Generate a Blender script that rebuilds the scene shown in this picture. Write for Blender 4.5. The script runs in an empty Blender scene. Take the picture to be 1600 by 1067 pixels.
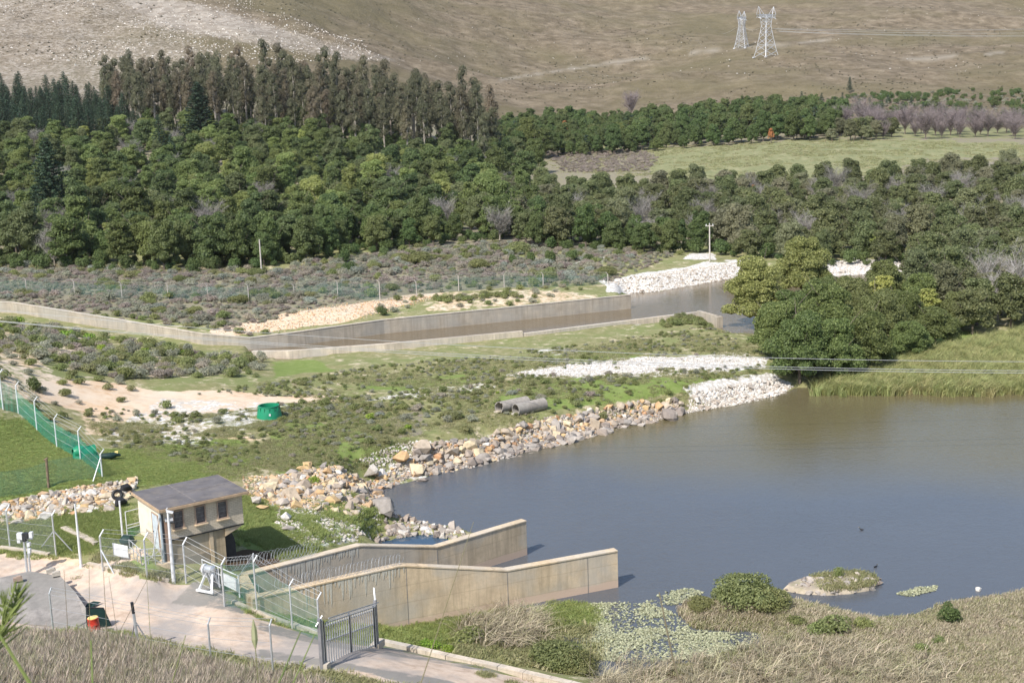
import bpy, bmesh, math, random
import numpy as np
from mathutils import Vector, Matrix, Euler

# ------------------------------------------------------------------ camera, light, exposure
S = bpy.context.scene
COL = S.collection
CAM_F, CAM_X, CAM_Y, CAM_H = 2000., 800., 533.5, 33.
ROLL, PITCH = .035, math.atan(373.5 / 2000.)
CR, SR, CP, SP = math.cos(ROLL), math.sin(ROLL), math.cos(PITCH), math.sin(PITCH)
cd = bpy.data.cameras.new('camera'); cam = bpy.data.objects.new('camera', cd); COL.objects.link(cam)
S.camera = cam
cd.sensor_width = 36; cd.sensor_fit = 'HORIZONTAL'; cd.lens = 36 * CAM_F / 1600.
cd.clip_start = .2; cd.clip_end = 12000
_R0 = Vector((1, 0, 0)); _U0 = Vector((0, SP, CP)); _Fw = Vector((0, CP, -SP))
_R = _R0 * CR - _U0 * SR; _U = _U0 * CR + _R0 * SR
cam.matrix_world = Matrix(((_R.x, _U.x, -_Fw.x, 0), (_R.y, _U.y, -_Fw.y, 0), (_R.z, _U.z, -_Fw.z, CAM_H), (0, 0, 0, 1)))
cd.dof.use_dof = True; cd.dof.focus_distance = 140; cd.dof.aperture_fstop = 6.3

SUN_EL = math.radians(49)
SUNV = Vector((-.60, -.80, 0)).normalized() * math.cos(SUN_EL) + Vector((0, 0, math.sin(SUN_EL)))
W = bpy.data.worlds.new('World'); S.world = W; W.use_nodes = True
nt = W.node_tree; bg = nt.nodes['Background']
sky = nt.nodes.new('ShaderNodeTexSky'); sky.sky_type = 'NISHITA'; sky.sun_disc = False
sky.sun_elevation = SUN_EL; sky.sun_rotation = math.atan2(SUNV.x, SUNV.y)
sky.air_density = 1.0; sky.dust_density = 1.2; sky.ozone_density = 1.0
nt.links.new(sky.outputs[0], bg.inputs[0]); bg.inputs[1].default_value = .15
sl = bpy.data.lights.new('sun', 'SUN'); sl.energy = 4.5; sl.angle = math.radians(.55); sl.color = (1, .955, .89)
so = bpy.data.objects.new('sun', sl); COL.objects.link(so)
so.rotation_euler = SUNV.to_track_quat('Z', 'Y').to_euler(); so.location = (0, 0, 300)
vs = S.view_settings; vs.view_transform = 'Standard'; vs.look = 'None'; vs.gamma = 1; vs.exposure = .36
vs.use_curve_mapping = False
S.render.engine = 'CYCLES'
S.cycles.use_denoising = True
S.cycles.max_bounces = 6; S.cycles.diffuse_bounces = 2; S.cycles.glossy_bounces = 2
S.cycles.transparent_max_bounces = 12; S.cycles.transmission_bounces = 2
S.cycles.sample_clamp_indirect = 6

# ------------------------------------------------------------------ pixel <-> place helpers (surveying the photograph)
def ray(px, py):
    a = (px - CAM_X) / CAM_F; b = -(py - CAM_Y) / CAM_F
    r = a * CR + b * SR; u = -a * SR + b * CR
    return r, CP + u * SP, -SP + u * CP
def P(px, py, z=0.):
    d = ray(px, py); t = (z - CAM_H) / d[2]
    return Vector((d[0] * t, d[1] * t, z))
def PD(px, py, D):
    d = ray(px, py); t = D / d[1]
    return Vector((d[0] * t, D, CAM_H + d[2] * t))
def top_at(px, py, base):
    d = ray(px, py); t = base[1] / d[1]
    return Vector((base[0], base[1], CAM_H + d[2] * t))
def proj(X, Y, Z):
    Z = Z - CAM_H
    r = X * _R.x + Y * _R.y + Z * _R.z; u = X * _U.x + Y * _U.y + Z * _U.z
    f = np.maximum(X * _Fw.x + Y * _Fw.y + Z * _Fw.z, .01)
    return CAM_X + CAM_F * r / f, CAM_Y - CAM_F * u / f

def hash2(ix, iy, seed):
    n = (ix * 374761393 + iy * 668265263 + seed * 1274126177) & 0xffffffff
    n = ((n ^ (n >> 13)) * 1274126177) & 0xffffffff
    n = n ^ (n >> 16)
    return (n & 0xffff) / 65535.
def vnoise(x, y, seed=0):
    x = np.asarray(x, float); y = np.asarray(y, float)
    ix = np.floor(x).astype(np.int64); iy = np.floor(y).astype(np.int64)
    fx = x - ix; fy = y - iy
    fx = fx * fx * (3 - 2 * fx); fy = fy * fy * (3 - 2 * fy)
    a = hash2(ix, iy, seed); b = hash2(ix + 1, iy, seed); c = hash2(ix, iy + 1, seed); d = hash2(ix + 1, iy + 1, seed)
    return (a + (b - a) * fx) * (1 - fy) + (c + (d - c) * fx) * fy
def fbm(x, y, oct=4, seed=0):
    s = 0; a = .5; t = 0
    for i in range(oct):
        s = s + a * vnoise(x * 2 ** i + 17.3 * i, y * 2 ** i - 9.1 * i, seed + i); t += a; a *= .5
    return s / t * 2 - 1
def sst(a, b, x):
    t = np.clip((x - a) / (b - a), 0, 1); return t * t * (3 - 2 * t)
def sdist(poly, x, y):
    """signed distance to a polygon, negative inside"""
    x = np.asarray(x, float); y = np.asarray(y, float)
    best = np.full(x.shape, 1e18); ins = np.zeros(x.shape, bool)
    n = len(poly)
    for i in range(n):
        ax, ay = poly[i][0], poly[i][1]; bx, by = poly[(i + 1) % n][0], poly[(i + 1) % n][1]
        dx, dy = bx - ax, by - ay; L = dx * dx + dy * dy + 1e-12
        t = np.clip(((x - ax) * dx + (y - ay) * dy) / L, 0, 1)
        best = np.minimum(best, (x - ax - t * dx) ** 2 + (y - ay - t * dy) ** 2)
        if ay != by:
            c = ((ay > y) != (by > y)) & (x < dx * (y - ay) / dy + ax); ins ^= c
    return np.where(ins, -1, 1) * np.sqrt(best)

# ------------------------------------------------------------------ terrain height
LAKE_PX = [(590, 765), (640, 752), (700, 735), (765, 720), (830, 703), (890, 690), (950, 672), (1050, 650), (1150, 632), (1215, 618), (1245, 606),
           (1300, 608), (1400, 606), (1520, 610), (1620, 604), (2300, 600), (2300, 905), (1600, 920), (1562, 931), (1500, 938), (1469, 946), (1431, 965),
           (1380, 968), (1337, 961), (1280, 946), (1225, 935), (1150, 940), (1080, 938), (1058, 952), (1085, 982), (1190, 988), (1195, 1008), (1120, 1028), (1030, 1046),
           (930, 1056), (895, 1046), (850, 1032), (790, 1014), (720, 1000), (665, 994), (640, 984), (700, 966), (785, 950), (964, 917),
           (900, 890), (820, 868), (760, 858), (735, 838), (690, 822), (640, 808), (606, 796), (598, 782)]
LAKE = [tuple(P(a, b, 0)[:2]) for a, b in LAKE_PX]
RIVER_PX = [(392, 546), (600, 521), (985, 482), (985, 458), (1030, 456), (1060, 450), (1100, 443), (1180, 429), (1290, 433), (1340, 430), (1405, 428),
            (1430, 440), (1330, 470), (1240, 505), (1215, 524), (1150, 523), (1124, 512), (1090, 492), (985, 511), (815, 530), (600, 549), (450, 562), (398, 560)]
RIVER = [tuple(P(a, b, 1.5)[:2]) for a, b in RIVER_PX]
POND = [tuple(P(a, b, 0)[:2]) for a, b in [(584, 852), (596, 838), (640, 829), (672, 827), (700, 831), (714, 848), (690, 866), (640, 866), (600, 862)]]
# intake walls (plan); numbers read off the photograph with P()
WN = [(-16.3, 73.3), (-7.4, 78.0), (6.62, 83.65)]
WF = [(-17.6, 77.3), (-10.8, 82.1), (-5.9, 85.6), (.42, 90.65)]
CANAL = [WN[0], WN[1], WN[2], (5, 88), WF[3], WF[2], WF[1], WF[0]]
CTRL = []
def cz(px, py, z): p = P(px, py, z); CTRL.append((p.x, p.y, z))
def cD(px, D, z): CTRL.append(((px - 800) / 2000. * D, D, z))
for a in [(0, 880, 4), (100, 885, 4.1), (150, 930, 4), (350, 960, 4), (300, 1000, 4), (420, 1040, 3.9), (500, 1010, 3.7), (600, 1020, 3.1), (750, 1050, 2.3), (900, 1075, 1.8),
          (300, 912, 4), (268, 915, 4), (205, 860, 5.1), (213, 848, 5.5), (240, 875, 5.2), (100, 850, 4.5), (0, 835, 4.6), (60, 825, 4.6), (150, 820, 5.0), (0, 775, 6.2), (100, 765, 6), (190, 755, 5.7),
          (0, 700, 6.9), (100, 700, 6.1), (0, 650, 8), (60, 640, 7), (160, 700, 5.4), (0, 590, 9), (0, 545, 7.6), (100, 560, 6.6), (200, 570, 5), (0, 500, 4.7), (-60, 494, 4.9), (100, 515, 4.1), (200, 532, 3.4), (300, 549, 2.4), (350, 556, 2.1), (30, 522, 5.6),
          (150, 640, 5.6), (300, 630, 4.6), (300, 680, 4.4), (420, 640, 3.9), (400, 720, 3.8), (330, 572, 3.6), (400, 575, 3), (500, 590, 3.0), (600, 600, 2.7), (450, 561, 1.75), (520, 557, 1.85), (600, 551, 1.95), (700, 541, 2.05), (800, 531, 2.2), (900, 519, 2.3), (985, 509, 2.35), (1080, 498, 2.4), (450, 578, 2.3), (600, 570, 2.35), (800, 548, 2.5), (960, 525, 2.45), (420, 780, 3.6), (400, 820, 3.6), (450, 745, 3.2), (520, 690, 3.2),
          (480, 840, 3.3), (420, 870, 3.2), (560, 845, 1.8), (540, 800, 2.2), (600, 700, 2.6), (700, 660, 2.5), (800, 640, 2.5), (950, 625, 2.3), (800, 560, 2.75), (1000, 530, 2.5), (1150, 560, 2.4),
          (1100, 595, 2.2), (1200, 570, 2), (1180, 600, 1.2), (1230, 600, .8), (400, 960, 3.3), (470, 972, 2.2), (560, 980, .9), (600, 984, .5), (620, 990, .3), (650, 1008, .4), (690, 1018, .5), (800, 1034, .5), (860, 1050, .6),
          (1100, 960, .5), (1200, 965, .6), (1300, 985, .5), (1400, 990, .6), (1500, 970, .6), (1600, 960, .6), (1250, 1040, .5), (1100, 1060, .4), (1000, 1060, .5), (1400, 1060, .9), (1600, 1060, 1.2),
          (0, 468, 5.0), (0, 450, 5.0), (150, 488, 4.2), (300, 514, 3.3), (300, 490, 3.6), (500, 485, 3.7), (500, 460, 4), (800, 460, 3.4), (800, 430, 3.6), (1000, 440, 3.2), (1150, 412, 3), (1250, 412, 2.6), (1400, 415, 2.3),
          (0, 412, 5.2), (200, 415, 5), (400, 420, 4.8), (600, 390, 5.2), (800, 375, 5), (1100, 398, 3.2), (1400, 395, 3), (1600, 400, 3), (1300, 560, 1), (1500, 580, .5), (1600, 540, 1), (1450, 520, 1.4), (1300, 500, 1.8), (1700, 580, .6),
          (2200, 560, 1), (2200, 950, 1), (-400, 850, 5), (-400, 700, 9), (-400, 560, 11), (-400, 430, 7)]: cz(*a)
for a in [(-300, 300, 9), (-300, 450, 30), (-300, 700, 85), (0, 350, 13), (0, 450, 27), (0, 550, 43), (0, 700, 74), (0, 900, 132), (0, 1150, 205),
          (400, 300, 8), (400, 400, 18), (400, 480, 27), (400, 600, 42), (400, 800, 88), (400, 1050, 160), (600, 480, 23), (600, 620, 37), (600, 800, 62), (600, 1100, 140),
          (800, 300, 4.5), (800, 380, 8), (800, 450, 12), (800, 550, 17), (800, 700, 27), (800, 800, 36), (800, 1000, 68), (800, 1400, 160), (800, 1800, 260),
          (1200, 300, 3.5), (1200, 371, 9.5), (1200, 455, 14.8), (1200, 540, 20), (1200, 650, 28.3), (1200, 900, 52), (1200, 1100, 84), (1200, 1400, 142), (1200, 1800, 240),
          (1600, 300, 5), (1600, 405, 11), (1600, 550, 15), (1600, 700, 23), (1600, 800, 32.5), (1600, 950, 50), (1600, 1400, 130), (1600, 1800, 220), (2100, 400, 8), (2100, 700, 22), (2100, 1400, 120),
          (800, 2500, 420), (0, 2000, 420), (1600, 2500, 380), (0, 3200, 600), (1600, 3200, 560)]: cD(*a)
for px in (-200, 300, 800, 1300, 1800):
    CTRL += [((px - 800) / 2000. * (y + 25), y, z) for y, z in ((-60, 34), (-20, 32.2), (0, 31.3), (8, 28.2), (30, 14.5), (42, 7.5))]
CTRL += [((px - 800) / 2000. * y, y, z) for px, y, z in ((-200, 58, 8), (0, 62, 5.6), (150, 62, 5.3), (300, 62, 4.4), (450, 60, 4.2), (0, 55, 7.4), (250, 54, 6.6), (500, 54, 5), (800, 52, 3.5), (800, 60, 2.4), (1200, 50, 3.5), (1200, 58, 1.5), (1700, 50, 3.5), (1700, 58, 1.5), (0, 69, 4.2), (150, 70, 4.0))]
_C = np.array(CTRL)
def _uv(x, y): return x / (np.abs(y) + 60) * 2.2, np.log(np.maximum(y, -70) + 110) * 1.6
_cu, _cv = _uv(_C[:, 0], _C[:, 1])
def _tps(r2): return .5 * r2 * np.log(np.maximum(r2, 1e-12))
_n = len(_C)
_A = np.zeros((_n + 3, _n + 3))
_A[:_n, :_n] = _tps((_cu[:, None] - _cu) ** 2 + (_cv[:, None] - _cv) ** 2) + np.eye(_n) * 2e-5
_A[:_n, _n] = 1; _A[:_n, _n + 1] = _cu; _A[:_n, _n + 2] = _cv; _A[_n:, :_n] = _A[:_n, _n:].T
# heights are stored compressed so that the hills do not ring into the flats
def _cmp(z): return np.log(np.maximum(z, -1) + 8.)
_wt = np.linalg.solve(_A, np.concatenate([_cmp(_C[:, 2]), [0, 0, 0]]))
def base_z(x, y):
    u, v = _uv(x, y)
    out = _wt[_n] + _wt[_n + 1] * u + _wt[_n + 2] * v
    for i in range(_n):
        out = out + _wt[i] * _tps((u - _cu[i]) ** 2 + (v - _cv[i]) ** 2)
    return np.exp(np.clip(out, 1, 7)) - 8.
def terrain_z(x, y):
    x = np.atleast_1d(np.asarray(x, float)); y = np.atleast_1d(np.asarray(y, float))
    z = base_z(x, y)
    far = sst(480, 900, y)
    z = z + fbm(x / 9, y / 9, 3, 5) * .22 * sst(66, 95, y) + fbm(x / 1.7, y / 1.7, 2, 9) * .07 * sst(84, 110, y)
    z = z + far * (fbm(x / 120, y / 120, 5, 21) * 14 + fbm(x / 22, y / 22, 3, 33) * 1.6)
    z = z + far * 16 * np.exp(-((x + 330 - (y - 600) * .28) / 70.) ** 2) * sst(560, 760, y)
    z = np.maximum(z, .12)
    m = y < 320
    xm, ym = x[m], y[m]
    sl_ = sdist(LAKE, xm, ym) + fbm(xm / 1.6, ym / 1.6, 3, 3) * .35
    zm = z[m]
    wdt = np.where(ym < 92, 2.6, 4.2)
    zl = np.where(sl_ > 0, zm * sst(0, 1, sl_ / wdt) + .03, -np.minimum(1.5, -sl_ * .6 + .02))
    zm = np.minimum(zm, zl)
    sp_ = sdist(POND, xm, ym) + fbm(xm, ym, 2, 8) * .15
    zm = np.minimum(zm, np.where(sp_ > 0, zm * sst(0, 1.8, sp_) + .05, -.5))
    # rock causeway between pond and lake stays above the water
    cw = sdist([P(a, b, 0)[:2] for a, b in ((575, 846), (612, 832), (650, 822), (700, 826), (728, 836), (715, 842), (690, 832), (645, 831), (612, 838))], xm, ym)
    zm = np.where(cw < .9, np.maximum(zm, .28 * sst(.9, -.1, cw)), zm)
    sc_ = sdist(CANAL, xm, ym)
    zm = np.where(sc_ < -.05, -1.2, zm)
    sr_ = sdist(RIVER, xm, ym)
    wall = sst(21, 14, xm)                                    # concrete walls retain the ground left of here
    wr = 4.5 * (1 - wall) + .25 * wall
    sr_ = sr_ - .5 * wall
    zr = np.where(sr_ > 0, 1.5 + (zm - 1.5) * sst(0, 1, sr_ / wr), 1.5 - np.minimum(1.2, -sr_ * .8))
    zm = np.where(sr_ < wr, np.where(ym > 140, zr, zm), zm)
    z[m] = zm
    return z
def tz(x, y): return float(terrain_z(x, y)[0])
_GD = np.exp(np.linspace(math.log(44), math.log(1900), 680))
def G(px, py):
    """the place on the ground seen at a pixel of the photograph (vectorised)"""
    px = np.atleast_1d(np.asarray(px, float)); py = np.atleast_1d(np.asarray(py, float))
    a = (px - CAM_X) / CAM_F; b = -(py - CAM_Y) / CAM_F
    r = a * CR + b * SR; u = -a * SR + b * CR
    fy = CP + u * SP; fz = -SP + u * CP
    X = (r / fy)[:, None] * _GD; Y = np.broadcast_to(_GD, X.shape); Zr = CAM_H + (fz / fy)[:, None] * _GD
    Zt = np.maximum(terrain_z(X.ravel(), Y.ravel()).reshape(X.shape), 0.)
    k = np.argmax(Zt >= Zr, axis=1)
    k = np.maximum(k, 1); i = np.arange(len(px))
    d0 = (Zr - Zt)[i, k - 1]; d1 = (Zr - Zt)[i, k]
    t = np.clip(d0 / np.where(abs(d0 - d1) < 1e-9, 1, d0 - d1), 0, 1)
    Yh = _GD[k - 1] + (_GD[k] - _GD[k - 1]) * t
    Xh = (r / fy) * Yh
    return np.stack([Xh, Yh, np.maximum(terrain_z(Xh, Yh), -.03)], 1)
def g1(px, py): return Vector(G(px, py)[0])

# ------------------------------------------------------------------ mesh helpers
def new_obj(name, me, parent=None, loc=None):
    o = bpy.data.objects.new(name, me); COL.objects.link(o)
    if parent is not None: o.parent = parent
    if loc is not None: o.location = loc
    return o
def tag(o, label=None, cat=None, group=None, kind=None):
    if label: o['label'] = label
    if cat: o['category'] = cat
    if group: o['group'] = group
    if kind: o['kind'] = kind
    return o
def thing(name, label, cat, loc=(0, 0, 0), rz=0, group=None):
    o = bpy.data.objects.new(name, None); COL.objects.link(o); o.location = loc; o.rotation_euler = (0, 0, rz)
    o.empty_display_size = .3
    return tag(o, label, cat, group)
def mesh_np(name, V, F, mats, smooth=False, attrs=None, k=None):
    """V (n,3), F (m,k) constant k"""
    me = bpy.data.meshes.new(name); V = np.asarray(V, np.float32); F = np.asarray(F, np.int32)
    k = F.shape[1]
    me.vertices.add(len(V)); me.vertices.foreach_set('co', V.ravel())
    me.loops.add(F.size); me.loops.foreach_set('vertex_index', F.ravel())
    me.polygons.add(len(F)); me.polygons.foreach_set('loop_start', np.arange(0, F.size, k, dtype=np.int32))
    me.polygons.foreach_set('loop_total', np.full(len(F), k, np.int32))
    if smooth: me.polygons.foreach_set('use_smooth', np.ones(len(F), bool))
    me.update(calc_edges=True); me.validate()
    for n_, dom, arr in (attrs or []):
        at = me.attributes.new(n_, 'FLOAT', dom); at.data.foreach_set('value', np.asarray(arr, np.float32).ravel())
    for m_ in (mats if isinstance(mats, (list, tuple)) else [mats]): me.materials.append(m_)
    return me
class MB:
    """collects faces of any size"""
    def __init__(s): s.v = []; s.f = []
    def add(s, vs_, fs):
        o = len(s.v); s.v += [tuple(v) for v in vs_]; s.f += [tuple(i + o for i in f) for f in fs]
    def box(s, c, size, rz=0, M=None):
        hx, hy, hz = size[0] / 2, size[1] / 2, size[2] / 2
        pts = [Vector((x, y, z)) for x in (-hx, hx) for y in (-hy, hy) for z in (-hz, hz)]
        R_ = Matrix.Rotation(rz, 3, 'Z') if M is None else M
        s.add([R_ @ p + Vector(c) for p in pts], [(0, 1, 3, 2), (4, 6, 7, 5), (0, 4, 5, 1), (2, 3, 7, 6), (0, 2, 6, 4), (1, 5, 7, 3)])
    def bar(s, a, b, w, h=None, up=(0, 0, 1)):
        a = Vector(a); b = Vector(b); d = (b - a); L = d.length
        if L < 1e-6: return
        d.normalize(); up = Vector(up)
        if abs(d.dot(up)) > .99: up = Vector((0, 1, 0))
        x = d.cross(up).normalized(); y = x.cross(d)
        h = h or w
        M_ = Matrix((x, d, y)).transposed()
        s.box((a + b) / 2, (w, L, h), M=M_)
    def tube(s, pts, radii, n=8, cap=True):
        pts = [Vector(p) for p in pts]
        if not hasattr(radii, '__len__'): radii = [radii] * len(pts)
        rings = []; x = None
        for i, p in enumerate(pts):
            d = (pts[min(i + 1, len(pts) - 1)] - pts[max(i - 1, 0)]).normalized()
            if x is None: x = d.orthogonal().normalized()
            x = (x - d * x.dot(d))
            if x.length < 1e-5: x = d.orthogonal()
            x.normalize(); y = d.cross(x)
            rings.append([p + (x * math.cos(2 * math.pi * j / n) + y * math.sin(2 * math.pi * j / n)) * radii[i] for j in range(n)])
        vs_ = [v for r in rings for v in r]; fs = []
        for i in range(len(pts) - 1):
            for j in range(n):
                k = (j + 1) % n; fs.append((i * n + j, i * n + k, (i + 1) * n + k, (i + 1) * n + j))
        if cap: fs += [tuple(range(n))[::-1], tuple((len(pts) - 1) * n + j for j in range(n))]
        s.add(vs_, fs)
    def prism(s, poly, z0, z1):
        """poly: plan outline; z1 may be a list"""
        n = len(poly); zz1 = z1 if hasattr(z1, '__len__') else [z1] * n; zz0 = z0 if hasattr(z0, '__len__') else [z0] * n
        s.add([(p[0], p[1], zz0[i]) for i, p in enumerate(poly)] + [(p[0], p[1], zz1[i]) for i, p in enumerate(poly)],
              [tuple(range(n))[::-1], tuple(range(n, 2 * n))] + [(i, (i + 1) % n, n + (i + 1) % n, n + i) for i in range(n)])
    def mesh(s, name, mat, smooth=False):
        me = bpy.data.meshes.new(name); me.from_pydata(s.v, [], s.f); me.update()
        bm = bmesh.new(); bm.from_mesh(me); bmesh.ops.recalc_face_normals(bm, faces=bm.faces); bm.to_mesh(me); bm.free()
        if smooth:
            me.polygons.foreach_set('use_smooth', np.ones(len(me.polygons), bool))
            try: me.set_sharp_from_angle(angle=math.radians(40))
            except Exception: pass
        me.materials.append(mat); return me
    def build(s, name, mat, parent=None, loc=None, smooth=False):
        return new_obj(name, s.mesh(name, mat, smooth), parent, loc)

# ------------------------------------------------------------------ materials
class NT:
    def __init__(s, name):
        s.m = bpy.data.materials.new(name); s.m.use_nodes = True; s.t = s.m.node_tree
        s.t.nodes.clear(); s.out = s.n('OutputMaterial')
    def n(s, typ, **kw):
        nd = s.t.nodes.new('ShaderNode' + typ)
        for k, v in kw.items(): setattr(nd, k, v)
        return nd
    def l(s, a, b): s.t.links.new(a, b)
    def val(s, sock, v):
        if hasattr(v, 'is_linked') or hasattr(v, 'node'): s.l(v, sock)
        else: sock.default_value = v
    def math(s, op, a, b=0., c=None, clamp=False):
        m = s.n('Math', operation=op, use_clamp=clamp); s.val(m.inputs[0], a); s.val(m.inputs[1], b)
        if c is not None: s.val(m.inputs[2], c)
        return m.outputs[0]
    def mix(s, f, a, b, mode='MIX'):
        m = s.n('MixRGB', blend_type=mode); s.val(m.inputs[0], f)
        for i, v in ((1, a), (2, b)):
            if isinstance(v, tuple): m.inputs[i].default_value = (*v[:3], 1)
            else: s.l(v, m.inputs[i])
        return m.outputs[0]
    def noise(s, scale, detail=3, rough=.55, vec=None, dist=0):
        nd = s.n('TexNoise'); nd.inputs['Scale'].default_value = scale; nd.inputs['Detail'].default_value = detail
        nd.inputs['Roughness'].default_value = rough; nd.inputs['Distortion'].default_value = dist
        if vec is not None: s.l(vec, nd.inputs['Vector'])
        return nd.outputs[0]
    def ramp(s, f, stops):
        r = s.n('ValToRGB'); s.l(f, r.inputs[0]); e = r.color_ramp.elements
        e[0].position, e[1].position = stops[0][0], stops[-1][0]
        for p_, c in stops[1:-1]: e.new(p_)
        for i, (p_, c) in enumerate(sorted(stops, key=lambda q: q[0])):
            e[i].color = (*(c if isinstance(c, tuple) else (c, c, c)), 1)
        return r.outputs[0]
    def attr(s, name):
        a = s.n('Attribute'); a.attribute_name = name; return a.outputs['Fac']
    def pos(s, scale=None):
        g = s.n('NewGeometry').outputs['Position']
        if scale:
            m = s.n('Mapping'); m.inputs['Scale'].default_value = scale; s.l(g, m.inputs[0]); return m.outputs[0]
        return g
    def bump(s, h, strength=.4, dist=.05):
        b = s.n('Bump'); b.inputs['Strength'].default_value = strength; b.inputs['Distance'].default_value = dist
        s.l(h, b.inputs['Height']); return b.outputs[0]
    def pbsdf(s, col, rough=.8, metal=0., spec=.3, normal=None):
        p = s.n('BsdfPrincipled')
        if isinstance(col, tuple): p.inputs['Base Color'].default_value = (*col[:3], 1)
        else: s.l(col, p.inputs['Base Color'])
        s.val(p.inputs['Roughness'], rough); p.inputs['Metallic'].default_value = metal
        p.inputs['Specular IOR Level'].default_value = spec
        if normal is not None: s.l(normal, p.inputs['Normal'])
        return p.outputs[0]
    def end(s, sh): s.l(sh, s.out.inputs[0]); return s.m

def plain(name, col, rough=.7, metal=0., spec=.4, var=.18, scale=3., dirt=None, dfac=.5):
    t = NT(name); n1 = t.noise(scale, 4, .6, t.pos())
    c = t.mix(1, col, t.ramp(n1, [(.3, 1 - var), (.7, 1 + var)]), 'MULTIPLY')
    if dirt: c = t.mix(t.math('MULTIPLY', t.ramp(t.noise(scale * .6, 5, .7, t.pos()), [(.5, 0.), (.68, 1.)]), dfac), c, dirt)
    return t.end(t.pbsdf(c, rough, metal, spec))
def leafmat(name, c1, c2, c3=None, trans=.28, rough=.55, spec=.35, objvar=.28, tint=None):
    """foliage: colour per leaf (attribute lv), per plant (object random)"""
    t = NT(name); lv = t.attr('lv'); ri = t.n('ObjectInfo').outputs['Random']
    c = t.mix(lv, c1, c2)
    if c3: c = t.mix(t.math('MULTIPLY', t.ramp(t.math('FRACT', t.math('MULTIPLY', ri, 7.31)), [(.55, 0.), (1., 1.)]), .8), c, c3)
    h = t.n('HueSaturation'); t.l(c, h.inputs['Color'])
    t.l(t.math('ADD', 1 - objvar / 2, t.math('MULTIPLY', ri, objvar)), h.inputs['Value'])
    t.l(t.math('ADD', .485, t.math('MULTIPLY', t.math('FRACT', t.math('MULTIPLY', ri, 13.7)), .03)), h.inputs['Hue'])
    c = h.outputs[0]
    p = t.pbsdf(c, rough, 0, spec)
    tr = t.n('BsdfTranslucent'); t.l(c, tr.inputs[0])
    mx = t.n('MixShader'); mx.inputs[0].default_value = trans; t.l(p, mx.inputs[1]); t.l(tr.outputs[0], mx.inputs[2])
    return t.end(mx.outputs[0])

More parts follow.
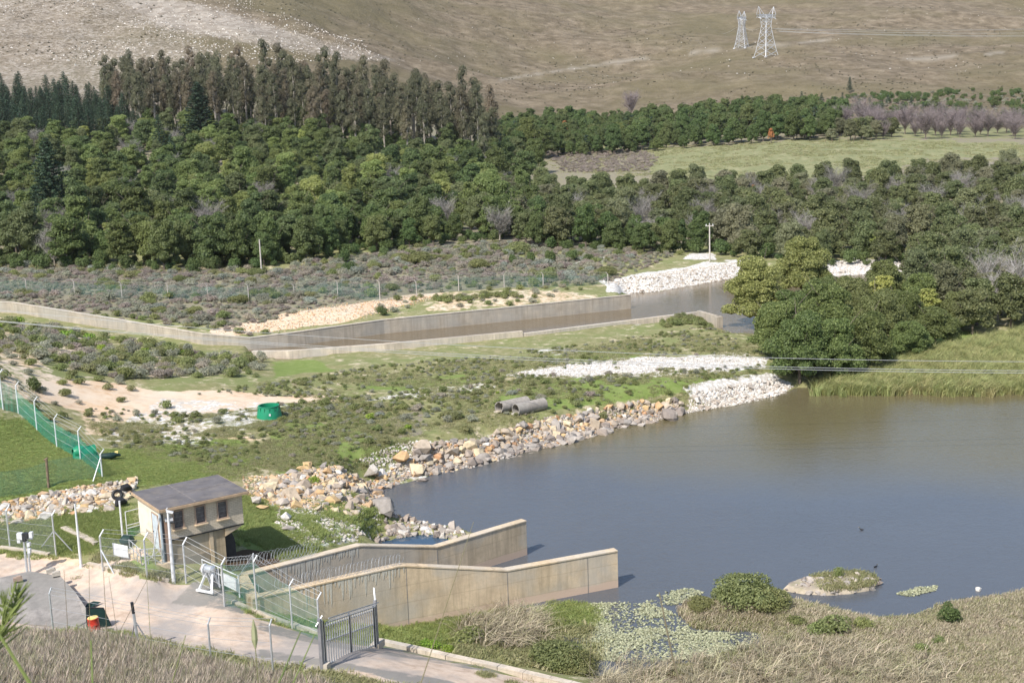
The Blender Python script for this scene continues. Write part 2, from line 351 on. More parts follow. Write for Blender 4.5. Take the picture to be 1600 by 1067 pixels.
def thresh(t, mask, noise, lo=.42, hi=.58, amp=.5):
    """organic edge: mask blurred in space, broken up by noise"""
    return t.ramp(t.math('ADD', mask, t.math('MULTIPLY', t.math('SUBTRACT', noise, .5), amp)), [(lo, 0.), (hi, 1.)])
def ground_material():
    t = NT('ground_cover'); pos = t.pos()
    nf = t.noise(6., 5, .7, pos); nm = t.noise(1.1, 5, .65, pos); nl = t.noise(.16, 5, .6, pos); nb = t.noise(.028, 4, .6, pos)
    nff = t.noise(22., 3, .7, pos)
    # base: short mixed grass, olive to straw, with bare specks
    g = t.ramp(nm, [(.30, (.16, .17, .068)), (.5, (.235, .225, .105)), (.68, (.34, .295, .175))])
    g = t.mix(t.ramp(nl, [(.42, 0.), (.62, .75)]), g, (.185, .215, .08))
    g = t.mix(t.ramp(t.noise(.5, 6, .75, pos), [(.55, 0.), (.64, .85)]), g, (.56, .47, .34))
    c = g
    lush = t.ramp(nm, [(.3, (.145, .20, .048)), (.7, (.215, .26, .085))])
    c = t.mix(thresh(t, t.attr('m_lush'), nl, .36, .64, .6), c, lush)
    dry = t.ramp(nf, [(.25, (.17, .14, .085)), (.5, (.30, .25, .165)), (.75, (.42, .36, .25))])
    c = t.mix(thresh(t, t.attr('m_dry'), nm, .38, .62, .7), c, dry)
    heath = t.mix(t.ramp(nm, [(.42, 0.), (.60, .7)]), t.ramp(nf, [(.3, (.15, .125, .095)), (.7, (.32, .275, .225))]), (.25, .25, .125))
    c = t.mix(thresh(t, t.attr('m_heath'), nl, .35, .65, .6), c, heath)
    field = t.ramp(t.noise(.35, 5, .7, t.pos((1, .35, 1))), [(.3, (.17, .185, .09)), (.55, (.235, .235, .12)), (.75, (.33, .305, .185))])
    c = t.mix(thresh(t, t.attr('m_field'), nb, .36, .64, .4), c, field)
    sand = t.ramp(nm, [(.25, (.48, .30, .175)), (.5, (.62, .455, .305)), (.75, (.69, .565, .43))])
    sand = t.mix(t.ramp(nl, [(.40, 0.), (.6, .8)]), sand, (.65, .55, .43))
    sand = t.mix(t.ramp(nff, [(.62, 0.), (.75, .5)]), sand, (.30, .22, .15))
    c = t.mix(thresh(t, t.attr('m_sand'), nm, .42, .56, .75), c, sand)
    # small stones on the white gravel
    vo = t.n('TexVoronoi'); vo.inputs['Scale'].default_value = 2.6; t.l(pos, vo.inputs['Vector'])
    wh = t.mix(1, t.ramp(vo.outputs['Color'], [(0., .70), (1., 1.05)]), t.ramp(nm, [(.3, (.72, .68, .62)), (.6, (.84, .82, .78))]), 'MULTIPLY')
    wh = t.mix(t.ramp(vo.outputs['Distance'], [(.35, 0.), (.62, .6)]), wh, (.34, .30, .24))
    c = t.mix(thresh(t, t.attr('m_white'), nm, .42, .56, .8), c, wh)
    tx = t.noise(1.4, 5, .7, t.pos((1, 1, 1)))
    road = t.ramp(tx, [(.28, (.44, .325, .24)), (.5, (.59, .46, .355)), (.72, (.67, .55, .44))])
    road = t.mix(t.ramp(t.noise(.22, 4, .6, pos), [(.44, 0.), (.60, .85)]), road, (.34, .31, .285))
    road = t.mix(t.ramp(nff, [(.60, 0.), (.72, .55)]), road, (.22, .19, .15))
    c = t.mix(thresh(t, t.attr('m_road'), nm, .42, .56, .6), c, road)
    tr = t.mix(nm, (.20, .185, .165), (.30, .28, .25))
    c = t.mix(thresh(t, t.attr('m_track'), nm, .40, .60, .8), c, tr)
    mud_shade = t.mix(nf, (.045, .032, .02), (.13, .085, .05))
    c = t.mix(thresh(t, t.attr('m_mud_shade'), nm, .38, .62, .5), c, mud_shade)
    # far hillside: brown fynbos scrub, pale stones, rocky spur
    hp = t.pos((1, 1, 1.6))
    h1 = t.noise(.085, 6, .72, hp); h2 = t.noise(.55, 5, .8, hp); h0 = t.noise(.009, 4, .55, hp)
    hill = t.ramp(h1, [(.30, (.105, .082, .05)), (.5, (.20, .158, .105)), (.7, (.32, .262, .185))])
    hill = t.mix(t.ramp(h0, [(.42, 0.), (.62, .8)]), hill, t.mix(h1, (.13, .112, .055), (.20, .168, .095)))
    hill = t.mix(t.ramp(h2, [(.30, .75), (.46, 0.)]), hill, (.085, .072, .045))
    v2 = t.n('TexVoronoi'); v2.inputs['Scale'].default_value = .34; t.l(hp, v2.inputs['Vector'])
    spk = t.math('MULTIPLY', t.ramp(v2.outputs['Distance'], [(.10, 1.), (.22, 0.)]), t.ramp(t.noise(.02, 5, .8, hp), [(.56, 0.), (.72, .8)]))
    hill = t.mix(spk, hill, (.50, .44, .35))
    rocky = t.math('ADD', t.attr('m_rocky'), t.math('MULTIPLY', t.math('SUBTRACT', t.noise(.03, 5, .7, hp), .5), .9))
    v3 = t.n('TexVoronoi'); v3.inputs['Scale'].default_value = .30; v3.inputs['Randomness'].default_value = 1; t.l(t.pos((1, .6, 2.2)), v3.inputs['Vector'])
    rk = t.math('MULTIPLY', t.ramp(t.math('ADD', h2, t.math('MULTIPLY', rocky, .18)), [(.60, 0.), (.74, .9)]), t.ramp(rocky, [(.30, 0.), (.70, 1.)]))
    hill = t.mix(rk, hill, t.mix(v3.outputs['Color'], (.26, .22, .175), (.52, .46, .39)))
    c = t.mix(t.ramp(t.attr('m_hill'), [(.35, 0.), (.65, 1.)]), c, hill)
    c = t.mix(t.math('MULTIPLY', t.attr('m_path'), .75), c, (.34, .30, .24))
    hgt = t.math('ADD', t.math('MULTIPLY', nf, .5), t.math('MULTIPLY', nff, .3))
    hfar = t.math('MULTIPLY', t.math('ADD', h2, t.math('MULTIPLY', h1, 1.5)), t.attr('m_hill'))
    b1 = t.bump(hgt, .55, .10)
    b2n = t.n('Bump'); b2n.inputs['Strength'].default_value = .6; b2n.inputs['Distance'].default_value = 2.5
    t.l(hfar, b2n.inputs['Height']); t.l(b1, b2n.inputs['Normal'])
    return t.end(t.pbsdf(c, .95, 0, .12, b2n.outputs[0]))

def water_material(name, deep, ripple=1., rough=.08, scale=1.0, brown_reflection=False):
    t = NT(name); pos = t.pos()
    m = t.n('Mapping'); m.inputs['Rotation'].default_value = (0, 0, math.radians(24)); m.inputs['Scale'].default_value = (1, 2.6, 1); t.l(pos, m.inputs[0])
    calm = t.ramp(t.noise(.018, 4, .55, pos), [(.36, .35), (.62, 1.)])
    w = t.math('ADD', t.noise(2.1 * scale, 3, .6, m.outputs[0], .6), t.math('MULTIPLY', t.noise(.6 * scale, 3, .6, m.outputs[0], .4), 1.2))
    w = t.math('MULTIPLY', w, calm)
    silt = t.mix(t.noise(.05, 4, .6, pos), deep, tuple(v * 1.35 for v in deep))
    if brown_reflection:      # painted brown reflection of the bank trees, with some silt
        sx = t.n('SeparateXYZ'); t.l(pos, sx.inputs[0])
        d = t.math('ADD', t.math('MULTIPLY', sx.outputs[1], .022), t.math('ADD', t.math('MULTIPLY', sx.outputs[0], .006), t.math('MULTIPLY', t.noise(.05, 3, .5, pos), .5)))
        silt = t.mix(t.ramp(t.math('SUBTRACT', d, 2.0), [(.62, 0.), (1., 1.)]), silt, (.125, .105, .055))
    p = t.n('BsdfPrincipled'); t.l(silt, p.inputs['Base Color']); p.inputs['Roughness'].default_value = rough
    p.inputs['IOR'].default_value = 1.333; p.inputs['Specular IOR Level'].default_value = .5
    b = t.n('Bump'); b.inputs['Strength'].default_value = ripple; b.inputs['Distance'].default_value = .030
    t.l(w, b.inputs['Height']); t.l(b.outputs[0], p.inputs['Normal'])
    return t.end(p.outputs[0])

def concrete(name, base=(.42, .36, .27), low=None, streak=0., brickish=False, scale=1., zlow=1.1):
    t = NT(name); pos = t.pos()
    n1 = t.noise(.7 * scale, 5, .65, pos); n2 = t.noise(5. * scale, 4, .7, pos)
    c = t.mix(1, base, t.ramp(n1, [(.28, .74), (.5, .98), (.75, 1.2)]), 'MULTIPLY')
    c = t.mix(t.math('MULTIPLY', t.ramp(n2, [(.45, 0.), (.7, 1.)]), .25), c, tuple(v * .55 for v in base))
    st = t.noise(1.0, 4, .7, t.pos((2.4, 2.4, .16)))           # vertical run-off staining
    c = t.mix(t.ramp(st, [(.44, 0.), (.66, .7)]), c, tuple(v * .60 for v in base))
    c = t.mix(t.math('MULTIPLY', t.ramp(t.noise(.22, 4, .6, pos), [(.44, 0.), (.6, 1.)]), .55), c, (base[0] * .72, base[0] * .69, base[0] * .62))
    if low:
        sx = t.n('SeparateXYZ'); t.l(pos, sx.inputs[0])
        zz = t.math('ADD', sx.outputs[2], t.math('MULTIPLY', t.math('SUBTRACT', n1, .5), .5))
        zn = t.math('DIVIDE', zz, zlow)
        c = t.mix(t.ramp(zn, [(.0, 1.), (.30, .9), (.46, .7), (.5, 0.)]), c, low)
    sz_ = t.n('SeparateXYZ'); t.l(pos, sz_.inputs[0])          # lift lines left by the shuttering boards
    fr = t.math('ABSOLUTE', t.math('SUBTRACT', t.math('FRACT', t.math('ADD', t.math('DIVIDE', sz_.outputs[2], 1.15), t.math('MULTIPLY', n1, .03))), .5))
    c = t.mix(t.ramp(fr, [(.0, .5), (.012, .35), (.024, 0.)]), c, tuple(v * .5 for v in base))
    return t.end(t.pbsdf(c, .9, 0, .2, t.bump(n2, .35, .03)))

M = {}
M['ground'] = ground_material()
M['lake'] = water_material('lake_water', (.076, .082, .092), 1.0, .13, brown_reflection=True)
M['river'] = water_material('river_water', (.13, .10, .062), .8, .08, .8)
M['pond'] = water_material('pond_water', (.035, .062, .095), .10, .03)  # blue base colour paints in the sky's reflection
M['conc'] = concrete('weathered_concrete', (.60, .475, .325), (.56, .42, .32))
M['conc_top'] = concrete('concrete_coping', (.66, .51, .335))
M['conc_channel'] = concrete('channel_concrete', (.46, .40, .32), (.13, .10, .06), zlow=1.95)
M['conc_grey'] = concrete('grey_concrete', (.30, .275, .25))
M['conc_pale'] = concrete('pale_concrete', (.58, .50, .40))
M['pipe'] = concrete('pipe_concrete', (.36, .325, .285), scale=2)
M['plaster'] = plain('cream_plaster', (.74, .66, .54), .85, 0, .2, .06, 2, (.50, .30, .16), .25)
M['roof'] = plain('bitumen_roof', (.135, .125, .125), .75, 0, .3, .22, 1.2, (.22, .19, .16), .6)
M['galv'] = plain('galvanised_steel', (.62, .64, .66), .42, .55, .5, .14, 6)
M['white'] = plain('white_painted_steel', (.72, .73, .74), .45, .1, .5, .12, 5)
M['silver'] = plain('pylon_steel', (.60, .61, .63), .5, .35, .5, .12, .6)
M['dark'] = plain('dark_metal', (.035, .037, .042), .5, .1, .4, .2, 5)
M['gate'] = plain('gate_steel', (.36, .38, .42), .45, .45, .5, .2, 5)
M['glass'] = plain('dark_window_glass', (.10, .10, .11), .12, 0, .6, .2, 3)
M['bars'] = plain('burglar_bars', (.27, .265, .275), .5, .2, .4, .2, 3)
M['wframe'] = plain('brown_window_frame', (.36, .27, .21), .7, 0, .3, .15, 3)
M['door'] = plain('pale_blue_door', (.50, .56, .60), .55, 0, .4, .12, 3)
M['red'] = plain('red_drum_paint', (.56, .045, .025), .5, 0, .4, .22, 5, (.20, .06, .03), .5)
M['yellow'] = plain('yellow_lid', (.72, .55, .20), .6, 0, .3, .12, 5)
M['green'] = plain('green_plastic', (.012, .23, .115), .42, 0, .45, .12, 3)
M['greendk'] = plain('dark_green_sheet', (.012, .036, .032), .6, 0, .3, .2, 3)
M['black'] = plain('black_rubber', (.018, .018, .02), .6, 0, .4, .2, 5)
M['wood'] = plain('weathered_wood', (.20, .15, .105), .9, 0, .2, .3, 4)
M['polewood'] = plain('pale_pole', (.52, .47, .42), .85, 0, .2, .15, 2)
M['wire'] = plain('cable_aluminium', (.55, .55, .54), .45, .4, .5, .05, 1)
M['bark'] = plain('grey_brown_bark', (.16, .13, .105), .9, 0, .2, .3, 2)
M['palebark'] = plain('pale_gum_bark', (.36, .32, .265), .85, 0, .2, .25, .8)
def netting(name, col, alpha, cell=0):
    t = NT(name); p = t.pbsdf(t.mix(t.noise(.9, 4, .6, t.pos()), tuple(v * .8 for v in col), tuple(v * 1.2 for v in col)), .7, 0, .2)
    tr = t.n('BsdfTransparent'); mx = t.n('MixShader')
    t.l(t.ramp(t.noise(.8, 4, .7, t.pos()), [(.3, alpha * .7), (.7, min(1, alpha * 1.3))]), mx.inputs[0]); t.l(tr.outputs[0], mx.inputs[1]); t.l(p, mx.inputs[2])
    return t.end(mx.outputs[0])
M['net'] = netting('green_shade_net', (.03, .30, .21), .40)
M['net2'] = netting('pale_green_net', (.10, .29, .23), .24)
M['net3'] = netting('far_green_net', (.09, .20, .17), .22)
M['chain'] = netting('chain_link', (.36, .42, .42), .10)
def rockmat(name, cols, spec=.2):
    t = NT(name); ri = t.n('ObjectInfo').outputs['Random']; pos = t.pos()
    r = t.n('ValToRGB'); t.l(ri, r.inputs[0]); r.color_ramp.interpolation = 'CONSTANT'
    e = r.color_ramp.elements
    for i in range(len(cols) - 2): e.new(.5)
    for i, c in enumerate(cols): e[i].position = i / len(cols); e[i].color = (*c, 1)
    c = t.mix(1, r.outputs[0], t.ramp(t.noise(1.6, 5, .7, pos), [(.3, .68), (.55, 1.), (.75, 1.22)]), 'MULTIPLY')
    c = t.mix(t.ramp(t.noise(3.5, 4, .7, pos), [(.55, 0.), (.70, .5)]), c, (.24, .20, .16))
    return t.end(t.pbsdf(c, .9, 0, spec, t.bump(t.noise(5, 4, .7, pos), .5, .08)))
M['rock_warm'] = rockmat('ochre_rock', [(.60, .42, .22), (.52, .36, .22), (.50, .29, .16), (.56, .46, .32), (.44, .36, .27), (.62, .51, .34), (.46, .38, .29), (.58, .38, .20), (.40, .33, .26)])
M['rock_grey'] = rockmat('grey_rock', [(.30, .27, .24), (.38, .34, .30), (.26, .22, .19), (.46, .40, .34), (.34, .28, .23), (.42, .37, .32)])
M['rock_pale'] = rockmat('pale_rock', [(.62, .58, .52), (.54, .49, .42), (.68, .64, .58), (.44, .38, .32)])
M['rock_river'] = rockmat('tan_gabion_stone', [(.50, .43, .35), (.66, .61, .54), (.42, .35, .28), (.72, .68, .62)])
# foliage
M['lf_acacia'] = leafmat('acacia_leaves', (.105, .145, .048), (.25, .30, .10), (.30, .335, .11), trans=.42, objvar=.45)
M['lf_acacia2'] = leafmat('darker_acacia_leaves', (.075, .115, .045), (.19, .24, .085), (.22, .24, .11), trans=.4, objvar=.45)
M['lf_thicket'] = leafmat('thicket_leaves', (.12, .145, .06), (.27, .29, .125), (.29, .27, .18), trans=.4, objvar=.45)
M['lf_dense'] = leafmat('dense_green_leaves', (.085, .13, .045), (.20, .26, .085), (.18, .21, .08), trans=.4)
M['lf_river'] = leafmat('river_tree_leaves', (.17, .20, .06), (.44, .46, .17), trans=.42)
M['lf_yellow'] = leafmat('yellow_blossom_leaves', (.20, .235, .06), (.50, .52, .16), trans=.4)
M['lf_gum'] = leafmat('gum_leaves', (.10, .105, .055), (.21, .205, .12), (.21, .165, .11), trans=.35, objvar=.35)
M['lf_pine'] = leafmat('pine_needles', (.032, .062, .036), (.075, .12, .062), trans=.2)
M['lf_bare'] = leafmat('bare_twigs', (.17, .135, .13), (.30, .25, .245), trans=.05, objvar=.3)
M['lf_orange'] = leafmat('orange_leaves', (.42, .17, .06), (.62, .33, .13), trans=.35)
M['lf_green'] = leafmat('shrub_green', (.17, .20, .07), (.38, .41, .16), (.32, .31, .16), trans=.45, objvar=.35)
M['lf_lime'] = leafmat('shrub_lime', (0.140, 0.224, 0.028), (0.350, 0.476, 0.070), objvar=.25)
M['lf_grey'] = leafmat('shrub_grey', (.25, .255, .18), (.50, .50, .38), (.40, .35, .27), trans=.45, objvar=.35)
M['lf_blue'] = leafmat('shrub_bluegrey', (.25, .27, .215), (.48, .505, .42), trans=.45, objvar=.3)
M['lf_heath'] = leafmat('shrub_heath', (.28, .23, .195), (.54, .465, .40), (.44, .40, .28), trans=.45, objvar=.35)
M['lf_grass'] = leafmat('grass_green', (.27, .28, .12), (.47, .45, .23), (.50, .44, .27), trans=.45, objvar=.35)
M['lf_lush'] = leafmat('grass_lush', (.25, .31, .09), (.44, .48, .18), trans=.45, objvar=.3)
M['lf_dry'] = leafmat('grass_dry', (.24, .20, .13), (.70, .60, .44), (.33, .34, .16), trans=.3, objvar=.5)
M['lf_straw'] = leafmat('grass_straw_mauve', (.24, .195, .15), (.78, .66, .54), (.30, .33, .15), trans=.3, objvar=.55)
M['lf_reed'] = leafmat('reed_leaves', (.26, .30, .10), (.50, .51, .22), (.52, .44, .22), trans=.4, objvar=.3)
M['lf_deadgrey'] = leafmat('dead_grey_twigs', (0.286, 0.264, 0.248), (0.462, 0.429, 0.396), trans=.05)
M['lf_farbush'] = leafmat('distant_bush', (.10, .095, .055), (.21, .19, .11), objvar=.35)
M['islandsoil'] = plain('island_soil', (.40, .34, .26), .95, 0, .1, .3, 1.5, (.20, .20, .09), .7)
M['lf_sprig'] = leafmat('sprig_green', (.22, .28, .09), (.36, .42, .16), trans=.3)
M['lf_greytwig'] = leafmat('grey_twigs', (.20, .185, .165), (.36, .335, .30), trans=.05, objvar=.4)
M['lf_olive'] = leafmat('olive_bush_leaves', (.17, .19, .07), (.37, .38, .16), trans=.42)
M['lf_grove'] = leafmat('grove_leaves', (.105, .145, .046), (.26, .31, .105), (.23, .24, .10), trans=.4)
M['lf_lily'] = leafmat('lily_pads', (.13, .15, .06), (.42, .42, .27), trans=.1, rough=.35, spec=.4, objvar=.6)

# ------------------------------------------------------------------ ground
def build_ground():
    ys = [-60., -40, -25, -12, -4, 2, 8, 14, 20, 26, 32, 38, 43, 48, 52, 55]
    y = 55.
    while y < 300: y += .0058 * y; ys.append(y)
    while y < 2600: y += .0105 * y; ys.append(y)
    ys = np.array(ys); nc = 520
    s = np.linspace(-1, 1, nc); s = .56 * s + .28 * s ** 5 * np.sign(s) * np.sign(s)      # finer in the middle
    X = s[None, :] * (np.abs(ys)[:, None] + 34); Y = np.repeat(ys[:, None], nc, 1)
    x, y = X.ravel(), Y.ravel(); z = terrain_z(x, y)
    V = np.stack([x, y, z], 1)
    nr = len(ys); idx = np.arange(nr * nc).reshape(nr, nc)
    F = np.stack([idx[:-1, :-1], idx[:-1, 1:], idx[1:, 1:], idx[1:, :-1]], -1).reshape(-1, 4)
    px, py = proj(x, y, z)
    infr = y > 56
    wob = fbm(x / 5, y / 5, 3, 77) * 9 + fbm(x / 1.4, y / 1.4, 2, 78) * 3
    def mk(polys, soft=7., w=1.):
        m = np.zeros(len(x))
        for po in polys:
            d = sdist([(a, b * 2.2) for a, b in po], px, py * 2.2)
            m = np.maximum(m, sst(soft, -soft, d + wob * w))
        return m * infr
    A = {}
    A['m_sand'] = np.maximum(mk([
        [(60, 600), (110, 592), (180, 600), (240, 612), (330, 612), (440, 616), (545, 620), (540, 628), (430, 630), (380, 640), (300, 652), (180, 650), (120, 640), (60, 625)],
        [(440, 490), (560, 474), (640, 462), (700, 456), (600, 485), (560, 498), (420, 520), (330, 523), (330, 516)],
        [(0, 845), (60, 862), (130, 876), (100, 905), (0, 900)]]),
        .52 * mk([[(-40, 512), (30, 520), (60, 545), (100, 600), (60, 625), (-40, 625)], [(225, 545), (255, 550), (262, 585), (240, 600), (222, 585)], [(95, 520), (150, 530), (130, 560), (80, 560)],
                  [(120, 640), (300, 650), (420, 690), (200, 690), (130, 680)], [(700, 455), (830, 452), (960, 462), (820, 480), (650, 490)]], 10))
    A['m_white'] = np.maximum(mk([
        [(775, 588), (860, 572), (1000, 558), (1160, 553), (1200, 560), (1195, 574), (1130, 580), (1000, 588), (870, 590)],
        [(1070, 606), (1130, 592), (1200, 582), (1235, 600), (1225, 618), (1120, 636), (1090, 628)],
        [(938, 440), (1000, 428), (1100, 412), (1190, 404), (1200, 430), (1100, 448), (990, 462), (950, 455)],
        [(1280, 412), (1330, 404), (1410, 410), (1410, 428), (1330, 434), (1280, 434)], [(1075, 396), (1115, 394), (1115, 404), (1070, 404)]]),
        .50 * mk([[(620, 612), (700, 600), (790, 590), (780, 606), (700, 618), (560, 628)], [(840, 545), (930, 540), (900, 556), (830, 556)], [(400, 740), (560, 750), (580, 800), (460, 810), (400, 790)],
                  [(440, 830), (560, 800), (560, 850), (450, 860)], [(600, 720), (800, 670), (1060, 635), (1060, 655), (800, 710), (600, 765)], [(985, 500), (1090, 487), (1080, 500), (985, 512)],
                  [(820, 400), (960, 395), (940, 415), (830, 415)], [(250, 620), (520, 632), (300, 700), (140, 690)]], 9))
    A['m_lush'] = mk([[(-20, 660), (60, 655), (140, 700), (200, 700), (360, 680), (420, 715), (330, 745), (150, 765), (-20, 790)],
                      [(0, 810), (90, 800), (200, 800), (205, 840), (120, 850), (0, 850)], [(160, 868), (230, 862), (250, 890), (170, 890)],
                      [(370, 780), (440, 800), (560, 820), (520, 850), (400, 870), (370, 850)], [(420, 565), (490, 560), (520, 580), (430, 590)], [(560, 600), (760, 580), (740, 600), (560, 612)],
                      [(400, 945), (600, 985), (870, 940), (870, 1010), (600, 1015), (480, 990)], [(900, 545), (1010, 548), (990, 562), (900, 560)], [(420, 640), (640, 650), (640, 720), (430, 740)],
                      [(1280, 560), (1460, 520), (1640, 520), (1640, 612), (1290, 614)], [(820, 585), (1060, 592), (1160, 585), (1100, 610), (880, 640), (760, 640)]], 12)
    A['m_dry'] = mk([[(1000, 935), (1130, 930), (1230, 935), (1340, 965), (1480, 945), (1640, 915), (1640, 1100), (900, 1100), (930, 1050), (1080, 1000)],
                     [(-20, 985), (150, 985), (330, 1035), (520, 1060), (560, 1100), (-20, 1100)], [(600, 780), (-1, -1), (-1, 0)]], 12)
    A['m_heath'] = mk([[(-20, 420), (420, 425), (640, 385), (800, 400), (940, 440), (700, 455), (400, 515), (-20, 475)], [(580, 660), (660, 640), (660, 680), (600, 690)],
                       [(845, 236), (1000, 236), (1100, 262), (1000, 270), (850, 268)]], 12)
    A['m_field'] = mk([[(1010, 232), (1150, 226), (1300, 216), (1420, 219), (1640, 228), (1640, 242), (1450, 250), (1300, 285), (1150, 300), (1020, 275)], [(850, 180), (960, 180), (960, 236), (840, 236)], [(1350, 130), (1640, 100), (1640, 215), (1350, 215)]], 14, 1.6)
    A['m_road'] = mk([[(-20, 868), (60, 872), (110, 884), (190, 868), (215, 852), (235, 864), (170, 890), (235, 905), (300, 914), (345, 930), (400, 965), (500, 1000), (600, 1012), (900, 1078), (900, 1120), (620, 1075), (520, 1048),
                       (425, 1046), (300, 1016), (200, 985), (140, 985), (-20, 985)]], 5, .4)
    A['m_track'] = np.maximum(.62 * mk([[(300, 905), (370, 930), (400, 950), (380, 960), (330, 950), (260, 945), (285, 925)], [(400, 968), (520, 1000), (640, 1022), (640, 1030), (500, 1010), (400, 984)],
                       [(400, 1012), (500, 1026), (640, 1050), (760, 1075), (700, 1085), (560, 1050), (400, 1030)]], 5, .5), .5 * mk([[(560, 1000), (800, 1045), (790, 1055), (560, 1016)]], 4, .4))
    A['m_mud_shade'] = mk([[(350, 866), (385, 856), (425, 864), (442, 880), (385, 893), (350, 893)], [(1050, 975), (1200, 978), (1290, 1000), (1240, 1015), (1080, 998)], [(1020, 1040), (1300, 1045), (1300, 1060), (1000, 1062)]], 6, .5)  # first outline paints the pump house shadow on dark ground; the rest is mud
    # forest floor under the trees is leaf litter
    A['m_heath'] = np.maximum(A['m_heath'], sst(246, 262, y + fbm(x / 20, y / 20, 2, 4) * 10) * (1 - sst(560, 640, y)) * (A['m_field'] < .5) * .9)
    A['m_hill'] = sst(560, 620, y + fbm(x / 60, y / 60, 3, 14) * 40 + np.clip((px - 900) * .12, -40, 60) + 110 * sst(500, 200, px))
    A['m_path'] = np.maximum(mk([[(780, 124), (900, 105), (1050, 84), (1300, 62), (1300, 64), (1050, 87), (900, 108.5), (780, 127)], [(1410, 92), (1540, 84), (1570, 80), (1570, 83), (1540, 88), (1410, 96)]], 2.5, .12), 0) * (y > 500)
    A['m_rocky'] = sst(.0, 1., (1.25 - np.clip(px, -400, 2000) / 520. + fbm(x / 60, y / 60, 3, 15) * .35)) + \
        .9 * mk([[(180, -10), (300, 5), (420, 40), (600, 88), (640, 96), (560, 96), (420, 75), (250, 40)]], 9, .5)
    A['m_hill'] = np.where(y > 1000, 1, A['m_hill'])
    # split the sheet into the named grounds; one material and one grid, so the sheets meet exactly
    fc = lambda a: a[F].mean(1)
    fy = fc(y); reg = np.zeros(len(F), int)
    reg[fc(A['m_hill']) > .5] = 1; reg[fc(A['m_field']) > .5] = 2
    reg[fc(A['m_road']) > .5] = 3; reg[fc(A['m_sand']) > .5] = 4; reg[fc(A['m_white']) > .55] = 5
    reg[fy < 55] = 0
    for k, nm, lab in ((0, 'ground', 'grassy river flats'), (1, 'hillside', 'brown scrub covered hillside'), (2, 'meadow', 'pale green meadow between the trees'),
                       (3, 'dirt_road', 'pinkish dirt road and yard'), (4, 'sandy_clearing', 'bare orange sand'), (5, 'white_gravel', 'white gravel')):
        Fk = F[reg == k]
        if not len(Fk): continue
        u, inv = np.unique(Fk, return_inverse=True)
        me = mesh_np(nm, V[u], inv.reshape(Fk.shape), M['ground'], True, [(a, 'POINT', A[a][u]) for a in A])
        tag(new_obj(nm, me), lab, None, None, 'structure')
    return A
MASK = build_ground()

def water_sheet(name, poly_px, z, mat, grow, label):
    c = [P(a, b, z) for a, b in poly_px]
    bm = bmesh.new()
    # a plain sheet slightly larger than the shore outline; the banks rise through it
    n = len(c); area = sum(c[i].x * c[(i + 1) % n].y - c[(i + 1) % n].x * c[i].y for i in range(n))
    sg = 1 if area > 0 else -1
    pts = []
    for i in range(n):
        a, b, d = c[i - 1], c[i], c[(i + 1) % n]
        e1 = (b - a).normalized(); e2 = (d - b).normalized(); nn = Vector((e1.y + e2.y, -e1.x - e2.x, 0))
        if nn.length < .2: nn = Vector((e1.y, -e1.x, 0))
        pts.append(b + nn.normalized() * grow * sg)
    f = bm.faces.new([bm.verts.new(p) for p in pts]); bmesh.ops.triangulate(bm, faces=[f])
    for f in bm.faces:
        if f.normal.z < 0: f.normal_flip()
    me = bpy.data.meshes.new(name); bm.to_mesh(me); bm.free(); me.materials.append(mat)
    return tag(new_obj(name, me), label, None, None, 'structure')
# the lake is one big level sheet under the flats around it
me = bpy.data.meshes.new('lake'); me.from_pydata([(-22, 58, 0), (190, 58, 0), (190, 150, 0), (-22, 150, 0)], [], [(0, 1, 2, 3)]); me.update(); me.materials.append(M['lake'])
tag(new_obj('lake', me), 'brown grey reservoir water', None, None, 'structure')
water_sheet('river', RIVER_PX, 1.5, M['river'], .5, 'brown river water')
me = bpy.data.meshes.new('pond'); pp = [P(a, b, 0) for a, b in [(560, 850), (606, 834), (640, 827), (700, 827), (728, 842), (700, 880), (640, 880), (590, 880)]]
me.from_pydata([(p.x, p.y, .012) for p in pp], [], [tuple(range(len(pp)))]); me.update(); me.materials.append(M['pond'])
tag(new_obj('pond', me), 'small still blue pond behind the intake wall', None, None, 'structure')

# ------------------------------------------------------------------ concrete walls
def offset_path(path, d):
    out = []
    for i, p in enumerate(path):
        a = Vector(path[max(i - 1, 0)]); b = Vector(path[i]); c = Vector(path[min(i + 1, len(path) - 1)])
        e1 = (b - a).normalized() if i > 0 else (c - b).normalized(); e2 = (c - b).normalized() if i < len(path) - 1 else e1
        n = Vector((-(e1 + e2).y, (e1 + e2).x)).normalized(); k = 1 / max(.5, n.dot(Vector((-e1.y, e1.x))))
        out.append(b + n * d * k)
    return out
def wall_run(path, z0, ztop, th, m, step=None, lip=None, chip=.0):
    """a cast wall along a plan path; ztop per vertex; returns MB"""
    L = offset_path(path, th / 2); R_ = offset_path(path, -th / 2)
    n = len(path); V_ = []; F_ = []
    for i in range(n):
        V_ += [(L[i].x, L[i].y, z0), (L[i].x, L[i].y, ztop[i]), (R_[i].x, R_[i].y, ztop[i]), (R_[i].x, R_[i].y, z0)]
    for i in range(n - 1):
        a, b = i * 4, i * 4 + 4
        F_ += [(a, a + 1, b + 1, b), (a + 1, a + 2, b + 2, b + 1), (a + 2, a + 3, b + 3, b + 2), (a + 3, a, b, b + 3)]
    F_ += [(0, 3, 2, 1), (4 * n - 4, 4 * n - 3, 4 * n - 2, 4 * n - 1)]
    m.add(V_, F_)
def lerp2(a, b, t): return (a[0] + (b[0] - a[0]) * t, a[1] + (b[1] - a[1]) * t)
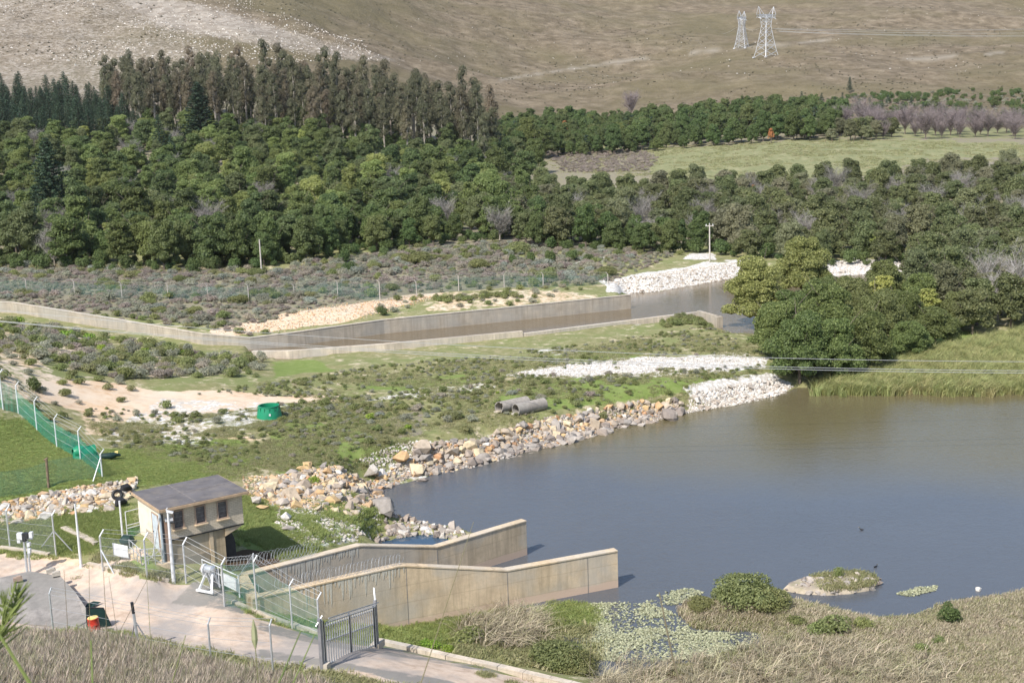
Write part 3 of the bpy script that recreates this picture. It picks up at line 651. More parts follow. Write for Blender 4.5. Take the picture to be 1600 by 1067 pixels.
def intake_wall(label, path, ztops, joints):
    o = thing('intake_wall', label, 'concrete wall')
    m = MB(); wall_run(path, -1.4, [z - .09 for z in ztops], .52, m); m.build('wall_body', M['conc'], o)
    m = MB()
    L = offset_path(path, .31); R_ = offset_path(path, -.31); n = len(path)
    for i in range(n - 1):
        V_ = []
        for k in (i, i + 1):
            V_ += [(L[k].x, L[k].y, ztops[k] - .085), (L[k].x, L[k].y, ztops[k]), (R_[k].x, R_[k].y, ztops[k]), (R_[k].x, R_[k].y, ztops[k] - .085)]
        m.add(V_, [(0, 1, 5, 4), (1, 2, 6, 5), (2, 3, 7, 6), (3, 0, 4, 7), (0, 3, 2, 1), (4, 5, 6, 7)])
    m.build('coping', M['conc_top'], o)
    m = MB()
    for (px_, py_), z_ in joints:      # cast joints: thin recessed-looking strips
        i = min(range(n - 1), key=lambda i: abs(path[i][0] - px_) + abs(path[i + 1][0] - px_))
        d = (Vector(path[i + 1]) - Vector(path[i])).normalized(); nn = Vector((d.y, -d.x))
        c = Vector((px_, py_)) + nn * .262
        m.box((c.x, c.y, (z_ - 1.3) / 2 + .0), (.05, .02, z_ + 1.1), rz=math.atan2(d.y, d.x))
    if joints: m.build('expansion_joint', M['conc_grey'], o)
    # lime run-off streaks: thin crusts hanging under the coping
    return o
nA, nB, nC = WN
mid = lerp2(nB, nC, .46)
near_wall = intake_wall('long concrete intake wall nearest the gate, ending in the lake', [nA, lerp2(nA, nB, .95), nB, mid, nC], [4.2, 4.26, 4.2, 2.66, 2.66], [(nB, 4.2), (mid, 2.6), (lerp2(mid, nC, .72), 2.6)])
far_wall = intake_wall('second concrete intake wall, bending beside the small pond', [WF[0], WF[1], WF[2], WF[3]], [4.2, 4.2, 2.66, 2.66], [(WF[2], 2.6)])
def lime_streaks(o, path, ztops, t0, t1, n, seed):
    r = random.Random(seed); m = MB()
    a, b = Vector(path[0]), Vector(path[1]); d = (b - a).normalized(); nn = Vector((d.y, -d.x))
    for i in range(n):
        t = t0 + (t1 - t0) * (i + r.uniform(.2, .8)) / n
        c = a.lerp(b, t) + nn * .266; w = r.uniform(.05, .13); h = r.choice([.35, .5, .8, 1.3]) * r.uniform(.7, 1.2) + .1
        z = ztops - .1
        p = [c - d * w, c + d * w, c + d * w * .25, c - d * w * .2]
        zs = [z, z, z - h * .8, z - h]
        m.add([(q.x, q.y, zz) for q, zz in zip(p, zs)] + [(q.x + nn.x * .012, q.y + nn.y * .012, zz) for q, zz in zip(p, zs)],
              [(0, 1, 2, 3), (4, 7, 6, 5), (0, 4, 5, 1), (1, 5, 6, 2), (2, 6, 7, 3), (3, 7, 4, 0)])
    m.build('lime_streaks', M['lime'], o)
M['lime'] = plain('lime_deposit', (.52, .49, .42), .9, 0, .2, .15, 6)
lime_streaks(near_wall, [nA, nB], 4.24, .30, .99, 30, 1)
lime_streaks(far_wall, WF[:2], 4.2, .22, .98, 34, 2)

# weir channel walls on the far side
def chan(px, py, z): p = P(px, py, z); return (p.x, p.y)
zc = 1.5
pth = [chan(-260, 480, 5.0), chan(22, 491, 4.4), chan(170, 517, 3.4), chan(319, 543, 2.0), chan(392, 546, 1.5), chan(450, 541, 1.5), chan(600, 521, 1.5), chan(800, 501, 1.5), chan(985, 482, 1.5)]
tops = []
for (q, ty) in zip(pth, (461, 472, 495.5, 521, 527, 520, 499, 479, 460)):
    pxx = proj(q[0], q[1], 2.5)[0]
    tops.append(top_at(float(pxx), ty, q).z)
ch = thing('channel_wall', 'long curving concrete river channel wall beyond the lawn', 'concrete wall')
m = MB(); wall_run(pth, .0, [t - .08 for t in tops], .45, m); m.build('wall_body', M['conc_channel'], ch)
m = MB(); wall_run([pth[i] for i in range(len(pth))], 1.0, tops, .53, m)
cap = MB(); L = offset_path(pth, .27); R_ = offset_path(pth, -.27)
for i in range(len(pth) - 1):
    V_ = []
    for k in (i, i + 1): V_ += [(L[k].x, L[k].y, tops[k] - .078), (L[k].x, L[k].y, tops[k]), (R_[k].x, R_[k].y, tops[k]), (R_[k].x, R_[k].y, tops[k] - .078)]
    cap.add(V_, [(0, 1, 5, 4), (1, 2, 6, 5), (2, 3, 7, 6), (3, 0, 4, 7), (0, 3, 2, 1), (4, 5, 6, 7)])
cap.build('coping', M['conc_pale'], ch)
# near side: low wall, one step down half way, then along the bank with a return at the tree
low = thing('low_channel_wall', 'low pale concrete wall along the near side of the river channel', 'concrete wall')
q1 = [chan(395, 556, 1.7), chan(452, 557, 1.75), chan(600, 548, 1.9), chan(816, 526, 2.1)]
qt = [top_at(px_, ty_, q_).z for px_, ty_, q_ in zip((395, 452, 600, 816), (548, 547.5, 537, 517), q1)]
m = MB(); wall_run(q1, .4, qt, .7, m); m.build('upper_section', M['conc_pale'], low)
q2 = [q1[-1], chan(985, 506, 2.2), chan(1090, 493, 2.3), chan(1122, 500, 2.5)]
qs = [top_at(px_, ty_, q_).z for px_, ty_, q_ in zip((816, 985, 1090), (521, 500, 487), q2)]
m = MB(); wall_run([lerp2(q2[0], q2[1], .004), q2[1], q2[2]], .4, qs, .6, m); m.build('lower_section', M['conc_pale'], low)
m = MB(); m.bar((q2[2][0] + .1, q2[2][1] - .2, 2.0), (q2[3][0], q2[3][1], 2.0), .5, 2.1); m.box((q2[3][0], q2[3][1] - .3, 1.9), (.9, .9, 2.3), .3); m.build('end_pier', M['conc_channel'], low)
m = MB(); a0, a1 = Vector((*q1[0], 0)), Vector((*q1[1], 0)); m.prism([q1[0], q1[1], (q1[1][0] - .6, q1[1][1] + 3.2), (q1[0][0] - .5, q1[0][1] + 2.2)], .4, [1.62, 1.66, 1.62, 1.6]); m.build('apron', M['conc_pale'], low)
# kerb beside the road and the yard slabs
def kerb(name, label, pts, w, h, mat, cat='kerb', piece=None, sink=.4):
    o = thing(name, label, cat)
    P3 = [g1(a, b) for a, b in pts]
    runs = []
    for a, b in zip(P3[:-1], P3[1:]):
        n = max(1, int((b - a).length / 1.3))
        runs += [(a.lerp(b, i / n), a.lerp(b, (i + 1) / n)) for i in range(n)]
    for a, b in runs:
        mm = MB(); dd = (b - a).normalized() * .012
        mm.bar(a + dd + Vector((0, 0, (h - sink) / 2)), b - dd + Vector((0, 0, (h - sink) / 2)), w, h + sink); mm.build(piece or 'kerb_block', mat, o)
    return o
kerb('road_kerb', 'white concrete kerb between the dirt road and the marsh', [(592, 1006), (640, 1016), (700, 1030), (780, 1047), (860, 1066), (960, 1090)], .42, .32, M['conc_pale'])
kerb('fence_kerb', 'narrow concrete footing under the green mesh fence by the gate', [(362, 942), (400, 958), (457, 979), (503, 992)], .3, .22, M['conc_pale'])
kerb('yard_kerb', 'concrete edging between the yard road and the pump house grass', [(138, 882), (165, 888), (200, 898), (250, 905), (262, 908)], .25, .18, M['conc_pale'])
kerb('back_kerb', 'pale concrete edging along the back of the yard', [(0, 857), (40, 862), (78, 868)], .3, .2, M['conc_pale'])
kerb('concrete_channel', 'straight concrete drain edge crossing the grass below the rock pile', [(100, 826), (125, 838), (152, 851)], .5, .2, M['conc_pale'])

# ------------------------------------------------------------------ pump house
def brick_material():
    t = NT('painted_block_wall'); tc = t.n('TexCoord').outputs['Object']
    sx = t.n('SeparateXYZ'); t.l(tc, sx.inputs[0])
    cb = t.n('CombineXYZ'); t.l(t.math('ADD', sx.outputs[0], sx.outputs[1]), cb.inputs[0]); t.l(sx.outputs[2], cb.inputs[1])
    b = t.n('TexBrick'); t.l(cb.outputs[0], b.inputs['Vector']); b.inputs['Scale'].default_value = 1
    b.inputs['Brick Width'].default_value = .30; b.inputs['Row Height'].default_value = .115; b.inputs['Mortar Size'].default_value = .012
    b.inputs['Color1'].default_value = (.63, .55, .43, 1); b.inputs['Color2'].default_value = (.56, .485, .375, 1); b.inputs['Mortar'].default_value = (.42, .35, .265, 1)
    n = t.noise(1.1, 5, .7, t.pos())
    c = t.mix(1, b.outputs[0], t.ramp(n, [(.3, .85), (.7, 1.12)]), 'MULTIPLY')
    return t.end(t.pbsdf(c, .9, 0, .2, t.bump(b.outputs['Fac'], -.5, .02)))
M['brick'] = brick_material()
M['fascia_conc'] = plain('tan_fascia', (.44, .32, .21), .85, 0, .2, .2, 3)
M['roofseam'] = plain('roof_seam', (.20, .18, .17), .8, 0, .2, .3, 4)
M['conc_pump'] = concrete('pump_house_base', (.47, .375, .25))
M['conc_patch'] = concrete('pump_house_patch', (.37, .30, .21))
M['pipeblue'] = plain('blue_grey_pipe', (.36, .42, .46), .5, .1, .4, .1, 3)
M['corner_shade'] = plain('reddish_shade', (.40, .27, .20), .85, 0, .2, .15, 4)
bq = Vector((-22.50, 77.68, 0))
ang = math.radians(35.2)
# local frame: x along the windowed front, y back along the plastered side; origin at the front corner
HX, HY = 5.42, 4.46
ZF, ZT = 6.40, 8.40
ph = thing('pump_house', 'small flat roofed pump house with cream side wall and three barred windows', 'building', (bq.x, bq.y, 0), ang)
def wall_with_holes(m, x0, x1, z0, z1, y0, th, holes):
    xs = sorted({x0, x1, *[h[0] for h in holes], *[h[1] for h in holes]}); zs = sorted({z0, z1, *[h[2] for h in holes], *[h[3] for h in holes]})
    for i in range(len(xs) - 1):
        for j in range(len(zs) - 1):
            cx, cz_ = (xs[i] + xs[i + 1]) / 2, (zs[j] + zs[j + 1]) / 2
            if any(h[0] < cx < h[1] and h[2] < cz_ < h[3] for h in holes): continue
            m.box((cx, y0 + th / 2, cz_), (xs[i + 1] - xs[i], th, zs[j + 1] - zs[j]))
wins = [(.66, 1.40), (2.14, 2.88), (3.64, 4.38)]
wz0, wz1 = 7.02, 8.24
m = MB(); wall_with_holes(m, 0, HX, ZF, ZT, 0, .22, [(a, b, wz0, wz1) for a, b in wins]); m.build('front_wall', M['brick'], ph)
m = MB(); m.box((.11, .22 + (HY - .22) / 2, (ZT + 5.0) / 2), (.22, HY - .22, ZT - 5.0)); m.build('side_wall', M['plaster'], ph)
m = MB(); m.box((HX - .11, .22 + (HY - .22) / 2, (ZT + ZF) / 2), (.22, HY - .22, ZT - ZF)); m.build('end_wall', M['brick'], ph)
m = MB(); m.box((HX / 2, HY - .11, (ZT + 5.6) / 2), (HX - .44, .22, ZT - 5.6)); m.build('back_wall', M['brick'], ph)
m = MB(); m.box((HX / 2, HY / 2, ZF + .04), (HX - .46, HY - .46, .1)); m.build('floor_slab', M['conc_grey'], ph)
m = MB(); m.box((HX / 2 - .0, -.012, ZF - .05), (HX + .02, .05, .07)); m.build('drip_ledge', M['dark'], ph)
# roof slab with tan fascia
rx0, rx1, ry0, ry1 = -.30, HX + .40, -.36, HY + .30
m = MB(); m.box(((rx0 + rx1) / 2, (ry0 + ry1) / 2, ZT + .09), (rx1 - rx0, ry1 - ry0, .17)); m.build('roof', M['fascia_conc'], ph)
m = MB(); m.box(((rx0 + rx1) / 2, (ry0 + ry1) / 2, ZT + .19), (rx1 - rx0 - .14, ry1 - ry0 - .14, .035)); m.build('roof_membrane', M['roof'], ph)
m = MB(); m.box(((rx0 + rx1) / 2 + .3, 2.3, ZT + .213), (rx1 - rx0 - .9, .10, .02)); m.box((2.2, (ry0 + ry1) / 2, ZT + .212), (.09, ry1 - ry0 - .3, .018)); m.build('membrane_seam', M['roofseam'], ph)
# windows with frame, sill, pane and bars
for a, b in wins:
    w = MB(); f = .07
    for (c, s_) in ((((a + b) / 2, .01, wz1 - f / 2), (b - a, .16, f)), ((a + f / 2, .01, (wz0 + wz1) / 2), (f, .16, wz1 - wz0 - 2 * f)), ((b - f / 2, .01, (wz0 + wz1) / 2), (f, .16, wz1 - wz0 - 2 * f)), (((a + b) / 2, .01, wz0 + f / 2), (b - a, .16, f))): w.box(c, s_)
    wo = w.build('window', M['wframe'], ph)
    s_ = MB(); s_.box(((a + b) / 2, -.07, wz0 - .035), (b - a + .16, .26, .066)); s_.build('sill', M['conc_top'], wo)
    g = MB(); g.box(((a + b) / 2, .15, (wz0 + wz1) / 2), (b - a - .002, .02, wz1 - wz0 - .002)); g.build('pane', M['glass'], wo)
    r = MB()
    for i in range(7): x_ = a + f + (b - a - 2 * f) * (i + .5) / 7; r.box((x_, .05, (wz0 + wz1) / 2), (.022, .022, wz1 - wz0 - 2 * f))
    for i in range(4): z_ = wz0 + f + (wz1 - wz0 - 2 * f) * (i + .5) / 4; r.box(((a + b) / 2, .075, z_), (b - a - 2 * f, .02, .022))
    r.build('burglar_bars', M['bars'], wo)
# door in the plastered side
m = MB(); m.box((-.02, 1.30, 6.72), (.06, .95, 2.30)); dr = m.build('door', M['door'], ph)
m = MB(); m.box((-.035, .79, 6.72), (.07, .07, 2.4)); m.box((-.035, 1.81, 6.72), (.07, .07, 2.4)); m.box((-.035, 1.30, 7.905), (.07, .95, .07)); m.build('door_frame', M['wframe'], dr)
m = MB(); m.box((-.075, 1.66, 6.65), (.05, .12, .04)); m.build('handle', M['dark'], dr)
for z_ in (5.9, 6.4, 7.0, 7.5):
    m = MB(); m.box((-.052, 1.3, z_), (.012, .8, .03)); m.build('door_rail', M['galv'], dr)
# lower storey, recessed slightly and shorter than the upper one
LX = 4.1
m = MB(); m.box((LX / 2, .13 + 1.6, (ZF - .005 + 2.6) / 2), (LX, 3.2, ZF - .005 - 2.6)); m.build('lower_wall', M['conc_pump'], ph)
m = MB(); m.box((3.15, .10, 4.9), (.26, .07, 2.75)); m.build('pilaster', M['conc_top'], ph)
m = MB(); m.box((1.5, .105, 3.9), (2.9, .07, 2.2)); m.build('render_patch', M['conc_patch'], ph)
m = MB()   # tapering soffit under the overhang
m.add([(LX, .02, ZF - .09), (HX, .02, ZF - .09), (LX, .02, ZF - .62), (LX, HY - .3, ZF - .09), (HX, HY - .3, ZF - .09), (LX, HY - .3, ZF - .62)], [(0, 2, 1), (3, 4, 5), (0, 1, 4, 3), (1, 2, 5, 4), (0, 3, 5, 2)])
m.build('soffit', M['conc_top'], ph)
m = MB(); n_ = 14   # rounded pier behind the lower storey, its shade put into a dark colour
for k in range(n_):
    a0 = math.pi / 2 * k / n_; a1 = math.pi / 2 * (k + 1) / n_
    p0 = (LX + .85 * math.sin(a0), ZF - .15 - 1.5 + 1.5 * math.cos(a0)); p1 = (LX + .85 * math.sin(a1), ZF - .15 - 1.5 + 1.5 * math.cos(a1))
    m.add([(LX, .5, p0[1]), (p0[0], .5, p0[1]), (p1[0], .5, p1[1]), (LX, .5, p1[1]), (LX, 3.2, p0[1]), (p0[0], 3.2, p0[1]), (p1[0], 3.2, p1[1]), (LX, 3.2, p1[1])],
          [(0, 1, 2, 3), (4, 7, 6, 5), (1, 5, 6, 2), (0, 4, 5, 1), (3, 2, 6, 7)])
m.box((LX + .42, 1.85, 3.7), (.84, 2.7, 2.1)); m.build('shaded_pier', M['dark'], ph)
# downpipe at the corner, brown corner strip, gutter bracket
m = MB(); m.tube([(-.12, .10, 8.25), (-.12, .02, 7.9), (-.12, .0, 4.4)], .085, 8); m.build('downpipe', M['pipeblue'], ph, smooth=True)
m = MB(); m.box((-.01, -.03, 6.1), (.10, .07, 4.2)); m.build('corner_strip', M['dark'], ph)
m = MB(); m.box((.17, -.03, 5.9), (.20, .05, 3.6)); m.build('corner_shade_board', M['corner_shade'], ph)  # strip that paints in the reddish shading beside the corner
# floodlight on the front corner
fl = ph.matrix_world
def BL(x, y, z):
    c, s_ = math.cos(ang), math.sin(ang); return Vector((bq.x + c * x - s_ * y, bq.y + s_ * x + c * y, z))
t_ = thing('floodlight', 'small grey floodlight on the front corner of the pump house', 'lamp', BL(.35, -.2, 7.75), ang - .3)
m = MB(); m.box((0, 0, .04), (.5, .32, .1), M=Matrix.Rotation(.5, 3, 'X')); m.build('housing', M['galv'], t_)
m = MB(); m.box((.1, -.14, -.1), (.42, .14, .07), M=Matrix.Rotation(.5, 3, 'X')); m.build('shade', M['dark'], t_)
m = MB(); m.bar((0, .1, 0), (0, .24, -.12), .05); m.build('bracket', M['galv'], t_)
# corner concrete block and flight of railings outside the door
m = MB(); p = [BL(-.2, -.25, 0), BL(.25, -.35, 0), BL(-.15, 2.1, 0), BL(-1.6, 2.0, 0), BL(-1.4, .3, 0)]
t_ = thing('door_landing', 'tan concrete landing block outside the pump house door', 'concrete block')
m.prism([(q.x, q.y) for q in (p[0], p[1], BL(0, 2.1, 0), p[3], p[4])], 3.7, [5.0, 5.0, 5.35, 5.35, 5.1]); m.build('block', M['conc_top'], t_)
t_ = thing('landing_railing', 'grey steel railing with crossed braces beside the pump house door', 'railing')
rp = [BL(-1.5, .25, 5.1), BL(-1.6, 2.0, 5.3), BL(-.3, -.15, 5.0)]
def rail(o, a, b, h, n, mat, rails=(1., .55), r=.03):
    for i in range(n):
        q = a.lerp(b, i / (n - 1)); m_ = MB(); m_.tube([q, q + Vector((0, 0, h))], r, 6); m_.build('post', mat, o)
    for k in rails:
        m_ = MB(); m_.tube([a + Vector((0, 0, h * k)), b + Vector((0, 0, h * k))], r * .85, 6); m_.build('rail', mat, o)
rail(t_, rp[0], rp[1], 1.05, 4, M['galv']); rail(t_, rp[0], rp[2], 1.05, 4, M['galv'])
m = MB(); m.bar(rp[0] + Vector((0, 0, 1)), rp[2], .035); m.bar(rp[2] + Vector((0, 0, 1)), rp[0], .035); m.bar(rp[0] + Vector((0, 0, 1)), rp[0].lerp(rp[1], .5), .035); m.build('brace', M['galv'], t_)
m = MB(); q = BL(-2.0, 2.6, 5.15); m.box((q.x, q.y, 5.55), (.05, 1.4, .8), ang + .4); m.build('sheet_panel', M['white'], t_)
# fallen pole leaning at the door
t_ = thing('leaning_pole', 'white pole leaning diagonally against the pump house corner', 'pole')
m = MB(); m.tube([P(236, 888, 4.5), top_at(254, 807, BL(-.25, -.1, 0))], .045, 6); m.build('shaft', M['white'], t_, smooth=True)

# ------------------------------------------------------------------ plants: prototypes shared by their copies
def leaf_faces(rng, C, Nrm, size, jit, aspect=.6):
    n = len(C)
    N = Nrm + rng.normal(0, jit, (n, 3)); N /= np.linalg.norm(N, axis=1)[:, None] + 1e-9
    A = rng.normal(0, 1, (n, 3)); A -= N * (A * N).sum(1)[:, None]; A /= np.linalg.norm(A, axis=1)[:, None] + 1e-9
    B = np.cross(N, A)
    s = (size * rng.uniform(.6, 1.4, n))[:, None]
    V = np.stack([C - A * s, C - B * s * aspect, C + A * s, C + B * s * aspect], 1).reshape(-1, 3)
    return V, np.arange(4 * n).reshape(n, 4)
def lobes_cloud(rng, lobes, n, size, jit=.55, depth=.22, up=.25, aspect=.6):
    L = np.array([(*c, *r) for c, r in lobes]); w = (L[:, 3] * L[:, 4] + L[:, 3] * L[:, 5]) ** 1.; w /= w.sum()
    C = []; N = []
    need = n
    while need > 0:
        k = rng.choice(len(L), need * 2, p=w); d = rng.normal(0, 1, (need * 2, 3)); d /= np.linalg.norm(d, axis=1)[:, None]
        d[:, 2] = np.where(d[:, 2] < -.35, -d[:, 2], d[:, 2])
        rr = 1 - depth * rng.random(need * 2) ** 1.5 + rng.normal(0, .05, need * 2)
        p = L[k, :3] + d * L[k, 3:] * rr[:, None]
        q = (p[:, None, :] - L[None, :, :3]) / L[None, :, 3:]
        ins = ((q ** 2).sum(2) < .72 ** 2).any(1)
        ok = ~ins
        C.append(p[ok][:need]); nn = d / L[k, 3:] * L[k, 3:].mean(1)[:, None]; nn[:, 2] += up
        nn /= np.linalg.norm(nn, axis=1)[:, None]; N.append(nn[ok][:need]); need = n - sum(len(c) for c in C)
        if ok.sum() == 0: break
    return leaf_faces(rng, np.concatenate(C)[:n], np.concatenate(N)[:n], size, jit, aspect)
def lobe_cores(rng, lobes, k=.74):
    V = []; F = []; o = 0
    for c, r in lobes:
        bm = bmesh.new(); bmesh.ops.create_icosphere(bm, subdivisions=1, radius=1)
        vs_ = np.array([v.co[:] for v in bm.verts]); fs = [[v.index for v in f.verts] for f in bm.faces]; bm.free()
        vs_ = vs_ * (k + rng.uniform(-.12, .08, (len(vs_), 1))) * np.array(r) + np.array(c)
        V.append(vs_); F += [[a + o for a in f] + [f[2] + o] for f in fs]; o += len(vs_)
    return np.concatenate(V), F
def cloud_mesh(name, mat, parts, rng):
    """parts: list of (V, F quads); core triangles are stored as triangles"""
    me = bpy.data.meshes.new(name); Vs = []; loops = []; tot = []; lv = []; o = 0
    for V, F, core in parts:
        Vs.append(V)
        if core:
            for f in F: loops += [f[0] + o, f[1] + o, f[2] + o]; tot.append(3)
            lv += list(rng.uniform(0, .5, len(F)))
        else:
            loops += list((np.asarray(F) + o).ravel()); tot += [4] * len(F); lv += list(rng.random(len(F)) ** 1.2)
        o += len(V)
    V = np.concatenate(Vs).astype(np.float32); tot = np.array(tot, np.int32); loops = np.array(loops, np.int32)
    me.vertices.add(len(V)); me.vertices.foreach_set('co', V.ravel()); me.loops.add(len(loops)); me.loops.foreach_set('vertex_index', loops)
    me.polygons.add(len(tot)); me.polygons.foreach_set('loop_start', np.concatenate([[0], np.cumsum(tot)[:-1]]).astype(np.int32)); me.polygons.foreach_set('loop_total', tot)
    me.update(calc_edges=True)
    at = me.attributes.new('lv', 'FLOAT', 'FACE'); at.data.foreach_set('value', np.array(lv, np.float32))
    me.materials.append(mat); return me
def blob_lobes(rng, R_, Hh, base, n, flat=.8, rl=(.15, .36), top=.6):
    n = int(n * 1.6)
    """lobes packed in a dome: crown radius R_, from height base to Hh"""
    out = [((0, 0, base + (Hh - base) * .45), (R_ * .6, R_ * .6, (Hh - base) * .42))]
    for i in range(n):
        a = i * 2.4 + rng.uniform(-.4, .4); t = (i + .5) / n; h = t ** .8
        rr = R_ * (1 - .75 * max(0, h - .25)) * rng.uniform(.45, .78)
        r = R_ * rng.uniform(*rl)
        out.append(((rr * math.cos(a), rr * math.sin(a), base + (Hh - base) * (.18 + .68 * h) * rng.uniform(.88, 1.08)), (r, r * rng.uniform(.85, 1.15), r * flat * rng.uniform(.8, 1.15))))
    return out
def trunk_mesh(rng, name, mat, h, r0, limbs, lean=.4, n=6, crownR=2.):
    m = MB(); a = rng.uniform(0, 6.28); pts = [(0, 0, -.6)]
    for i in range(1, 5): pts.append((math.cos(a) * lean * i / 4 * rng.uniform(.5, 1.2), math.sin(a) * lean * i / 4 * rng.uniform(.5, 1.2), h * i / 4))
    m.tube(pts, [r0 * 1.3, r0, r0 * .8, r0 * .6, r0 * .3], n)
    for i in range(limbs):
        t = rng.uniform(.35, .95); k = min(3, int(t * 4)); p0 = Vector(pts[k]).lerp(Vector(pts[k + 1]), t * 4 - k); b = i * 2.4 + rng.uniform(-.5, .5)
        L = crownR * rng.uniform(.5, .95)
        p2 = p0 + Vector((math.cos(b) * L, math.sin(b) * L, L * rng.uniform(.5, 1.1)))
        m.tube([p0, p0.lerp(p2, .5) + Vector((0, 0, -.1 * L)), p2], [r0 * .42, r0 * .28, r0 * .1], 4)
    return m.mesh(name, mat, True)
R = np.random.default_rng(11)
PROTO = {}
def proto(kind, crown, trunk, H_): PROTO.setdefault(kind, []).append((crown, trunk, H_))
def make_round(kind, mat, k, Rr, Hr, n, leaves, size, base=.3, flat=.8, bark='bark', jit=.55):
    for i in range(k):
        r_ = R.uniform(*Rr); h = R.uniform(*Hr); lob = blob_lobes(R, r_, h, h * base, n, flat)
        V, F = lobes_cloud(R, lob, leaves, size, jit); cv, cf = lobe_cores(R, lob)
        proto(kind, cloud_mesh('crown', M[mat], [(cv, cf, True), (V, F, False)], R), trunk_mesh(R, 'trunk', M[bark], h * .75, .17, 6, crownR=r_), h)
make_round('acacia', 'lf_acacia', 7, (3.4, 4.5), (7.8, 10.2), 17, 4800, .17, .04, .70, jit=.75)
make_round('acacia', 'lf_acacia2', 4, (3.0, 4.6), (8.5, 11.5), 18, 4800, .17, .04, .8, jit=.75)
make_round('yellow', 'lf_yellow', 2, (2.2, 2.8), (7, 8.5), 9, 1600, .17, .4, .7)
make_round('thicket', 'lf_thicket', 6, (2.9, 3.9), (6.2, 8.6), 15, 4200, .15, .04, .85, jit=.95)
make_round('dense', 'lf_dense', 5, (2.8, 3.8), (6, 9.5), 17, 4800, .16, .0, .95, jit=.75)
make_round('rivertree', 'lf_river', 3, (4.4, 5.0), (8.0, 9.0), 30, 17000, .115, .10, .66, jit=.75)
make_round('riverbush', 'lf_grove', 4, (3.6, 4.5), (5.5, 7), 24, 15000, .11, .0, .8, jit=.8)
make_round('orange', 'lf_orange', 1, (1.6, 1.8), (4.6, 5), 8, 900, .16, .2, .8)
def make_gum(i):
    h = R.uniform(19, 25); lob = []; n = 9
    for k in range(n):
        t = .40 + .56 * (k + .5) / n; a = k * 2.4 + R.uniform(-.5, .5); rr = R.uniform(.6, 2.6) * (1.25 - t * .65)
        r = R.uniform(1.3, 2.3) * (1.2 - .4 * t); lob.append(((rr * math.cos(a), rr * math.sin(a), h * t), (r, r, r * R.uniform(1.1, 1.8))))
    lob.append(((0, 0, h * .93), (1.0, 1.0, 1.8)))
    V, F = lobes_cloud(R, lob, 2400, .22, .9, .5, 0, .45); cv, cf = lobe_cores(R, lob, .55)
    m = MB(); m.tube([(0, 0, -1), (.15, .1, h * .3), (-.1, .2, h * .6), (.1, 0, h * .92)], [.42, .34, .24, .08], 6)
    for c, r in lob[:8]:
        z0 = c[2] - 3.2; m.tube([(0, .05, z0), (c[0] * .6, c[1] * .6, z0 + 1.6), c], [.12, .08, .04], 4)
    proto('gum', cloud_mesh('crown', M['lf_gum'], [(cv, cf, True), (V, F, False)], R), m.mesh('trunk', M['palebark'], True), h)
for i in range(6): make_gum(i)
def make_pine(i, kind='pine', Hr=(11, 15), wid=.26, mat='lf_pine', leaves=10):
    h = R.uniform(*Hr); Vc = []; Nc = []; m = MB(); m.tube([(0, 0, -.5), (0, 0, h * .97)], [h * .018, .04], 6)
    nl = int(h * 1.6)
    for k in range(nl):
        t = (k + .5) / nl; z = h * (.10 + .89 * t); L = h * wid * (1 - t) ** .8 + .25
        for j in range(7):
            a = j * .9 + k * 1.3 + R.uniform(-.3, .3); l_ = L * R.uniform(.7, 1.12); d = np.array([math.cos(a), math.sin(a), .05 + .25 * t])
            m.tube([(0, 0, z), tuple(np.array([0, 0, z]) + d * l_ * .9)], [.045, .015], 3, False)
            nn = max(5, int(leaves * l_))
            s = R.random(nn) ** .7; q = np.array([0, 0, z]) + d * (l_ * s)[:, None] + R.normal(0, .16, (nn, 3)) * (1.15 - s)[:, None] ** .3 * np.array([1.2, 1.2, .8])
            Vc.append(q); Nc.append(np.tile([d[0] * .3, d[1] * .3, .9], (nn, 1)))
    V, F = leaf_faces(R, np.concatenate(Vc), np.concatenate(Nc), .22, .5, .4)
    proto(kind, cloud_mesh('crown', M[mat], [(V, F, False)], R), m.mesh('trunk', M['bark'], True), h)
for i in range(3): make_pine(i, leaves=15)
for i in range(2): make_pine(i, 'bigpine', (15, 17), .30, leaves=34)
make_pine(0, 'youngpine', (3.6, 4.4), .30); make_pine(1, 'youngpine', (3, 3.5), .33)
def twig_cloud(rng, m_pts, n, L, w, spread=.9):
    """thin twigs: long narrow faces fanning out of branch points"""
    P0 = np.array(m_pts)[rng.integers(0, len(m_pts), n)]; D = rng.normal(0, spread, (n, 3)); D[:, 2] = np.abs(D[:, 2]) * .8 + .35
    D += P0 * np.array([.25, .25, 0]); D /= np.linalg.norm(D, axis=1)[:, None]
    l_ = (L * rng.uniform(.5, 1.3, n))[:, None]; Sd = np.cross(D, rng.normal(0, 1, (n, 3))); Sd /= np.linalg.norm(Sd, axis=1)[:, None] + 1e-9
    P0 = P0 + rng.normal(0, .12, (n, 3))
    V = np.stack([P0 - Sd * w, P0 + Sd * w, P0 + D * l_ + Sd * w * .35, P0 + D * l_ - Sd * w * .35], 1).reshape(-1, 3)
    return V, np.arange(4 * n).reshape(n, 4)
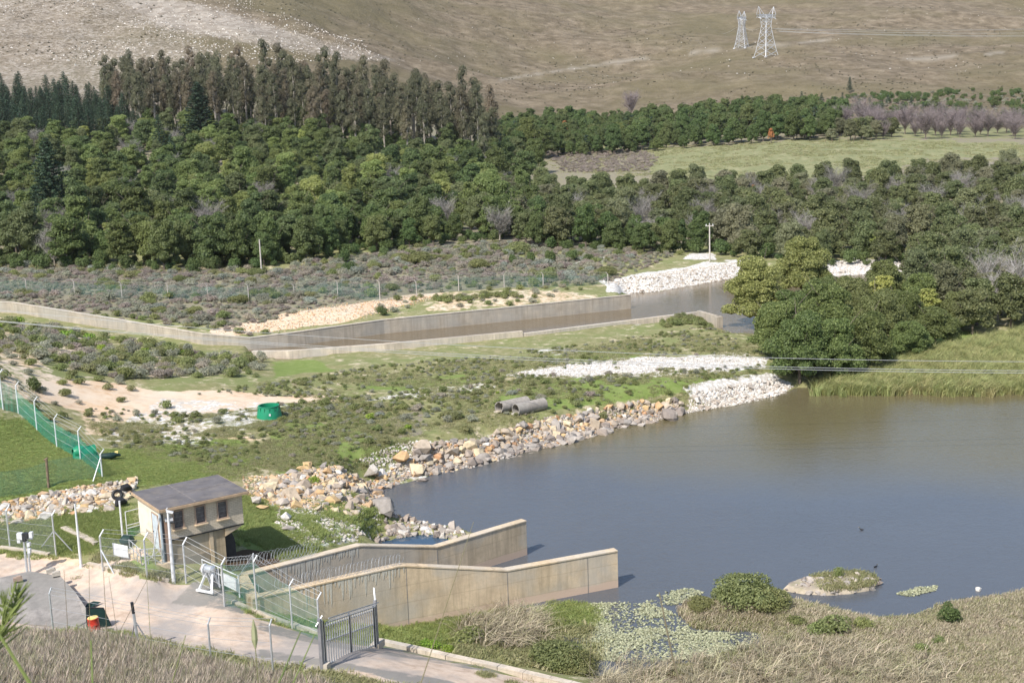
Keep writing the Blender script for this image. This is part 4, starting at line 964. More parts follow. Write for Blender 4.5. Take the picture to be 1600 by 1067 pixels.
def make_bare(i, kind='bare', h=6.5, mat='lf_bare', n=1500, bark='bark', rad=2.6, w=.018):
    m = MB(); pts = []
    m.tube([(0, 0, -.5), (.1, .1, h * .25), (0, 0, h * .55)], [.16, .13, .06], 5)
    for k in range(16):
        a = k * 2.4; t = .12 + .4 * (k / 16); L = rad * R.uniform(.6, 1.05)
        p0 = Vector((0, 0, h * t)); p1 = p0 + Vector((math.cos(a) * L * .5, math.sin(a) * L * .5, h * .22)); p2 = p0 + Vector((math.cos(a) * L, math.sin(a) * L, h * R.uniform(.3, .55)))
        m.tube([p0, p1, p2], [.07, .045, .015], 4, False)
        for s in np.linspace(.2, 1, 6): pts.append(tuple(p0.lerp(p1, s))); pts.append(tuple(p1.lerp(p2, s)))
    for s in np.linspace(.25, .55, 5): pts.append((0, 0, h * s))
    V, F = twig_cloud(R, pts, n, h * .17, w)
    V2, F2 = twig_cloud(R, [tuple(v) for v in V[2::4][: n // 2]], n, h * .08, w * .7)
    proto(kind, cloud_mesh('crown', M[mat], [(V, F, False), (V2, F2, False)], R), m.mesh('trunk', M[bark], True), h)
for i in range(4): make_bare(i, n=1700, w=.022)
for i in range(3): make_bare(i, 'greybare', 6.5, 'lf_greytwig', 1300, 'palebark', 2.6, .022)
for i in range(2): make_bare(i, 'dead', 7.5, 'lf_deadgrey', 500, 'palebark', 2.2, .02)
# shrubs and grasses: single meshes
SH = {}
def shrub(kind, mat, k, r, h, n, leaves, size, flat=.9, jit=.7, aspect=.5):
    leaves = int(leaves * .8)
    for i in range(k):
        rr = r * R.uniform(.8, 1.2); hh = h * R.uniform(.8, 1.2)
        lob = [((R.uniform(-.5, .5) * rr, R.uniform(-.5, .5) * rr, hh * R.uniform(.25, .6)), (rr * R.uniform(.35, .6), rr * R.uniform(.35, .6), hh * R.uniform(.3, .45))) for _ in range(n)]
        lob.append(((0, 0, hh * .3), (rr * .75, rr * .75, hh * .45)))
        V, F = lobes_cloud(R, lob, leaves, size, jit, .45, .2, aspect); cv, cf = lobe_cores(R, lob, .5)
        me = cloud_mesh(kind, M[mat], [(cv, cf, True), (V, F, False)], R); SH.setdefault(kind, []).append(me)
shrub('green', 'lf_green', 4, .85, 1.1, 6, 620, .085)
shrub('lime', 'lf_lime', 2, .8, .9, 5, 520, .085)
shrub('grey', 'lf_grey', 4, .9, .95, 6, 620, .075)
shrub('blue', 'lf_blue', 3, 1.0, .95, 6, 620, .08)
shrub('heath', 'lf_heath', 4, .95, .8, 6, 640, .07)
shrub('bigbush', 'lf_dense', 3, 1.6, 2.4, 9, 1400, .12)
shrub('olive', 'lf_olive', 2, 1.7, 1.35, 14, 4200, .075)
shrub('far', 'lf_farbush', 3, 1.2, 1.2, 5, 220, .17)
def tuft(kind, mat, k, n, h, w, spread, lean=.35, bend=.3):
    for i in range(k):
        a = R.uniform(0, 6.283, n); rr = spread * np.sqrt(R.random(n)); B = np.stack([np.cos(a) * rr, np.sin(a) * rr, np.full(n, -.05)], 1)
        d = R.uniform(0, 6.283, n); ln = R.normal(0, lean, n); L = h * R.uniform(.55, 1.15, n)
        dirh = np.stack([np.cos(d), np.sin(d), np.zeros(n)], 1); up = np.array([0, 0, 1.])
        M1 = B + (up * .55 + dirh * (ln * .4)[:, None]) * L[:, None]; T = B + (up * (.98 - bend * .5) + dirh * (ln + bend * np.sign(ln))[:, None]) * L[:, None]
        sd = np.stack([-np.sin(d + .8), np.cos(d + .8), np.zeros(n)], 1) * w
        V = np.stack([B - sd, B + sd, M1 + sd * .8, M1 - sd * .8, T], 1).reshape(-1, 3)
        base = np.arange(n) * 5
        quads = np.stack([base, base + 1, base + 2, base + 3], 1); tris = np.stack([base + 3, base + 2, base + 4], 1)
        me = bpy.data.meshes.new(kind); me.vertices.add(len(V)); me.vertices.foreach_set('co', V.astype(np.float32).ravel())
        loops = np.concatenate([quads.ravel(), tris.ravel()]).astype(np.int32); tot = np.array([4] * n + [3] * n, np.int32)
        me.loops.add(len(loops)); me.loops.foreach_set('vertex_index', loops); me.polygons.add(len(tot))
        me.polygons.foreach_set('loop_start', np.concatenate([[0], np.cumsum(tot)[:-1]]).astype(np.int32)); me.polygons.foreach_set('loop_total', tot); me.update(calc_edges=True)
        lv = R.random(n); at = me.attributes.new('lv', 'FLOAT', 'FACE'); at.data.foreach_set('value', np.concatenate([lv, lv]).astype(np.float32)); me.materials.append(M[mat])
        SH.setdefault(kind, []).append(me)
tuft('grass', 'lf_grass', 3, 34, .24, .020, .42)
tuft('lushgrass', 'lf_lush', 3, 60, .30, .016, .40)
tuft('drygrass', 'lf_dry', 4, 24, .42, .028, .42, .32, .2)
tuft('straw', 'lf_straw', 5, 20, 1.15, .030, .34, .13, .12)
tuft('reed', 'lf_reed', 3, 46, 1.5, .03, .5, .25)
tuft('fallenreed', 'lf_dry', 3, 18, 1.6, .035, .6, 1.1, .4)
def rock_mesh(name, mat, n, sx, sy, sz):
    bm = bmesh.new()
    for i in range(n):
        p = R.normal(0, 1, 3); p /= max(abs(p)) ** .75 * np.linalg.norm(p) ** .25; bm.verts.new((p[0] * sx * R.uniform(.75, 1.1), p[1] * sy * R.uniform(.75, 1.1), p[2] * sz * R.uniform(.75, 1.1)))
    r = bmesh.ops.convex_hull(bm, input=bm.verts)
    bmesh.ops.delete(bm, geom=[v for v in bm.verts if not v.link_faces], context='VERTS')
    bmesh.ops.dissolve_limit(bm, angle_limit=.22, verts=bm.verts, edges=bm.edges)
    me = bpy.data.meshes.new(name); bm.to_mesh(me); bm.free(); me.materials.append(mat); return me
ROCK = {k: [rock_mesh('rock', M[m_], 15, .5 * R.uniform(.8, 1.2), .42 * R.uniform(.8, 1.2), .34 * R.uniform(.8, 1.2)) for _ in range(8)] for k, m_ in
        (('warm', 'rock_warm'), ('grey', 'rock_grey'), ('pale', 'rock_pale'), ('river', 'rock_river'))}

# ------------------------------------------------------------------ scattering
def scatter(name, meshes, pts, rz, sc, label, parent=None, tilt=.0, seed=0):
    """uncountable cover: one object, instances on points"""
    n = len(pts)
    if n == 0: return None
    me = bpy.data.meshes.new(name); me.vertices.add(n); me.vertices.foreach_set('co', np.asarray(pts, np.float32).ravel())
    rg = np.random.default_rng(seed + 5)
    rot = np.stack([rg.normal(0, tilt + 1e-6, n), rg.normal(0, tilt + 1e-6, n), rz], 1)
    a = me.attributes.new('rot', 'FLOAT_VECTOR', 'POINT'); a.data.foreach_set('vector', rot.astype(np.float32).ravel())
    sc = np.asarray(sc, float); sv = np.stack([sc, sc, sc], 1) if sc.ndim == 1 else sc
    a = me.attributes.new('scl', 'FLOAT_VECTOR', 'POINT'); a.data.foreach_set('vector', sv.astype(np.float32).ravel())
    a = me.attributes.new('pick', 'INT', 'POINT'); a.data.foreach_set('value', rg.integers(0, len(meshes), n).astype(np.int32))
    o = new_obj(name, me, parent)
    g = bpy.data.node_groups.new(name, 'GeometryNodeTree')
    g.interface.new_socket('Geometry', in_out='INPUT', socket_type='NodeSocketGeometry'); g.interface.new_socket('Geometry', in_out='OUTPUT', socket_type='NodeSocketGeometry')
    gi = g.nodes.new('NodeGroupInput'); go = g.nodes.new('NodeGroupOutput'); ip = g.nodes.new('GeometryNodeInstanceOnPoints')
    jn = g.nodes.new('GeometryNodeJoinGeometry')
    for k, ms in enumerate(meshes):
        po = bpy.data.objects.new(name + '_form', ms)
        oi = g.nodes.new('GeometryNodeObjectInfo'); oi.inputs['Object'].default_value = po; oi.inputs['As Instance'].default_value = True
        g.links.new(oi.outputs['Geometry'], jn.inputs[0])
    def na(nm, ty):
        q = g.nodes.new('GeometryNodeInputNamedAttribute'); q.data_type = ty; q.inputs['Name'].default_value = nm; return q.outputs['Attribute']
    g.links.new(gi.outputs[0], ip.inputs['Points']); g.links.new(jn.outputs[0], ip.inputs['Instance']); ip.inputs['Pick Instance'].default_value = True
    g.links.new(na('pick', 'INT'), ip.inputs['Instance Index']); g.links.new(na('scl', 'FLOAT_VECTOR'), ip.inputs['Scale'])
    e2r = g.nodes.new('FunctionNodeEulerToRotation'); g.links.new(na('rot', 'FLOAT_VECTOR'), e2r.inputs[0]); g.links.new(e2r.outputs[0], ip.inputs['Rotation'])
    g.links.new(ip.outputs[0], go.inputs[0])
    md = o.modifiers.new('scatter', 'NODES'); md.node_group = g
    tag(o, label, None, None, 'stuff')
    return o
def inpoly(poly, x, y): return sdist(poly, x, y) < 0
def ground_poly(px_poly):
    """plan outline of a region traced on the ground"""
    return [tuple(v[:2]) for v in G([a for a, b in px_poly], [b for a, b in px_poly])]
def poisson(rng, poly, dmin, tries=1.6, dens=None):
    """blue-noise points in a plan polygon, thinned by a grid"""
    p = np.array(poly); x0, y0 = p.min(0); x1, y1 = p.max(0)
    n = int((x1 - x0) * (y1 - y0) / dmin ** 2 * tries * 1.5)
    n = min(n, 400000)
    X = rng.uniform(x0, x1, n); Y = rng.uniform(y0, y1, n); k = inpoly(poly, X, Y); X, Y = X[k], Y[k]
    if dens is not None: k = rng.random(len(X)) < dens(X, Y); X, Y = X[k], Y[k]
    grid = {}; out = []
    for x, y in zip(X, Y):
        gx, gy = int(x // dmin), int(y // dmin); ok = True
        for i in (-1, 0, 1):
            for j in (-1, 0, 1):
                for (a, b) in grid.get((gx + i, gy + j), ()):
                    if (a - x) ** 2 + (b - y) ** 2 < dmin * dmin: ok = False; break
                if not ok: break
            if not ok: break
        if ok: grid.setdefault((gx, gy), []).append((x, y)); out.append((x, y))
    return np.array(out) if out else np.zeros((0, 2))
def rand_in(rng, poly, n):
    p = np.array(poly); x0, y0 = p.min(0); x1, y1 = p.max(0); out = np.zeros((0, 2))
    while len(out) < n:
        q = np.stack([rng.uniform(x0, x1, n), rng.uniform(y0, y1, n)], 1); out = np.concatenate([out, q[inpoly(poly, q[:, 0], q[:, 1])]])
    return out[:n]

# ------------------------------------------------------------------ trees
rT = np.random.default_rng(4)
NOUN = {'acacia': 'bushy_tree', 'yellow': 'yellow_flowering_tree', 'thicket': 'thicket_tree', 'dense': 'leafy_tree', 'gum': 'eucalyptus_tree', 'pine': 'pine_tree', 'bigpine': 'pine_tree',
        'youngpine': 'young_pine_tree', 'bare': 'bare_tree', 'greybare': 'leafless_tree', 'dead': 'dead_tree', 'orange': 'orange_tree', 'rivertree': 'river_tree', 'riverbush': 'riverside_tree'}
def plant_tree(kind, x, y, label, group=None, s=1., idx=None, sz=None, z=None, cat='tree'):
    pr = PROTO[kind]; crown, trunk, h = pr[int(rT.integers(len(pr))) if idx is None else idx % len(pr)]
    z = max(0, tz(x, y)) if z is None else z
    o = thing(NOUN[kind], label, cat, (x, y, z - .05), float(rT.uniform(0, 6.28)), group)
    o.scale = (s, s, s * (sz or rT.uniform(.88, 1.14)))
    new_obj('trunk', trunk, o); new_obj('crown', crown, o)
    return o
def poly_D(pts): return [((px - 800) / 2000. * D, D) for px, D in pts]
TP = []     # placed trees, so that kinds do not collide
LMK = {'left': ((60, 'at the left frame edge'), (130, 'beside the tall dark pine'), (240, 'right of the tall dark pine'), (345, 'below the broad dark pine'), (450, 'behind the plain pale pole'), (560, 'right of the plain pale pole'),
                (680, 'above the single dark sand bush'), (790, 'at the forest corner'), (9999, 'past the forest corner')),
       'mid': ((920, 'nearest the left forest'), (1060, 'left of the utility pole'), (1150, 'behind the utility pole'), (1280, 'behind the light river tree'), (1420, 'behind the far sandbank'), (1530, 'above the riverside grove'), (9999, 'at the right frame edge')),
       'far': ((940, 'left of the lone hillside tree'), (1050, 'below the lone leafless tree'), (1150, 'left of the pylons'), (1230, 'below the pylons'), (1340, 'right of the pylons'), (1460, 'above the meadow fence'), (9999, 'at the right frame edge')),
       'flat': ((110, 'at the left frame edge'), (260, 'above the green netting'), (400, 'left of the green tub'), (520, 'near the green tub'), (680, 'right of the green tub'), (760, 'left of the pipes'), (880, 'around the pipes'), (1020, 'right of the pipes'), (9999, 'near the white gravel'))}
def locate(label, x, y, z, fam, rows=None):
    """adds what the plant stands beside, in words a viewer can follow"""
    px = float(proj(x, y, z)[0]); w = next(t for a, t in LMK[fam] if px < a)
    r = '' if rows is None else (', front rows' if y < rows[0] else ', middle rows' if y < rows[1] else ', back rows')
    return label + r + ', ' + w
def place(kind, pts, label, group, s=(.85, 1.15), limit=300, stuffname=None, stufflabel=None, keep=.5):
    pts = [p for p in pts if all((p[0] - q[0]) ** 2 + (p[1] - q[1]) ** 2 > keep ** 2 for q in TP)] if keep > 1 else list(map(tuple, pts))
    if not len(pts): return
    pts = sorted(map(tuple, pts), key=lambda p: p[1]); zs = terrain_z([p[0] for p in pts], [p[1] for p in pts])
    Y_ = sorted(p[1] for p in pts[:limit]); rows = (Y_[len(Y_) // 3], Y_[2 * len(Y_) // 3]) if len(Y_) > 40 else None
    fam = 'left' if 'forest' in group or 'eucalyptus' in group or 'pines at' in group else 'far' if ('far thicket' in group or 'meadow' in group or 'slope' in group) else 'mid'
    for (x, y), z in list(zip(pts, zs))[:limit]:
        lb = locate(label, float(x), float(y), float(z), fam, rows)
        plant_tree(kind, float(x), float(y), lb, lb, float(rT.uniform(*s)), z=float(z))
    rest = pts[limit:]
    TP.extend(pts)
    if rest:
        pr = PROTO[kind]; zz = zs[limit:]; n = len(rest)
        scatter(stuffname or NOUN[kind] + 's', [a for a, b, c in pr], np.array([(p[0], p[1], q) for p, q in zip(rest, zz)]), rT.uniform(0, 6.28, n), rT.uniform(*s, n), stufflabel or label)

# single trees first, each where the photograph shows it
def tree_px(kind, px, base_py, label, s=1., **k):
    g = g1(px, base_py); TP.append((g.x, g.y)); return plant_tree(kind, g.x, g.y, label, None, s, **k)
def tree_D(kind, px, D, label, s=1., group=None, **k):
    x = (px - 800) / 2000. * D; TP.append((x, D)); return plant_tree(kind, x, D, label, group, s, **k)
tree_D('bigpine', 92, 292, 'tall dark pine standing alone among the bushy trees on the left slope', 1.3, idx=0)
tree_D('bigpine', 332, 425, 'broad dark pine at the foot of the eucalyptus stand', 1.5, idx=1)
tree_D('pine', 268, 395, 'dark pine below the broad pine in the middle of the forest', 1.0)
tree_D('pine', 285, 372, 'small dark pine in front of another pine in the forest', .8)
tree_D('yellow', 152, 425, 'yellow flowering tree below the pines at the forest back', 1.1)
tree_D('yellow', 105, 428, 'pale yellow green tree at the left edge of the pine row', .95)
tree_D('yellow', 486, 412, 'yellow tipped tree just below the eucalyptus trunks', 1.1)
tree_D('yellow', 370, 360, 'yellow green tree halfway up the forest slope', 1.0)
tree_D('yellow', 694, 305, 'yellow tipped tree near the front edge of the forest', 1.0)
tree_D('yellow', 305, 305, 'bright green yellow tree above the front row of the forest', .95)
tree_D('orange', 893, 560, 'small orange red tree at the end of the far thicket', 1.5)
tree_D('orange', 1211, 462, 'small rust coloured tree at the edge of the meadow', 1.0)
tree_D('orange', 1186, 330, 'orange yellow tree in the thicket below the meadow', 1.0)
tree_D('bare', 996, 690, 'lone grey leafless tree on the brown hillside', 1.9, idx=1)
tree_D('pine', 1332, 740, 'lone dark tree on the open hillside below the pylons', .62)
tree_D('gum', 768, 395, 'tall eucalyptus with a bare white trunk at the forest corner', .85)
tree_D('dense', 1108, 560, 'rounded dark green tree with pale top standing above the thicket', 1.5)
tree_D('dense', 585, 400, 'rounded dark tree in front of the eucalyptus stand', 1.25)
tree_D('acacia', 690, 385, 'broad domed green tree at the top of the forest corner', 1.45)
for a, D, s in ((778, 415, 1.2), (800, 402, 1.25), (828, 395, 1.3), (845, 420, 1.1), (815, 432, 1.3), (862, 470, 1.2), (835, 470, 1.4)):
    tree_D('acacia', a, D, 'domed green tree filling the gap between forest and meadow', s, 'trees between forest and meadow')
tree_D('dead', 905, 305, 'pale dead tree standing in the middle thicket', 1.0)
# grove on the river bank
tree_px('rivertree', 1182, 522, 'large light green tree leaning over the river mouth', 1.12, idx=0, sz=1.08)
tree_px('rivertree', 1255, 478, 'tall light green tree with an open crown behind the river bank', 1.08, idx=1, sz=1.25)
tree_px('riverbush', 1250, 598, 'dark green spreading tree at the corner of the lake', 1.05, idx=0)
grove = [(1215, 556, 'riverbush', 1.0), (1300, 590, 'riverbush', .95), (1345, 580, 'riverbush', 1.0), (1290, 535, 'riverbush', 1.1), (1240, 520, 'riverbush', .9), (1370, 545, 'riverbush', 1.05), (1330, 505, 'riverbush', 1.0),
         (1420, 560, 'riverbush', .85), (1410, 520, 'riverbush', 1.0), (1460, 540, 'riverbush', .9), (1290, 488, 'riverbush', .9), (1380, 480, 'riverbush', 1.0), (1440, 490, 'riverbush', 1.05), (1500, 515, 'riverbush', .9)]
GL_ = ['at the lake corner, left edge of the grove', 'overhanging the lake where the reeds start', 'above the first reeds, second from the lake corner', 'in the middle of the grove behind the lake corner tree', 'beside the river tree, left side of the grove', 'above the reeds, middle of the grove',
       'in the heart of the grove', 'above the reeds at the right part of the grove', 'right of the grove middle', 'at the right end of the grove above the reeds', 'behind the light river tree', 'at the back of the grove below the sandbank', 'at the back right of the grove', 'farthest right in the grove']
for (a, b, k, s), gl in zip(grove, GL_):
    g = g1(a, b); TP.append((g.x, g.y)); plant_tree(k, g.x, g.y, 'dense green tree ' + gl, None, s)
tree_px('yellow', 1378, 500, 'yellow green topped tree sticking out of the riverside grove', .9)
tree_px('yellow', 1450, 510, 'second yellow green topped tree in the riverside grove', .8)
for a, b, s in ((1560, 500, 1.0), (1590, 480, 1.1), (1540, 470, 1.0)):
    g = g1(a, b); TP.append((g.x, g.y)); plant_tree('dead', g.x, g.y, 'grey leafless tree at the right end of the riverside grove', 'grey leafless riverside trees', s)
tk = [tuple(P(a, b, 2.)[:2]) for a, b in ((1430, 500), (1520, 515), (1600, 512), (1760, 520), (1860, 400), (1600, 396), (1430, 415))]
place('thicket', poisson(rT, tk, 4.2), 'grey green tree on the right bank', 'thicket trees on the right bank', (.75, 1.0), 160, keep=2.0)
# belts of trees
left = poly_D([(-260, 246), (0, 248), (150, 240), (300, 234), (420, 238), (520, 246), (620, 257), (735, 266), (800, 262), (850, 268), (850, 330), (800, 360), (780, 420), (700, 440), (450, 450), (200, 440), (-260, 430)])
place('dense', poisson(rT, poly_D([(250, 233), (420, 234), (520, 242), (620, 253), (735, 262), (720, 275), (600, 272), (480, 268), (300, 254)]), 4.2), 'dark leafy tree at the left forest edge', 'leafy trees along the forest front', (.7, 1.05), 80, keep=2.5)
place('greybare', poisson(rT, left, 22), 'grey leafless tree in the left forest', 'grey leafless forest trees', (.95, 1.25), 60, keep=3)
place('acacia', poisson(rT, left, 5.4), 'domed olive tree in the left forest', 'bushy trees of the left forest', (.62, 1.25), 235, 'forest_trees', 'far part of the dense olive green forest', keep=3.)
mid_ = poly_D([(800, 258), (900, 250), (1010, 246), (1110, 244), (1200, 234), (1300, 226), (1420, 226), (1700, 222), (1900, 300), (1900, 345), (1600, 352), (1400, 345), (1250, 345), (1050, 350), (850, 365), (790, 340)])
place('dense', poisson(rT, poly_D([(840, 254), (1010, 245), (1110, 243), (1110, 256), (1000, 262), (840, 270)]), 4.6), 'dark leafy tree fronting the middle thicket', 'leafy trees fronting the middle thicket', (.7, 1.0), 60, keep=2.5)
place('greybare', poisson(rT, poly_D([(1000, 250), (1700, 235), (1800, 340), (1000, 340)]), 12), 'grey leafless tree in the middle thicket', 'grey leafless thicket trees', (.8, 1.25), 120, keep=2)
place('thicket', poisson(rT, mid_, 4.9), 'grey green tree of the middle thicket', 'trees of the middle thicket', (.7, 1.15), 230, 'thicket', 'far part of the grey green thicket', keep=2.6)
place('yellow', [p for p in poisson(rT, mid_, 55)], 'yellow green tree in the middle thicket', 'yellow green thicket trees', (.7, .8), 12, keep=1.5)
UNDER = poly_D([(240, 440), (450, 428), (620, 428), (760, 442), (790, 470), (770, 500), (500, 505), (240, 500), (240, 470)])
place('acacia', poisson(rT, UNDER, 9), 'olive tree between the eucalyptus trunks', 'olive trees among the eucalyptus', (.8, 1.3), 120, keep=3)
# eucalyptus stand behind
gum = poly_D([(240, 440), (330, 445), (450, 425), (620, 425), (760, 440), (790, 470), (770, 500), (500, 520), (300, 530), (190, 520), (190, 480), (230, 470)])
place('gum', poisson(rT, gum, 4.9), 'tall pale trunked eucalyptus', 'eucalyptus stand behind the forest', (.70, 1.08), 290, keep=1.5)
pin = poly_D([(-250, 425), (60, 425), (240, 432), (250, 465), (210, 490), (190, 520), (-250, 540)])
place('pine', poisson(rT, pin, 4.6), 'dark young pine behind the left forest', 'pines at the back left of the forest', (.6, 1.05), 180, keep=2)
# far thicket above the meadow
farb = poly_D([(780, 430), (850, 480), (880, 500), (880, 478), (1000, 472), (1150, 468), (1260, 462), (1310, 470), (1330, 560), (1250, 600), (1100, 590), (950, 610), (820, 600), (760, 520)])
place('youngpine', poisson(rT, farb, 17), 'small dark pine above the meadow', 'pines of the far thicket', (1.6, 2.3), 40, keep=2)
place('acacia', poisson(rT, farb, 15), 'olive domed tree above the meadow', 'olive trees of the far thicket', (.7, 1.15), 60, keep=3)
place('dense', poisson(rT, farb, 5.0), 'dark green tree above the meadow', 'trees of the far thicket', (.6, 1.3), 240, keep=2.5)
place('thicket', poisson(rT, poly_D([(1230, 462), (1330, 458), (1400, 458), (1400, 500), (1250, 520)]), 5.5), 'olive brown tree at the meadow edge', 'olive brown meadow edge trees', (.7, 1.), 40, keep=2.5)
place('bare', poisson(rT, poly_D([(1310, 485), (1400, 462), (1480, 466), (1540, 480), (1620, 470), (1900, 470), (1900, 525), (1540, 520), (1400, 530), (1320, 545)]), 7.5), 'purplish bare tree above the meadow', 'purplish bare trees above the meadow', (.8, 1.75), 70, keep=2)
place('youngpine', poisson(rT, poly_D([(1230, 590), (1440, 560), (1450, 640), (1250, 680)]), 9), 'small young pine on the far slope', 'young pines on the slope', (.8, 1.3), 40, keep=2)
for a, D, s, lb in ((1464, 610, .85, 'round green bush tree on the slope beyond the bare trees'), (1530, 600, .9, 'dark green bush tree on the far right slope'), (1583, 560, .95, 'dark green tree at the right frame edge above the bare trees'), (1555, 640, .7, 'pale grey green bush tree behind the dark one on the slope')):
    tree_D('dense', a, D, lb, s)

# ------------------------------------------------------------------ shrubs
rS = np.random.default_rng(8)
SHN = {'green': ('green_shrub', 'rounded green shrub'), 'grey': ('grey_shrub', 'grey green fynbos shrub'), 'blue': ('blue_grey_shrub', 'pale blue grey fynbos shrub'), 'heath': ('heath_shrub', 'purplish brown heath shrub'),
       'lime': ('lime_shrub', 'bright lime green shrub'), 'bigbush': ('large_bush', 'large dark green bush')}
SHN['olive'] = ('olive_bush', 'rounded olive bush'); BUSH = {k: [] for k in SHN}
NOGO = [[tuple(v) for v in LAKE], [tuple(v) for v in RIVER], CANAL, [tuple(v) for v in POND]]
BARE = [ground_poly(q) for q in ([(785, 587), (860, 574), (1000, 561), (1160, 556), (1195, 562), (1185, 572), (1000, 584), (870, 588)], [(1080, 606), (1130, 594), (1200, 585), (1232, 600), (1222, 616), (1120, 634), (1095, 626)],
    [(-20, 868), (60, 872), (110, 884), (190, 868), (235, 864), (170, 890), (235, 905), (300, 914), (345, 930), (400, 965), (500, 1000), (600, 1012), (800, 1056), (780, 1090), (620, 1070), (520, 1046), (425, 1040), (300, 1012), (200, 982), (140, 985), (-20, 985)],
    [(350, 866), (385, 856), (425, 864), (442, 880), (385, 893), (350, 893)], [(110, 600), (240, 616), (440, 620), (520, 624), (400, 634), (300, 648), (150, 640)])]
def free(pts, marg=.3):
    if not len(pts): return pts
    k = np.ones(len(pts), bool)
    for po in NOGO: k &= sdist(po, pts[:, 0], pts[:, 1]) > marg
    jt = fbm(pts[:, 0] / 1.3, pts[:, 1] / 1.3, 2, 55) * .8
    for po in BARE: k &= (sdist(po, pts[:, 0], pts[:, 1]) > jt) | (fbm(pts[:, 0] / 2, pts[:, 1] / 2, 2, 56) > .55)
    c, s_ = math.cos(ang), math.sin(ang); dx, dy = pts[:, 0] - bq.x, pts[:, 1] - bq.y
    u, v = c * dx + s_ * dy, -s_ * dx + c * dy
    k &= ~((u > -1.8) & (u < HX + .6) & (v > -.6) & (v < HY + .5))
    return pts[k]
def shrubs(region, dmin, mixk, s=(.7, 1.2), where='', dens=None, marg=.4):
    pts = free(poisson(rS, ground_poly(region), dmin, dens=dens), marg)
    ks = list(mixk); w = np.array([mixk[k] for k in ks], float); w /= w.sum()
    for p in pts:
        k = ks[int(rS.choice(len(ks), p=w))]; BUSH[k].append((p[0], p[1], float(rS.uniform(*s)), where))
clump = lambda sc, lo, seed: (lambda x, y: np.where(fbm(x / sc, y / sc, 3, seed) > lo, 1., .08))
shrubs([(-60, 425), (420, 430), (560, 415), (640, 395), (800, 392), (930, 410), (960, 440), (860, 452), (700, 448), (640, 458), (560, 470), (440, 486), (330, 512), (250, 500), (60, 468), (-60, 468)], 1.75,
       {'grey': 3, 'blue': 2, 'heath': 3.5, 'green': 2.2, 'olive': .5}, (.5, 1.5), 'on the far channel bank', clump(7, -.15, 40))
shrubs([(-60, 412), (420, 422), (640, 388), (800, 378), (1000, 392), (1070, 398), (930, 412), (800, 400), (600, 418), (300, 440), (-60, 430)], 2.2, {'green': 2, 'grey': 2, 'heath': 2, 'blue': 1}, (.7, 1.3), 'below the forest edge')
shrubs([(-20, 500), (60, 510), (200, 535), (320, 552), (420, 560), (400, 590), (230, 592), (200, 600), (60, 560), (-20, 540)], 1.3, {'green': 5, 'grey': 3.5, 'heath': 1.5, 'lime': .35}, (.5, 1.3), 'on the sandy bank', clump(4, -.15, 41))
shrubs([(-20, 540), (220, 590), (230, 612), (60, 620), (-20, 590)], 1.6, {'green': 3, 'grey': 4}, (.5, .9), 'on the orange sand', clump(3, .05, 42))
shrubs([(100, 625), (300, 635), (420, 628), (560, 632), (560, 650), (300, 665), (140, 655)], 1.7, {'green': 4, 'grey': 3}, (.4, .8), 'along the sandy track', clump(3, -.05, 43))
shrubs([(560, 640), (700, 610), (860, 595), (1000, 592), (1100, 598), (1060, 625), (950, 640), (840, 658), (700, 680), (640, 690), (570, 700)], 1.6, {'green': 5, 'grey': 3, 'blue': .5, 'heath': .6, 'lime': .25}, (.3, .8), 'above the rock bank', clump(4, -.1, 44))
shrubs([(420, 600), (640, 585), (760, 575), (900, 560), (1160, 545), (1150, 590), (860, 590), (600, 640), (430, 660)], 2.4, {'green': 3, 'grey': 3, 'heath': 1}, (.35, .65), 'on the open flat', clump(5, .0, 45))
shrubs([(640, 448), (700, 440), (850, 440), (960, 450), (985, 462), (800, 480), (620, 490), (560, 492)], 2.0, {'green': 3, 'grey': 2}, (.5, .9), 'on the stony strip', clump(4, .05, 46))
shrubs([(680, 468), (800, 458), (805, 466), (690, 474)], .9, {'green': 1}, (.6, .9), 'in the row behind the channel wall')
shrubs([(60, 490), (100, 485), (480, 535), (420, 545), (330, 520)], 1.8, {'green': 3, 'heath': 1}, (.6, 1.), 'hugging the channel wall', clump(4, -.1, 47))
shrubs([(1030, 505), (1090, 494), (1110, 500), (1110, 512), (1040, 512)], .8, {'green': 1}, (.5, .9), 'by the low channel wall')
shrubs([(0, 590), (60, 600), (150, 690), (150, 730), (60, 650)], 1.7, {'green': 2, 'grey': 2}, (.4, .8), 'behind the green netting', clump(3, -.1, 48))
shrubs([(0, 600), (1, 601), (0, 602)], 5, {'green': 1})
BUSH['bigbush'] += [(*p[:2], s, w_) for p, s, w_ in ((g1(860, 412), 1.0, 'on the far bank'), (g1(830, 410), .8, 'on the far bank'), (g1(895, 408), .9, 'on the far bank'), (g1(800, 412), .7, 'on the far bank'), (g1(920, 410), .7, 'on the far bank'), (g1(545, 425), .8, 'on the far bank'), (g1(540, 410), 1.0, 'on the far bank'), (g1(600, 400), .7, 'on the far bank'))]
BIGGREEN = []
def bush_obj(kind, x, y, s, label, group=None, cat='shrub', sz=1., z=None):
    me = SH[kind][int(rS.integers(len(SH[kind])))]
    o = new_obj(SHN[kind][0], me, None, (x, y, (max(0, tz(x, y)) if z is None else z) - .04)); o.rotation_euler = (0, 0, float(rS.uniform(0, 6.28))); o.scale = (s, s, s * sz)
    return tag(o, label, cat, group)
